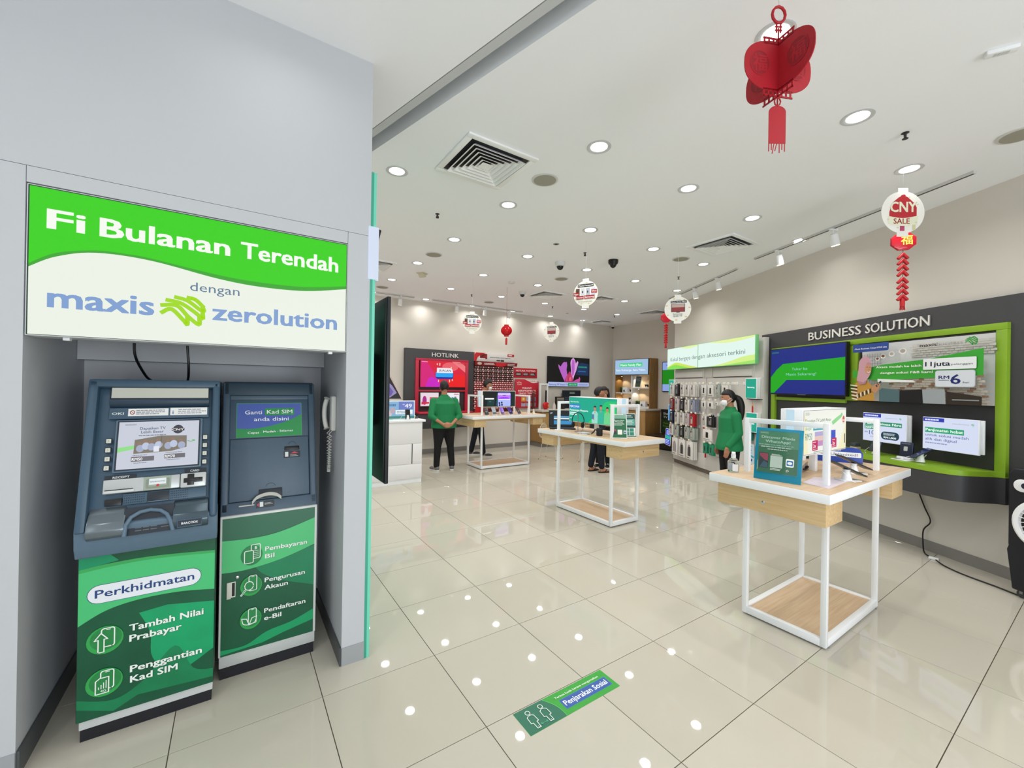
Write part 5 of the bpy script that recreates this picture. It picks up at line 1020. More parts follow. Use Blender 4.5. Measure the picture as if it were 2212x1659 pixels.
b = B(); cv = Cv(b, 0, -.0065); cv.rect(.006, .006, .194, .294, mat('#cfe9f6', .3)); cv.poly([(.006, .11)] + spl([(.006, .115), (.08, .14), (.194, .12)], 6) + [(.194, .095), (.08, .115)], mat('#2aa7cf')); cv.text('40%', .05, .195, .040, mat('#1b86b8'), .10, b=.01); cv.bars(.04, .17, .25, .275, 1, mat('#5fb4d8'), 3); cv.bars(.05, .17, .155, .175, 1, mat('#5fb4d8'), 4); cv.bars(.03, .10, .05, .08, 1, mat('#1b86b8'), 4, .8); cv.ell(.15, .06, .014, .02, mat('#1f3f8a')); b.part('print', t)
B(Matrix.Translation(RT(1.44, .30, .80)) @ Matrix.Rotation(RZW, 4, 'Z')).box((0, -.05, 0), (.13, -.0, .16), mat('#17927f', .4), .004).solo('accessory_box', 'small teal box on the right of the accessory wall under the lit signs', 'box')
# hooks and hanging packs
PK = {'w': '#dcdad6', 'k': '#17181b', 'r': '#7a1c24', 'R': '#b01622', 'b': '#1b2340', 'g': '#a9b3ac', 'W': '#e6e4e0', 'G': '#1f8a66', 'p': '#c9bfc3', 's': '#8f97ad'}
CW = {'w': 'white', 'k': 'black', 'r': 'dark red', 'R': 'bright red', 'b': 'navy', 'g': 'grey clear', 'W': 'white', 'G': 'green', 'p': 'pinkish white', 's': 'grey striped'}
ordn = ['first', 'second', 'third', 'fourth', 'fifth', 'sixth']; rown = ['top', 'second', 'middle', 'fourth', 'bottom']
def hook(s, z): 
    x = ux(s); b = B(); b.box((x - .025, -.292, z - .02), (x + .025, -.283, z + .03), METALW, .002); b.tube([(x, -.29, z), (x, -.43, z), (x, -.437, z + .012)], .003, METALW, 6); b.box((x - .026, -.445, z - .010), (x + .026, -.438, z + .022), mat('#efe8cf', .5), .002); b.part('hook', au)
def pack(s, z, n, c, w_, h_, dpt, bay, row, col, k, of, kind):
    lab = '%s%s %s on the %s hook, %s row, %s bay' % ('' if of == 1 else ['front ', 'second ', 'rearmost '][k], CW[c], {'c': 'phone case pack', 'b': 'accessory box', 'l': 'large boxed case'}[kind], ordn[col], rown[row], bay)
    t = thing('accessory_pack', lab, 'package', RT(s, n, z), RZW + RND.uniform(-.05, .05), 'packs hanging on the accessory wall')
    m = mat(PK[c], .35); b = B(); b.box((-w_ / 2, -dpt / 2, -h_), (w_ / 2, dpt / 2, 0), m, .002)
    bx_ = b.part('box', t); b = B(); b.prism([(-w_ * .3, 0), (w_ * .3, 0), (w_ * .2, .030), (.010, .034), (.010, .012), (-.010, .012), (-.010, .034), (-w_ * .2, .030)], -.0008, .0008, m, 'y'); b.part('hang_tab', t)
    if k == 0:
        b = B(); cv = Cv(b, 0, -dpt / 2 - .0003); dk = mat('#1b1c20' if c not in 'kbr' else '#c9c7c4', .3); md = mat('#77787c', .3)
        if kind == 'c':
            cv.rrect(-w_ * .28, -h_ * .80, w_ * .20, -h_ * .18, .008, md if c in 'kbr' else mat('#b8b4b0', .3)); cv.oline(-w_ * .28, -h_ * .80, w_ * .20, -h_ * .18, .008, .004, dk if c not in 'kb' else mat('#3c3d42')); cv.rrect(-w_ * .22, -h_ * .40, -w_ * .02, -h_ * .22, .006, mat('#26272b', .3)); cv.rect(-w_ * .2, -h_ * .12, w_ * .2, -h_ * .06, mat('#f0efec') if c in 'kbr' else mat('#55565a'))
        elif kind == 'b': cv.rrect(-w_ * .15, -h_ * .75, w_ * .15, -h_ * .25, .006, mat('#1b1c20', .3)); cv.bars(-w_ * .4, w_ * .4, -h_ * .95, -h_ * .85, 1, mat('#55565a'), col + row)
        else:
            cv.poly([(-w_ * .30, -h_ * .82)] + spl([(-w_ * .30, -h_ * .45), (-w_ * .18, -h_ * .24), (0, -h_ * .17), (w_ * .18, -h_ * .24), (w_ * .30, -h_ * .45)], 10) + [(w_ * .30, -h_ * .82)], mat('#9d9a98', .3)); cv.rect(-w_ * .14, -h_ * .82, w_ * .22, -h_ * .30, mat('#3a3a3c' if col else '#a7a0a6', .3)); cv.bars(-w_ * .35, w_ * .35, -h_ * .96, -h_ * .88, 1, mat('#3f4044'), col)
        b.part('printed_front', bx_)
fs = [3.55, 3.345, 3.145, 2.965, 2.785]; rz_ = [1.655, 1.375, 1.115, .855, .615]
rows = ['wkwww', 'rpkws', 'bwwpR', 'wgkgg', 'WWW']
for r_, rr_ in enumerate(rows):
    if r_ < 4:
        for c_, ch in enumerate(rr_):
            hook(fs[c_], rz_[r_]); nn = (3, 2, 3, 2, 3)[(r_ + c_) % 5]; hh = (.205, .215, .215, .20)[r_]
            for k in range(nn):
                ck = ch if k == 0 else {'s': 's', 'w': 'w', 'k': 'k', 'p': 'p', 'R': 'R', 'r': 'p', 'b': 'k', 'g': 'g'}[ch]
                pack(fs[c_], rz_[r_] - .024, .418 - k * .034, ck, .146 - .005 * k, hh + .012, .026, 'far', r_, c_, k, nn, 'c')
        if r_ < 3: hook(2.65, rz_[r_])
    else:
        for c_, s_ in enumerate((3.40, 3.13, 2.86)):
            hook(s_, .60)
            for k in range((1, 1, 3)[c_]): pack(s_, .576, .418 - k * .038, 'W', .21, .33, .028, 'far', 4, c_, k, (1, 1, 3)[c_], 'l')
for r_, lst in enumerate(([(2.42, 'w', .13, .19, 'b'), (2.22, 'w', .15, .20, 'b'), (2.02, 'g', .10, .17, 'c'), (1.83, 'w', .15, .16, 'b')], [(2.42, 'w', .13, .13, 'b'), (2.22, 'w', .15, .12, 'b'), (2.05, 'w', .08, .06, 'b')],
                          [(2.40, 'w', .13, .20, 'c'), (2.21, 'k', .17, .18, 'c')], [(2.30, 'W', .26, .19, 'b')], [(2.36, 'G', .11, .17, 'b'), (2.18, 'G', .11, .18, 'b')])):
    for c_, (s_, ch, w_, h_, kd) in enumerate(lst):
        hook(s_, (1.655, 1.375, 1.115, .885, .635)[r_]); nn = 1 if r_ == 3 else 2
        for k in range(nn): pack(s_, (1.655, 1.375, 1.115, .885, .635)[r_] - .024, .418 - k * .034, ch if k == 0 or ch != 'w' else 'w', w_, h_, .024, 'near', r_, c_, k, nn, kd)
for s_ in (1.72, 1.55): hook(s_, 1.655)
for i, (s_, z) in enumerate(((2.56, 1.62), (2.56, 1.00), (2.50, .50), (1.30, 1.34))):
    t = thing('tassel_charm', ('red tassel charm at the top of the accessory wall seam', 'red tassel charm lower on the accessory wall seam', 'red tassel charm below the green packs', 'red tassel charm between the two right teal signs')[i], 'decoration', RT(s_, .33, z), RZW)
    B().tube([(0, 0, 0), (0, 0, .06)], .002, RED, 4).part('cord', t); b = B(); b.ball((0, 0, -.01), .014, mat('#d0a030', .3), 10, 7); b.part('bead', t); B().lathe([(.014, -.16), (.011, -.03), (.006, -.02)], RED, 10).part('tassel', t)

# the whole unit sits closer to the wall than its front suggests: move it back, keeping proportions
_c = Vector((-0.3902, -2.2476, 1.582)); _k = 1.0286
for o in set(bpy.data.objects) - _before:
    if o.parent is None: o.location = _c + (o.location - _c) * _k; o.scale = (_k, _k, _k)
# ================================================================ REAR WALL
YB = 6.6
hp_ = thing('branded_display', 'charcoal wall display lettered HOTLINK with a red framed bay', 'wall display', (2.67, YB, 0))
B().box((0, -.10, .58), (1.68, 0, 2.345), CHAR, .002).part('backing_panel', hp_)
RM_ = mat('#c22a45', .45)
for x0, x1, z0, z1 in ((.225, 1.515, 2.085, 2.135), (.225, .30, .95, 2.085), (1.44, 1.515, .95, 2.085), (.30, 1.44, 1.40, 1.435)): B().box((x0, -.14, z0), (x1, -.1, z1), RM_, .001).part('frame_bar', hp_)
B().box((.225, -.42, .92), (1.515, -.1, .955), RM_, .002).part('shelf', hp_); B().box((.225, -.40, .60), (1.515, -.1, .918), CHAR, .01).part('shelf_apron', hp_)
b = B(); cv = Cv(b, 0, -.112); cv.text('HOTLINK', .61, 2.185, .090, mat('#efefef', .4), .66, b=.004); cv.O = (0, -.104, 0); cv.k = 0; cv.text('HOTLINK', .61, 2.185, .090, mat('#c9c9c9', .4), .66, b=.004); b.part('lettering', hp_)
ht = thing('television', 'glowing red and pink television reading JUALAN behind the man in green', 'television', (2.99, YB - .115, 1.495))
B().box((0, -.05, 0), (1.11, 0, .60), mat('#8c1424', .3), .003).part('casing', ht)
b = B(); cv = Cv(b, 0, -.0506); cv.rect(.008, .008, 1.102, .592, E('#d91a3c')); cv.poly([(.008, .008), (.42, .008)] + spl([(.42, .008), (.36, .25), (.14, .592)], 8) + [(.008, .592)], E('#d61e78')); cv.poly(spl([(.12, .008), (.22, .22), (.40, .18), (.50, .008)], 10), E('#c81fc0')); cv.ell(.72, .47, .20, .10, E('#e8606a')); cv.poly([(.75, .592), (1.102, .35), (1.102, .50), (.95, .592)], E('#ec7a80')); cv.poly([(.62, .008), (.80, .30), (1.102, .28), (1.102, .008)], E('#e8161c'))
cv.rrect(.36, .19, .80, .36, .06, E('#1a2f9a')); cv.rrect(.365, .235, .785, .345, .02, E('#22a2f0')); cv.poly([(.39, .325), (.79, .330), (.77, .41), (.72, .44), (.39, .44)], E('#f1ecf4')); cv.text('JUALAN', .44, .360, .045, E('#201a3a'), .29, b=.014)
for x, z, h_ in ((.385, .50, .04), (.445, .49, .06), (.73, .42, .05), (.76, .15, .04), (.42, .12, .05), (.69, .12, .06)): cv.rect(x, z, x + .025, z + h_, E('#f4c9b0'))
cv.bars(.03, .18, .555, .575, 1, E('#f3d7dc'), 3); cv.bars(.90, 1.08, .545, .56, 1, E('#b35a66'), 4, .9); b.part('screen', ht)
for i, (x, w_) in enumerate(((3.00, .42), (3.50, .44))):
    t = thing('lightbox_sign', ('lit pink price sign left of the man in green', 'lit white price sign right of the man in green')[i], 'sign', (x, YB - .16, 1.075)); B().box((0, -.03, 0), (w_, 0, .30), METALW, .002).part('housing', t)
    b = B(); cv = Cv(b, 0, -.0306); cv.rect(.008, .008, w_ - .008, .292, E('#e8d6e0' if i == 0 else '#eceaf2'))
    if i == 0: cv.ell(.09, .13, .05, .10, E('#a82a84')); cv.poly([(.02, .04), (.2, .06), (.2, .09), (.02, .1)], E('#d2294a')); cv.rect(.21, .05, .40, .2, E('#d2506a'))
    else:
        cv.bars(.03, .2, .2, .26, 2, E('#7c7fa0'), 5); cv.rect(.3, .255, .42, .275, E('#c9546a')); cv.rect(.24, .06, .28, .2, E('#5a7fb8')); cv.rect(.31, .09, .36, .21, E('#8f5fb0')); cv.rrect(.26, .03, .40, .065, .01, E('#1c2a30'))
    b.part('lit_face', t); B().box((w_ * .3, 0, .1), (w_ * .6, .058, .2), DARK).part('bracket', t)
# card rack
cr = thing('card_rack', 'tall rack packed with tiny red and white prepaid cards under a white banner', 'rack', (4.355, YB, .90))
B().box((0, -.07, 0), (1.16, 0, 1.23), mat('#5a1118', .6), .002).part('backboard', cr)
b = B(); b.box((.0, -.10, 1.235), (1.15, -.005, 1.445), mat('#dad8d6', .5), .001); cv = Cv(b, 0, -.1006); cv.poly([(.0, 1.236), (.0, 1.444), (.34, 1.444), (.20, 1.40), (.10, 1.33), (.06, 1.236)], mat('#c4202a', .4)); cv.poly([(.02, 1.444), (.05, 1.444), (.02, 1.40)], mat('#e9e7e5')); cv.rect(.16, 1.29, .36, 1.42, mat('#8f1822', .4)); cv.line([(.18, 1.34), (.30, 1.40)], .02, mat('#2b1a1c')); cv.bars(.15, .35, 1.29, 1.315, 1, mat('#f0eeee'), 5, .9)
cv.text('Internet Pantas untuk Segalanya', .44, 1.335, .020, mat('#2b2626'), .60, b=.020); cv.rect(.63, 1.255, .74, 1.285, mat('#2a2424')); cv.rect(.75, 1.25, .85, 1.29, mat('#2a2424')); cv.rect(.95, 1.38, 1.15, 1.444, mat('#b01c28')); cv.bars(.98, 1.13, 1.40, 1.425, 1, mat('#f0eeee'), 2, .8); b.part('banner', cr)
b = B(); b.prism([(-.0, 1.13), (1.20, 1.14), (1.22, 1.225), (.0, 1.235)], -.16, -.15, mat('#7c101a', .4), 'y'); cv = Cv(b, 0, -.1606); cv.poly([(.55, 1.14), (.60, 1.22), (.80, 1.225), (.90, 1.18), (.78, 1.12), (.62, 1.12)], mat('#c41c28', .4)); cv.bars(.25, .55, 1.15, 1.20, 2, mat('#e9e4e2'), 7, .5); cv.bars(.92, 1.15, 1.14, 1.20, 2, mat('#d9d4d2'), 8, .5); cv.ell(.12, 1.18, .06, .035, mat('#c7b7aa', .5)); cv.bars(.4, 1.1, 1.212, 1.224, 1, mat('#e05060'), 9, .7); b.part('header_strip', cr)
for i in range(9):
    b = B(); b.box((.012, -.10, .115 + i * .112), (1.15, -.071, .122 + i * .112), mat('#c9c3c0', .4)); b.part('shelf_rail', cr)
cdm = {}
def card_me(c1, c2):
    k = (c1, c2)
    if k not in cdm:
        b = B(); b.box((0, -.006, 0), (.060, 0, .042), mat(c1, .35)); b.box((.005, -.0068, .008), (.046, -.0061, .030), mat(c2, .35)); cdm[k] = b.mesh('card')
    return cdm[k]
RND2 = random.Random(3); bb = B(); nc = 0
for r_ in range(20):
    z = 1.075 - r_ * .052
    for c_ in range(16):
        x = .018 + c_ * .071; y = -.105 + .028 * (r_ % 2)
        if r_ < 7: c1, c2 = (('#2a1216', '#9c8a88') if c_ % 2 == 0 else ('#7c1420', '#e6dad8'))
        else: c1, c2 = (('#b8303c', '#eedcdc') if (c_ + r_) % 2 else ('#cf5a64', '#f6ecea'))
        me = card_me(c1, c2)
        if nc < 290:
            o = bpy.data.objects.new('card', me); COL.objects.link(o); o.parent = cr; o.location = (x, y, z); nc += 1
        else: bb.box((x, y - .006, z), (x + .060, y, z + .042), mat(c1, .35)); bb.box((x + .005, y - .0068, z + .006), (x + .046, y - .0061, z + .030), mat(c2, .35))
bb.part('card', cr, kind='stuff')
# red posters beside the rack
po = thing('poster', 'small red wall poster with three dark panels beside the card rack', 'poster', (5.575, YB, 1.765)); b = B(); b.box((0, -.012, 0), (.74, 0, .25), mat('#b81c2c', .4), .001); cv = Cv(b, 0, -.0126); cv.text('HOTLINK POSTPAID', .06, .165, .038, mat('#f4e6e6'), .62, b=.020)
for i in range(3): cv.rrect(.05 + i * .225, .05, .235 + i * .225, .135, .006, mat('#2c1e22')); cv.bars(.07 + i * .225, .215 + i * .225, .07, .12, 2, mat('#cfc4c4'), i + 3, .6)
b.part('board', po)
t = thing('poster', 'tall red CNY poster standing on the rear counter beside the white bottle', 'poster', (5.575, YB - .05, .982)); b = B(); b.box((0, -.014, 0), (.76, 0, .745), mat('#c22438', .4), .002); cv = Cv(b, 0, -.0146)
cv.poly([(.30, .742)] + spl([(.30, .742), (.42, .70), (.55, .655), (.70, .665), (.755, .70)], 12) + [(.755, .742)], mat('#e6dfd8', .4)); cv.bars(.47, .66, .69, .71, 1, mat('#c0485a'), 3, .9); cv.line([(.69, .70), (.71, .715), (.72, .69), (.70, .68)], .010, mat('#4a3038'))
cv.text('CNY', .07, .595, .034, mat('#f5d9d4'), .14, b=.014); cv.line(spl([(.06, .65), (.12, .67), (.20, .65)], 6), .012, mat('#f5d9d4'))
for i, (s_, w_) in enumerate((('PERANTI', .30), ('BERSPESIFIKASI', .56), ('TINGGI TERKINI', .54))): cv.text(s_, .38, .495 - i * .068, .042, mat('#f8eeee'), w_, 'c', b=.014)
cv.bars(.10, .66, .305, .325, 1, mat('#f2d7d7'), 5, .9)
for i, c in enumerate(('#d69a3c', '#b9bed0', '#8f96c0')): cv.rect(.20 + i * .16, .17, .34 + i * .16, .285, mat(c)); cv.rect(.20 + i * .16, .04, .34 + i * .16, .135, mat('#a9a4b8')); cv.ell(.27 + i * .16, .145, .055, .025, mat('#b3283a')); cv.ell(.27 + i * .16, .235, .03, .03, mat('#6d6a86' if i else '#e8d3a6'))
b.part('board', t)
# flower television
ft = thing('television', 'wide black television showing a pink flower on the rear wall', 'television', (6.64, YB - .02, 1.545))
def fl_(cv, W, H, e):
    cv.rect(e, e, W - e, H - e, E('#030304')); cv.rect(e, e, W - e, .13, E('#aab7e0')); cv.text('Samsung 70" Smart TV', .05, .04, .045, E('#28408f'), .66, b=.014); cv.rect(.72, .025, 1.08, .11, E('#1f8a58')); cv.text('RM 4,199', .77, .045, .04, E('#8fe0b0'), .26, b=.014); cv.bars(1.12, 1.5, .035, .10, 1, E('#8a90c0'), 3, .8)
    cv.poly([(1.02, .34)] + [(1.5, .33), (1.5, .66), (1.20, .70), (1.06, .62)], E('#0f2a52')); cv.bars(1.1, 1.46, .54, .60, 1, E('#1f8f70'), 3, .7); cv.bars(1.1, 1.46, .42, .47, 1, E('#2f5fa0'), 5, .7)
    P_ = E('#b35fc0'); P2 = E('#d79bd6'); P3 = E('#c24a9a'); 
    cv.poly(spl([(.60, .14), (.50, .30), (.38, .52), (.36, .62)], 8) + [(.44, .56), (.52, .66), (.58, .70), (.60, .68), (.66, .70), (.68, .60), (.66, .48), (.70, .30)], P_)
    cv.poly([(.84, .26)] + spl([(.84, .26), (.82, .50), (.80, .70), (.86, .80)], 8) + [(.92, .82), (.98, .74), (1.0, .66), (1.06, .74), (1.10, .70), (1.02, .46), (.94, .30), (.90, .18)], P2); cv.poly([(.86, .30), (.84, .60), (.87, .78), (.95, .74), (.96, .50), (.92, .34)], P_); cv.poly([(.88, .14), (1.0, .20), (1.12, .24), (1.14, .30), (1.18, .24), (1.16, .14)], P3)
    cv.poly([(.58, .14), (.66, .30), (.74, .40), (.78, .44), (.82, .40), (.88, .28), (.92, .14)], E('#b02a6a')); cv.ell(.74, .27, .07, .10, E('#a81a40')); cv.ell(.80, .22, .04, .06, E('#e0506a'))
    for i in range(5): cv.line([(.66 + i * .045, .16), (.68 + i * .04, .34)], .008, E('#e77aa0'))
telly(ft, 1.54, .83, .045, fl_, .015)
# counters along the rear and far walls
ct = thing('counter', 'long oak counter with a pale top under the flower television', 'counter', (6.08, YB, 0)); CTOP = mat('#c9c3b9', .35)
B().box((0, -.56, .90), (3.13, -.002, .95), CTOP, .003).part('worktop', ct); B().box((.03, -.52, .12), (3.10, -.003, .899), DOAK, .002).part('cabinet', ct); B().box((.05, -.49, 0), (3.10, -.01, .119), mat('#77726a', .5)).part('plinth', ct)
for i in range(5): B().box((.04 + i * .60, -.5235, .14), (.625 + i * .60, -.5201, .88), wood('#a8834f', '#b8935f', 2), .001).part('door', ct)
ct2 = thing('counter', 'oak counter along the far wall under the Family Plan shelf unit', 'counter', (8.58, 4.83, 0))
B().box((-.02, 0, .945), (.635, 1.18, .995), CTOP, .003).part('worktop', ct2); B().box((.01, .03, .12), (.63, 1.18, .944), DOAK, .002).part('cabinet', ct2); B().box((.05, .05, 0), (.63, 1.17, .119), mat('#77726a', .5)).part('plinth', ct2)
for i in range(2): B().box((.0065, .04 + i * .57, .14), (.0099, .60 + i * .57, .93), wood('#a8834f', '#b8935f', 2), .001).part('door', ct2)
# shelf unit on the far counter
su = thing('shelf_unit', 'oak shelf unit on the far counter with a pale Family Plan lightbox on top', 'shelf unit', (8.90, 6.18, .996), -PI / 2); SW, SH, SD = 1.19, 1.365, .315
B().box((SW, -.02, 0), (SW + .03, SD, SH), wood('#8a6230', '#9f7740', 2), .002).part('side_panel', su); B().box((-.02, .0, 0), (0, SD, SH), wood('#8a6230', '#9f7740', 2), .002).part('side_panel', su); B().box((0, 0, SH - .025), (SW, SD, SH), DOAK).part('top', su); B().box((0, SD - .02, 0), (SW, SD, SH - .026), mat('#d3bfa2', .6)).part('back_panel', su); B().box((0, .0, 0), (SW, SD - .021, .03), METALW).part('bottom_shelf', su); B().box((.565, .005, .031), (.60, SD - .021, .905), METALW).part('divider', su)
for x0, x1, z in ((0, .564, .40), (.601, SW, .55), (0, .564, .17)): B().box((x0, .005, z - .012), (x1, SD - .021, z + .012), METALW, .002).part('shelf', su)
sp_l = bpy.data.lights.new('shelf_lamp', 'SPOT'); sp_l.energy = 3; sp_l.spot_size = math.radians(110); sp_l.color = (1, .86, .66); sp_l.shadow_soft_size = .02
for x, z in ((.10, .88), (.70, .88), (.72, .52), (.10, .37)):
    B(Matrix.Translation((x, .14, z))).lathe([(.018, 0), (.018, -.008), (.012, -.0085), (.001, -.0087)], E('#ffe9c4', 2.5), 12).part('shelf_light', su)
    l = bpy.data.objects.new('lamp', sp_l); COL.objects.link(l); l.parent = su; l.location = (x, .14, z - .02)
fp = thing('lightbox_sign', 'pale blue lit sign about a Family Plan on top of the shelf unit', 'sign', (8.895, 6.17, 1.912), -PI / 2); B().box((0, -.05, 0), (1.18, 0, .44), mat('#3a4046', .4), .003).part('housing', fp)
b = B(); cv = Cv(b, 0, -.0506); cv.rect(.012, .012, 1.168, .428, E('#9fbfe0')); cv.rrect(.17, .225, .98, .335, .02, E('#43cf8a')); cv.text('Maxis Family Plan', .21, .25, .058, E('#effff4'), .73, b=.020); cv.text('Satu Keluarga. Satu Pelan.', .05, .11, .055, E('#eff6ff'), 1.04, b=.014); b.part('lit_face', fp)
def shl(x, y, z): return (8.90 + y, 6.18 - x, .996 + z)
LEAF = mat('#2f5a1e', .6); LEAF2 = mat('#3f7426', .6)
def plant(x, z, lab):
    t = thing('potted_plant', lab, 'plant', shl(x, .14, z)); B().lathe([(.055, 0), (.07, .09), (.066, .092)], mat('#2a211c', .6), 16).part('pot', t); r = random.Random(int(x * 100)); b = B()
    for i in range(130):
        a = r.random() * 2 * PI; e = r.uniform(.3, 1.35); L = r.uniform(.05, .10); p = Vector((.03 * math.cos(a), .03 * math.sin(a), .09)); d = Vector((math.cos(a) * math.cos(e), math.sin(a) * math.cos(e), math.sin(e))); q2 = p + d * L; s_ = Vector((-math.sin(a), math.cos(a), 0)) * .007
        b.add([tuple(p), tuple((p + q2) / 2 + s_), tuple(q2), tuple((p + q2) / 2 - s_)], [(0, 1, 2, 3)], LEAF if i % 2 else LEAF2)
    b.part('foliage', t, kind='stuff')
plant(.12, .412, 'green plant in a dark pot on the upper left shelf'); plant(.70, .031, 'green plant in a dark pot on the lower right shelf')
for i, (x, z) in enumerate(((.30, .412), (.93, .031), (.86, .562))):
    if i == 2: continue
    t = thing('speaker_box', ('white boxed device beside the upper plant', 'white boxed device beside the lower plant')[i], 'device', shl(x, .10, z), -PI / 2); B().box((-.09, -.05, 0), (.09, .05, .15), METALW, .006).part('body', t); b = B(); cv = Cv(b, 0, -.0506); cv.rect(-.05, .02, .05, .03, mat('#9aa0a0')); cv.ell(-.03, .05, .03, .035, mat('#4d5a50')); b.part('print', t)
for i, (x, z) in enumerate(((.50, .412), (1.12, .031), (.86 + .16, .562), (.47, .182))):
    t = thing('display_device', ('small dark gadget at the right of the upper left shelf', 'small dark gadget beside the lower white box', 'small gadgets on white stands beside the framed leaflet', 'small gadget on the lowest left shelf')[i], 'device', shl(x, .10, z)); B().box((-.04, -.07, 0), (.04, .05, .012), METALW, .003).part('price_base', t); B().lathe([(.016, .012), (.012, .05)], METALW, 12).part('stand', t); B(Matrix.Translation((0, 0, .06)) @ Matrix.Rotation(math.radians(60), 4, 'Y')).box((-.035, -.06, -.006), (.035, .06, .006), BLACK, .004).part('device', t)
t = thing('framed_leaflet', 'white framed dark leaflet leaning on the upper right shelf', 'frame', shl(.64, .06, .563), -PI / 2); Tq = Matrix.Rotation(math.radians(-10), 4, 'X'); b = B(Tq); b.box((0, -.006, 0), (.21, 0, .33), METALW, .002); b.part('frame', t); b = B(Tq); cv = Cv(b, 0, -.0066); cv.rect(.022, .02, .19, .31, mat('#3c4440')); cv.rect(.022, .02, .19, .12, mat('#4a5a40')); cv.bars(.03, .18, .18, .29, 4, mat('#98a6a8'), 4, .5); b.part('leaflet', t)
# far wall television, dark poster stand and low bench
t = thing('television', 'upright blue and green screen half hidden by the accessory wall', 'television', (9.215, 4.80, 1.46), -PI / 2)
def tvp(cv, W, H, e): cv.rect(e, e, W - e, H - e, E('#8aa2dc')); cv.rect(e, .20, W - e, .58, E('#12820f')); cv.bars(.12, .3, .68, .73, 1, E('#5a76b8'), 4, .8)
telly(t, .46, .80, .045, tvp, .018)
t = thing('poster_board', 'dark green poster starting Share TV beside the far counter', 'poster', (9.20, 4.815, .36), -PI / 2); B().box((0, -.02, 0), (.62, 0, .63), mat('#14160f', .5)).part('board', t)
b = B(); cv = Cv(b, 0, -.0206); cv.rect(.01, .01, .61, .36, mat('#1c3a16', .5)); cv.text('Share', .07, .49, .058, mat('#c9cfc2'), .24, b=.01).text('TV Plan', .07, .395, .058, mat('#c9cfc2'), .32, b=.01).text('Maxis Unlimited', .07, .24, .046, mat('#6f9438'), .46, b=.01).text('Postpaid', .07, .165, .046, mat('#6f9438'), .26, b=.01); b.part('print', t)
t = thing('low_bench', 'long dark brown low bench at the foot of the far wall', 'bench', (8.55, 3.40, 0)); B().box((0, 0, .05), (.65, 1.38, .33), mat('#1d1713', .5), .01).part('body', t); B().box((.04, .03, 0), (.62, 1.35, .05), BLACK).part('plinth', t); B().box((-.01, -.01, .33), (.655, 1.39, .35), mat('#3a2a20', .4), .004).part('top', t)
# things on the rear counter
t = thing('toy_guitar', 'red round bodied ornament with a black neck and gold flower on the rear counter', 'ornament', (6.36, 6.25, .951)); b = B(); b.ball((0, 0, .10), (.10, .06, .095), mat('#c01420', .2), 20, 12); b.box((-.05, -.03, 0), (.05, .03, .012), RED); b.part('body', t); B().box((-.025, -.01, .17), (.025, .012, .50), BLACK, .012, 3).part('neck', t); b = B()
for i in range(6): b.ball((.05 + .020 * math.cos(i * PI / 3), -.055, .10 + .020 * math.sin(i * PI / 3)), (.014, .006, .014), mat('#d9a83a', .3), 8, 5)
b.part('flower', t)
t = thing('standing_frame', 'tall white frame behind the red ornament on the rear counter', 'frame', (6.24, 6.36, .951)); b = B(); b.box((0, 0, 0), (.045, .04, .68), METALW); b.box((.235, 0, 0), (.28, .04, .68), METALW); b.box((.046, 0, .635), (.234, .04, .68), METALW); b.box((.046, .02, .0), (.234, .03, .634), mat('#bfbab0', .5)); b.part('frame', t)
t = thing('notice_board', 'dark board with white lettering standing behind the teal lit sign', 'sign', (7.15, 6.50, .951)); b = B(); b.box((0, 0, 0), (.66, .03, .50), mat('#16202c', .4)); cv = Cv(b, 0, -.0006); cv.bars(.25, .45, .40, .46, 2, mat('#9fb8b0'), 3, .6); cv.bars(.08, .6, .12, .32, 4, mat('#3c4c66'), 5, .6); b.part('board', t)
t = thing('notice_board', 'smaller brown black sign card right of the red ornament', 'sign', (6.72, 6.30, .951)); b = B(); b.box((0, 0, 0), (.34, .02, .33), mat('#2c2624', .5)); cv = Cv(b, 0, -.0006); cv.bars(.06, .32, .22, .31, 2, mat('#b9b0a8'), 3, .6); b.part('board', t)
b = B(); b.lathe([(.05, 0), (.045, .10), (.015, .17), (.015, .19)], mat('#cfc9bf', .4), 16); b.solo('bottle', 'squat pale bottle beside the tall red CNY poster', 'bottle', (6.60, 6.20, .951))
b = B(); b.box((0, 0, 0), (.06, .05, .42), mat('#5a2a22', .5), .01); b.ball((.03, .02, .46), .03, mat('#7c4030', .5), 8, 6); b.solo('ornament', 'slim brown red ornament between the red poster and white frame', 'ornament', (6.05 + .04, 6.45, .951))
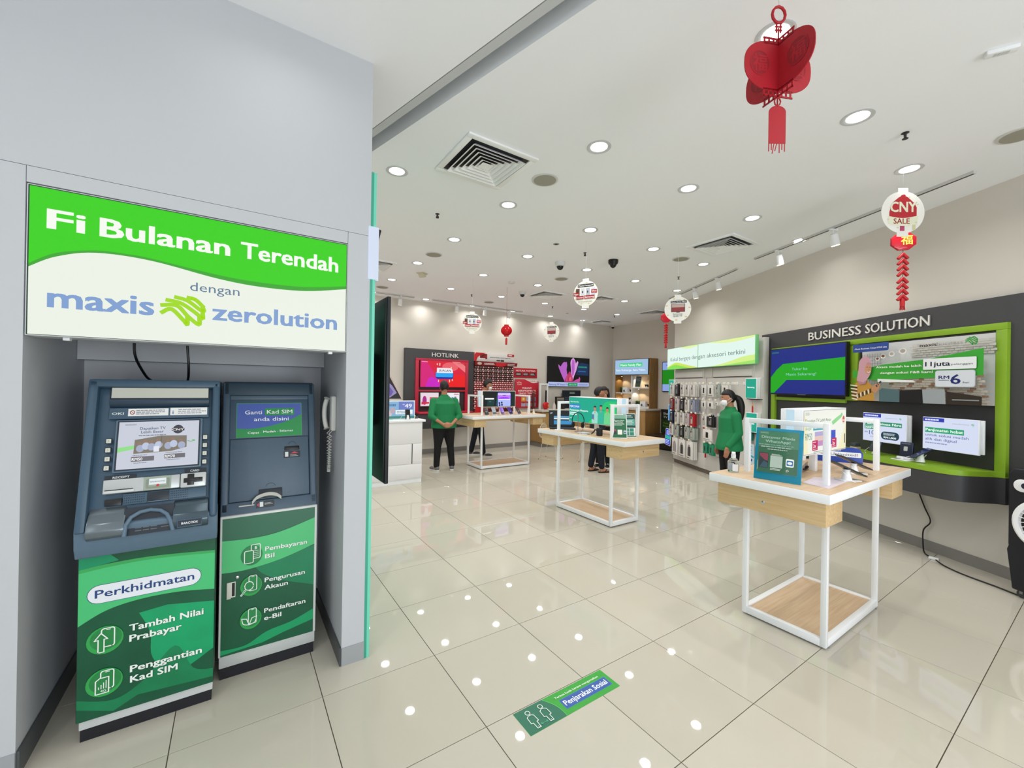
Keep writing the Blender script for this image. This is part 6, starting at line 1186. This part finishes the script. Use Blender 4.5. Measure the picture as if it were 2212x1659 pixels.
# left cabinet with its sign and things
cb = thing('cabinet', 'white cabinet with a grooved panel behind the tall black screen', 'cabinet', (1.00, 4.085, 0)); XW = 1.125
B().box((0, 0, .075), (XW, .60, .965), METALW, .002).part('carcass', cb); B().box((0, .006, 0), (XW, .60, .0745), METALW).part('plinth', cb); B().box((-.03, -.03, .966), (XW + .045, .64, 1.0), METALW, .003).part('worktop', cb)
for z0, z1, x1 in ((.077, .30, XW), (.307, .62, XW - .17), (.627, .962, XW)): B().box((.003, -.010, z0), (x1 - .003, -.0002, z1), mat('#e3e2e4', .35), .0015).part('front_panel', cb)
B().box((XW - .160, -.010, .307), (XW - .003, -.0002, .62), mat('#e3e2e4', .35), .0015).part('front_panel', cb); B().box((XW - .171, -.0105, .305), (XW - .162, -.0003, .622), BLACK).part('pull_groove', cb)
t = thing('lightbox_sign', 'blue lit price sign showing 49 on the white cabinet', 'sign', (1.50, 4.28, 1.0)); B().box((0, 0, .0), (.57, .05, .295), METALW, .003).part('housing', t); b = B(); cv = Cv(b, 0, -.0006); cv.rect(.01, .01, .56, .285, E('#87b3d6')); cv.rect(.30, .155, .545, .28, E('#6d7cc4')); cv.text('RM', .365, .225, .018, E('#eef2ff'), .03, b=.014); cv.text('49', .40, .182, .062, E('#f6f8ff'), .115, b=.014); cv.bars(.03, .27, .20, .25, 1, E('#4f7fae'), 3, .7); cv.ell(.13, .09, .06, .06, E('#cfc3c8')); cv.ell(.20, .14, .04, .05, E('#b9a7b3')); cv.rect(.25, .08, .53, .145, E('#eef4f8')); cv.bars(.27, .52, .09, .135, 2, E('#6c7f90'), 6, .5); cv.rect(.01, .01, .56, .05, E('#3f8a80')); b.part('lit_face', t)
phone_stand('black phone standing upright before the blue price sign', (1.90, 4.14, 1.0), 0, -8, BLACK, BLACK, .155, s=1.05)
b = B(); b.box((0, 0, 0), (.17, .11, .03), mat('#4a4c50', .4), .006); b.prism([(.02, .02), (.13, .02), (.15, .09), (.02, .09)], .030, .05, mat('#c9c9c4', .4), 'z', .004); b.solo('card_terminal', 'small grey card terminal at the right end of the white cabinet', 'device', (1.97, 4.30, 1.0))
b = B(); b.box((0, 0, 0), (.26, .12, .004), METALW); b.box((.05, .03, .004), (.20, .10, .012), mat('#8fc9b8', .4)); b.solo('leaflet_stack', 'flat white leaflets in front of the blue price sign', 'paper', (1.46, 4.10, 1.0))
t = thing('picture_easel', 'steeply tilted dark picture panel with a violet figure behind the cabinet', 'display', (1.99, 4.72, 1.31)); b = B(); b.prism([(0, 0), (-.47, .84), (-.95, .84), (-.95, 0)], 0, .03, mat('#2c2a30', .4), 'y'); b.prism([(0, 0), (.024, .004), (-.448, .848), (-.472, .844)], -.012, .03, mat('#c9b3ae', .4), 'y'); cv = Cv(b, 0, -.0006); cv.poly([(-.5, .05), (-.2, .02), (-.08, .10), (-.16, .22), (-.25, .30), (-.4, .33)], mat('#9a90c4', .3)); cv.poly([(-.3, .06), (-.18, .05), (-.14, .12), (-.2, .2)], mat('#6f5fb0', .3)); b.part('panel', t); B().box((-.35, .031, -1.31), (-.30, .06, .1), DARK).part('stand', t)
# wire chairs
def wire_chair(lab, loc, rz):
    t = thing('wire_chair', lab, 'chair', loc, rz, 'cream wire mesh chairs'); CWM = mat('#d9d2c0', .45)
    def ring(pts, r=.006): b = B(); b.tube(pts, r, CWM, 6, True); return b
    bk = [(.20 * math.cos(a), .19 - .02 * math.sin(a), .60 + .16 * math.sin(a)) for a in [2 * PI * i / 20 for i in range(20)]]
    b = ring(bk)
    for i in range(-4, 5): x = i * .042; h = .16 * math.sqrt(max(0, 1 - (x / .2) ** 2)); b.tube([(x, .19 + .02 * h / .16, .60 - h), (x, .165, .60), (x, .19 - .02 * h / .16, .60 + h)], .0028, CWM, 4)
    for i in range(-3, 4): z = i * .042; w_ = .2 * math.sqrt(max(0, 1 - (z / .16) ** 2)); b.tube([(-w_, .19, .60 + z), (0, .165, .60 + z), (w_, .19, .60 + z)], .0028, CWM, 4)
    b.part('backrest', t)
    b = ring([(.21 * math.cos(a), -.02 + .20 * math.sin(a), .45) for a in [2 * PI * i / 20 for i in range(20)]])
    for i in range(-4, 5): x = i * .044; h = .2 * math.sqrt(max(0, 1 - (x / .21) ** 2)); b.tube([(x, -.02 - h, .45), (x, -.02, .435), (x, -.02 + h, .45)], .0028, CWM, 4); b.tube([(-h, x - .02, .45), (0, x - .02, .435), (h, x - .02, .45)], .0028, CWM, 4)
    for sx in (-1, 1): b.tube([(sx * .17, .12, .45), (sx * .18, .19, .52)], .005, CWM, 5)
    b.part('seat', t)
    for sx in (-1, 1): B().tube([(sx * .14, -.14, .44), (sx * .19, -.20, .012), (sx * .19, .20, .012), (sx * .14, .12, .44)], .006, CWM, 6).part('leg_frame', t); b = B(); [b.lathe([(.010, 0), (.010, .012)], BLACK, 8, Matrix.Translation((sx * .19, y_, 0))) for y_ in (-.2, .2)]; b.part('foot_glide', t)
wire_chair('cream wire chair behind the left end of the middle table', (5.30, 4.72, 0), .5)
wire_chair('cream wire chair behind the customers at the middle table', (5.85, 4.15, 0), 2.4)
# ================================================================ PEOPLE
def fuse(b, name, vox, m, smooth=3):
    """weld the overlapping limbs into one continuous skin"""
    me = bpy.data.meshes.new(name); me.from_pydata(b.v, [], b.f); o = bpy.data.objects.new(name, me); COL.objects.link(o)
    r = o.modifiers.new('r', 'REMESH'); r.mode = 'VOXEL'; r.voxel_size = vox
    s_ = o.modifiers.new('s', 'SMOOTH'); s_.factor = .5; s_.iterations = smooth
    dg = bpy.context.evaluated_depsgraph_get(); nm = bpy.data.meshes.new_from_object(o.evaluated_get(dg)); bpy.data.objects.remove(o); bpy.data.meshes.remove(me)
    nm.materials.clear(); nm.materials.append(m); nm.polygons.foreach_set('use_smooth', [True] * len(nm.polygons)); nm.name = name
    return nm
def loft(b, rings, m, n=20):
    vs = []; fs = []
    for z, cx, cy, rx, ry in rings:
        for k in range(n): a = 2 * PI * k / n; vs.append((cx + rx * math.cos(a), cy + ry * math.sin(a), z))
    for j in range(len(rings) - 1):
        for k in range(n): fs.append((j * n + k, j * n + (k + 1) % n, (j + 1) * n + (k + 1) % n, (j + 1) * n + k))
    fs.append(list(range(n))[::-1]); fs.append([(len(rings) - 1) * n + k for k in range(n)]); b.add(vs, fs, m, True)
def limb(b, pts, rs, m):
    P = spl([tuple(p) for p in pts], 10) if len(pts) > 2 else [tuple(p) for p in pts]
    n = len(P); R_ = []
    for i in range(n):
        t = i / (n - 1) * (len(rs) - 1); k = min(int(t), len(rs) - 2); R_.append(rs[k] + (rs[k + 1] - rs[k]) * (t - k))
    b.tube(P, R_, m, 12); b.ball(P[0], R_[0], m, 12, 8); b.ball(P[-1], R_[-1], m, 12, 8)
def hand(b, w, d, nrm, sd, m, curl=.5, k=1.0):
    """palm plus four unequal curled fingers and a thumb leaving the side of the palm"""
    w = Vector(w); d = Vector(d).normalized(); nrm = Vector(nrm); nrm = (nrm - d * nrm.dot(d)).normalized(); s_ = d.cross(nrm) * sd
    for i in range(4): b.tube([tuple(w + s_ * (i - 1.5) * .014 * k), tuple(w + d * .085 * k + s_ * (i - 1.5) * .019 * k)], [.014 * k, .0125 * k], m, 8)
    for i, L in enumerate((.066, .076, .070, .054)):
        p = w + d * .082 * k + s_ * (i - 1.5) * .0195 * k; pts = [tuple(p)]; dd = d.copy()
        for q in range(3): dd = (dd + nrm * curl * (.5 + .25 * q)).normalized(); p = p + dd * L * k * (.42, .33, .25)[q]; pts.append(tuple(p))
        b.tube(pts, [.0088 * k, .0085 * k, .0078 * k, .0065 * k], m, 7)
    p = w + d * .022 * k - s_ * .024 * k; d2 = (d * .7 - s_ * .75 + nrm * .25).normalized(); p2 = p + d2 * .036 * k; d3 = (d * .9 - s_ * .25 + nrm * .45).normalized()
    b.tube([tuple(p), tuple(p2), tuple(p2 + d3 * .028 * k)], [.0115 * k, .0095 * k, .0075 * k], m, 7)
SK = mat('#a9765a', .55); HAIR = mat('#120f10', .5, bump=.4, scale=120)
def human(lab, loc, f, H, J, tops, legs_m, shoe, hair='short', mask=False, hd=(0, 0), skin=SK, build=1.0, vox=.0075, sleeve=.75, hem=.50, sandals=False, badge=None):
    f = Vector(f).normalized(); rz = math.atan2(f.y, f.x) + PI / 2
    t = thing('person', lab, 'person', loc, rz)
    lean = Vector(J.get('lean', (0, 0, 0))); hip = Vector((0, 0, .52 * H)) + Vector(J.get('hip', (0, 0, 0)))
    ch = hip + Vector((0, 0, .225 * H)) + lean * .7; nk = hip + Vector((0, 0, .315 * H)) + lean; hc = nk + Vector((0, -.015, .085 * H)) + Vector(J.get('head', (0, 0, 0)))
    sw = .112 * H * build ** .5
    sh = {s_: nk + Vector((s_ * sw * .93, 0, -.066 * H)) for s_ in (-1, 1)}
    HT = Matrix.Translation(hc) @ Matrix.Rotation(hd[0], 4, 'Z') @ Matrix.Rotation(hd[1], 4, 'X')
    hk = H / 1.70 * 1.06
    # body: one continuous surface
    b = B()
    loft(b, [(hip.z - .06, hip.x, hip.y, .13 * build, .10 * build), (hip.z + .02, hip.x, hip.y, .15 * build, .11 * build), (hip.z + .09 * H, (hip.x + ch.x) / 2, (hip.y + ch.y) / 2, .12 * build, .095 * build), (ch.z, ch.x, ch.y, .145 * build, .105 * build), (nk.z - .10, nk.x, nk.y, .115, .075), (nk.z - .05, nk.x, nk.y, .075, .058), (nk.z - .01, nk.x, nk.y, .052, .050)], SK)
    b.tube([tuple(nk - Vector((0, 0, .06))), tuple(nk), tuple(hc - Vector((0, -.012, .05)))], [.050 * hk, .051 * hk, .052 * hk], SK, 12)
    def hf(p):
        q = p.copy()
        if q.z < 0: q.x *= 1 + .30 * q.z; q.y *= 1 + .12 * q.z
        if q.y < -.3: q.y = q.y * .96
        return q
    b.ball((0, 0, 0), (.074 * hk, .093 * hk, .112 * hk), SK, 18, 14, hf, T=HT)
    b.ball((0, -.090 * hk, -.012 * hk), (.011 * hk, .018 * hk, .020 * hk), SK, 10, 8, T=HT)         # nose
    b.ball((0, -.078 * hk, -.082 * hk), (.026 * hk, .016 * hk, .018 * hk), SK, 10, 8, T=HT)         # chin
    b.ball((0, -.086 * hk, -.052 * hk), (.022 * hk, .010 * hk, .010 * hk), SK, 10, 8, T=HT)         # lips
    for s_ in (-1, 1): b.ball((s_ * .074 * hk, .008, -.010 * hk), (.010 * hk, .017 * hk, .030 * hk), SK, 8, 8, T=HT)
    for s_ in (-1, 1):
        e = Vector(J['el'][0 if s_ < 0 else 1]); w_ = Vector(J['wr'][0 if s_ < 0 else 1])
        limb(b, [sh[s_] + Vector((0, 0, -.012)), e], [.042 * build ** .5, .038], SK); limb(b, [e, w_], [.038, .026], SK)
        hdv = J['hd'][0 if s_ < 0 else 1]; hand(b, w_, hdv[0], hdv[1], hdv[2], SK, hdv[3], .95 * hk)
        k_ = Vector(J['kn'][0 if s_ < 0 else 1]); a = Vector(J['an'][0 if s_ < 0 else 1]); hp = hip + Vector((s_ * .085, 0, -.03))
        limb(b, [hp, k_], [.078 * build, .052], SK); limb(b, [k_, a], [.052, .034], SK)
        td = Vector(J['toe'][0 if s_ < 0 else 1]).normalized(); heel = Vector((a.x, a.y, .032)) - td * .03
        b.tube([tuple(heel), tuple(heel + td * .09 + Vector((0, 0, .004))), tuple(heel + td * .20 - Vector((0, 0, .010)))], [.032, .034, .018], SK, 10)
    o = bpy.data.objects.new('body', fuse(b, 'body', vox, skin)); COL.objects.link(o); o.parent = t
    # eyes and brows
    b = B(HT)
    for s_ in (-1, 1): b.ball((s_ * .028 * hk, -.083 * hk, .014 * hk), (.011 * hk, .006, .006 * hk), mat('#e8e4e0', .3), 8, 6); b.ball((s_ * .028 * hk, -.087 * hk, .014 * hk), (.005, .004, .005), BLACK, 8, 6); b.ball((s_ * .028 * hk, -.084 * hk, .034 * hk), (.017 * hk, .006, .0035), HAIR, 8, 5)
    b.part('eyes', t)
    # hair
    b = B()
    def hh(p):
        q = p.copy(); front = -p.y
        if front > .05 and p.z < .42: q = q * .80
        elif p.z < -.45: q = q * .86
        return q
    b.ball((0, .008 * hk, .012 * hk), (.084 * hk, .100 * hk, .120 * hk), HAIR, 26, 18, hh, T=HT)
    if hair == 'pony':
        b.ball((0, .105 * hk, .0), (.035, .035, .04), HAIR, 12, 8, T=HT); pts = [HT @ Vector(p) for p in ((0, .10, .01), (.0, .145, -.04), (0, .155, -.13), (0, .145, -.22), (0, .135, -.31))]; limb(b, pts, [.032, .046, .050, .044, .020], HAIR)
    if hair == 'long':
        for x in (-.05, 0, .05): pts = [HT @ Vector(p) for p in ((x, .05, .03), (x * 1.3, .085, -.06), (x * 1.3, .09, -.18), (x, .08, -.28))]; limb(b, pts, [.05, .045, .04, .02], HAIR)
    o = bpy.data.objects.new('hair', fuse(b, 'hair', .009, HAIR, 2)); COL.objects.link(o); o.parent = t
    if mask:
        b = B(HT); b.ball((0, -.052 * hk, -.046 * hk), (.066 * hk, .056 * hk, .056 * hk), mat('#e3e5e8', .6), 18, 12, lambda p: Vector((p.x, min(p.y, .1), p.z)))
        for s_ in (-1, 1): b.tube([(s_ * .062 * hk, -.05 * hk, -.02), (s_ * .083 * hk, .012, .01), (s_ * .083 * hk, .02, -.02), (s_ * .064 * hk, -.045 * hk, -.06)], .0018, METALW, 5)
        b.part('face_mask', t)
    # shirt
    b = B(); z0 = hem * H; fl = 1.0 + J.get('flare', 0)
    loft(b, [(z0, hip.x, hip.y, .165 * build * fl, .125 * build * fl), (z0 + .05, hip.x, hip.y, .166 * build * fl, .128 * build * fl), (hip.z + .10 * H, (hip.x + ch.x) / 2, (hip.y + ch.y) / 2, .150 * build, .122 * build), (ch.z, ch.x, ch.y, .160 * build, .125 * build), (nk.z - .095, nk.x, nk.y, .160 * build ** .4, .105), (nk.z - .050, nk.x, nk.y, .120 * build ** .4, .085), (nk.z - .015, nk.x, nk.y, .078, .068), (nk.z + .012, nk.x, nk.y, .066, .062)], SK, 26)
    for s_ in (-1, 1):
        e = Vector(J['el'][0 if s_ < 0 else 1]); w_ = Vector(J['wr'][0 if s_ < 0 else 1]); limb(b, [sh[s_], e], [.060 * build ** .5, .053 * build ** .5], SK)
        if sleeve > 0: limb(b, [e, e.lerp(w_, sleeve)], [.053 * build ** .5, .042], SK)
    o = bpy.data.objects.new('shirt', fuse(b, 'shirt', .009, tops, 2)); COL.objects.link(o); o.parent = t
    b = B(); loft(b, [(hip.z - .10, hip.x, hip.y, .155 * build, .122 * build), (hip.z - .02, hip.x, hip.y, .160 * build, .124 * build), (hip.z + .05, hip.x, hip.y, .152 * build, .116 * build)], SK)
    for s_ in (-1, 1):
        k_ = Vector(J['kn'][0 if s_ < 0 else 1]); a = Vector(J['an'][0 if s_ < 0 else 1]); hp = hip + Vector((s_ * .082, 0, -.06)); limb(b, [hp, k_], [.096 * build, .068], SK); limb(b, [k_, a + Vector((0, 0, .03))], [.068, .056], SK)
    o = bpy.data.objects.new('trousers', fuse(b, 'trousers', .010, legs_m, 2)); COL.objects.link(o); o.parent = t
    for s_ in (-1, 1):
        a = Vector(J['an'][0 if s_ < 0 else 1]); td = Vector(J['toe'][0 if s_ < 0 else 1]).normalized(); T = Matrix.Translation((a.x, a.y, 0)) @ Matrix.Rotation(math.atan2(td.y, td.x) - PI / 2 + PI, 4, 'Z')
        b = B(T)     # local -y is the toe direction
        out = [(-.030, .055), (-.040, -.02), (-.046, -.12), (-.034, -.185), (0, -.205), (.034, -.185), (.046, -.12), (.040, -.02), (.030, .055), (0, .066)]
        if sandals:
            b.prism(out, 0, .016, mat('#15110f', .6), 'z', .003); b.tube([(-.042, -.05, .012), (-.03, -.09, .058), (0, -.135, .040), (.03, -.09, .058), (.042, -.05, .012)], .006, mat('#15110f', .6), 7); b.part('sandal', t)
        else:
            b.prism(out, 0, .026, mat('#dedcd8', .5), 'z', .006); b.ball((0, .012, .055), (.042, .052, .050), shoe, 14, 10); b.ball((0, -.105, .036), (.045, .095, .036), shoe, 14, 10, lambda p: Vector((p.x, p.y, max(p.z, -.5)))); b.box((-.018, -.09, .060), (.018, -.02, .080), mat('#bfbdb9', .6), .006); b.part('shoe', t)
    if badge: badge(t, nk, ch)
    return t
GR = mat('#147a48', .8, bump=.25, scale=90, noise=.06)
def bdg(t, nk, ch):
    b = B(Matrix.Rotation(PI, 4, 'Z')); cv = Cv(b, 0, -(nk.y + .0975)); cv.text('maxis', -.045, nk.z - .115, .013, METALW, .055, b=.03); cv.ell(.028, nk.z - .108, .012, .009, METALW); b.part('logo_print', t)
human('man in a green long sleeved top with hands clasped behind his back, seen from behind', (2.79, 4.72, 0), (.12, 1, 0), 1.64,
      dict(el=((-.265, .08, 1.00), (.265, .08, 1.00)), wr=((-.075, .215, .855), (.075, .215, .855)), hd=(((.9, .1, -.25), (0, -1, 0), 1, .5), ((-.9, .1, -.20), (0, -1, 0), -1, .5)),
           kn=((-.13, -.01, .45), (.11, .0, .45)), an=((-.155, .02, .075), (.13, .01, .075)), toe=((-.35, -1, 0), (.35, -1, 0)), head=(0, -.01, 0), flare=.05), GR, mat('#0e0e11', .85), mat('#6d6f72', .7), 'short', build=1.34, sleeve=.35, hem=.475, hd=(0, .15), badge=bdg)
human('man in a red T-shirt and white face mask looking down beside the card rack', (4.12, 5.78, 0), (.86, -.50, 0), 1.72,
      dict(lean=(0, -.10, 0), el=((-.24, -.06, 1.10), (.24, -.05, 1.10)), wr=((-.14, -.27, 1.08), (.14, -.26, 1.06)), hd=(((.2, -1, -.1), (0, 0, -1), -1, .3), ((-.2, -1, -.1), (0, 0, -1), 1, .3)),
           kn=((-.10, -.05, .48), (.10, .09, .48)), an=((-.11, -.10, .075), (.11, .17, .075)), toe=((-.1, -1, 0), (.1, -1, 0)), head=(0, -.06, -.02)), mat('#c21420', .8, noise=.05, scale=30), mat('#131820', .85), mat('#3a3c40', .7), 'short', mask=True, build=.98, sleeve=0, hem=.50, hd=(0, .35))
human('woman in a green top with a ponytail and white mask facing the accessory wall', (5.316, .855, 0), (-.80, .60, 0), 1.575,
      dict(lean=(0, .01, 0), el=((-.20, .05, .98), (.20, .03, .98)), wr=((-.17, -.08, .775), (.17, -.10, .775)), hd=(((.0, -.15, -1), (1, 0, 0), 1, .35), ((.0, -.15, -1), (-1, 0, 0), -1, .35)),
           kn=((-.085, -.01, .44), (.085, .01, .44)), an=((-.09, .15, .075), (.09, .17, .075)), toe=((-.1, -1, 0), (.1, -1, 0)), head=(0, -.02, -.01), flare=.18), GR, mat('#0b0b0e', .85), BLACK, 'pony', mask=True, build=1.10, sleeve=.85, hem=.465, hd=(0, .18))
human('dark haired customer in navy trousers and sandals behind the teal lit sign', (5.20, 3.25, 0), (.85, -.10, 0), 1.575,
      dict(el=((-.21, .0, .98), (.21, .0, .98)), wr=((-.12, -.18, .93), (.12, -.18, .93)), hd=(((.3, -1, 0), (0, 0, -1), -1, .4), ((-.3, -1, 0), (0, 0, -1), 1, .4)),
           kn=((-.08, -.02, .44), (.09, .0, .44)), an=((-.10, -.03, .085), (.10, .06, .085)), toe=((-.1, -1, 0), (.15, -1, 0)), head=(0, -.02, 0)), mat('#1d222b', .8), mat('#10141f', .85), BLACK, 'short', vox=.009, sleeve=.3, hem=.50, hd=(-.5, .12), sandals=True)
human('long haired woman in a tan top facing the other customer behind the teal lit sign', (5.62, 3.50, 0), (-.85, -.55, 0), 1.585,
      dict(el=((-.24, -.06, 1.00), (.24, -.08, 1.02)), wr=((-.10, -.22, 1.16), (.08, -.20, 1.30)), hd=(((.3, -.3, 1), (0, 1, 0), 1, .5), ((-.2, -.1, 1), (0, 1, 0), -1, .5)),
           kn=((-.08, -.02, .44), (.08, .0, .44)), an=((-.09, .0, .075), (.09, .03, .075)), toe=((-.1, -1, 0), (.1, -1, 0)), head=(0, -.02, 0)), mat('#7d6247', .8, noise=.08, scale=40), mat('#0e0f13', .85), BLACK, 'long', vox=.009, sleeve=.8, hem=.50, hd=(.1, .25))
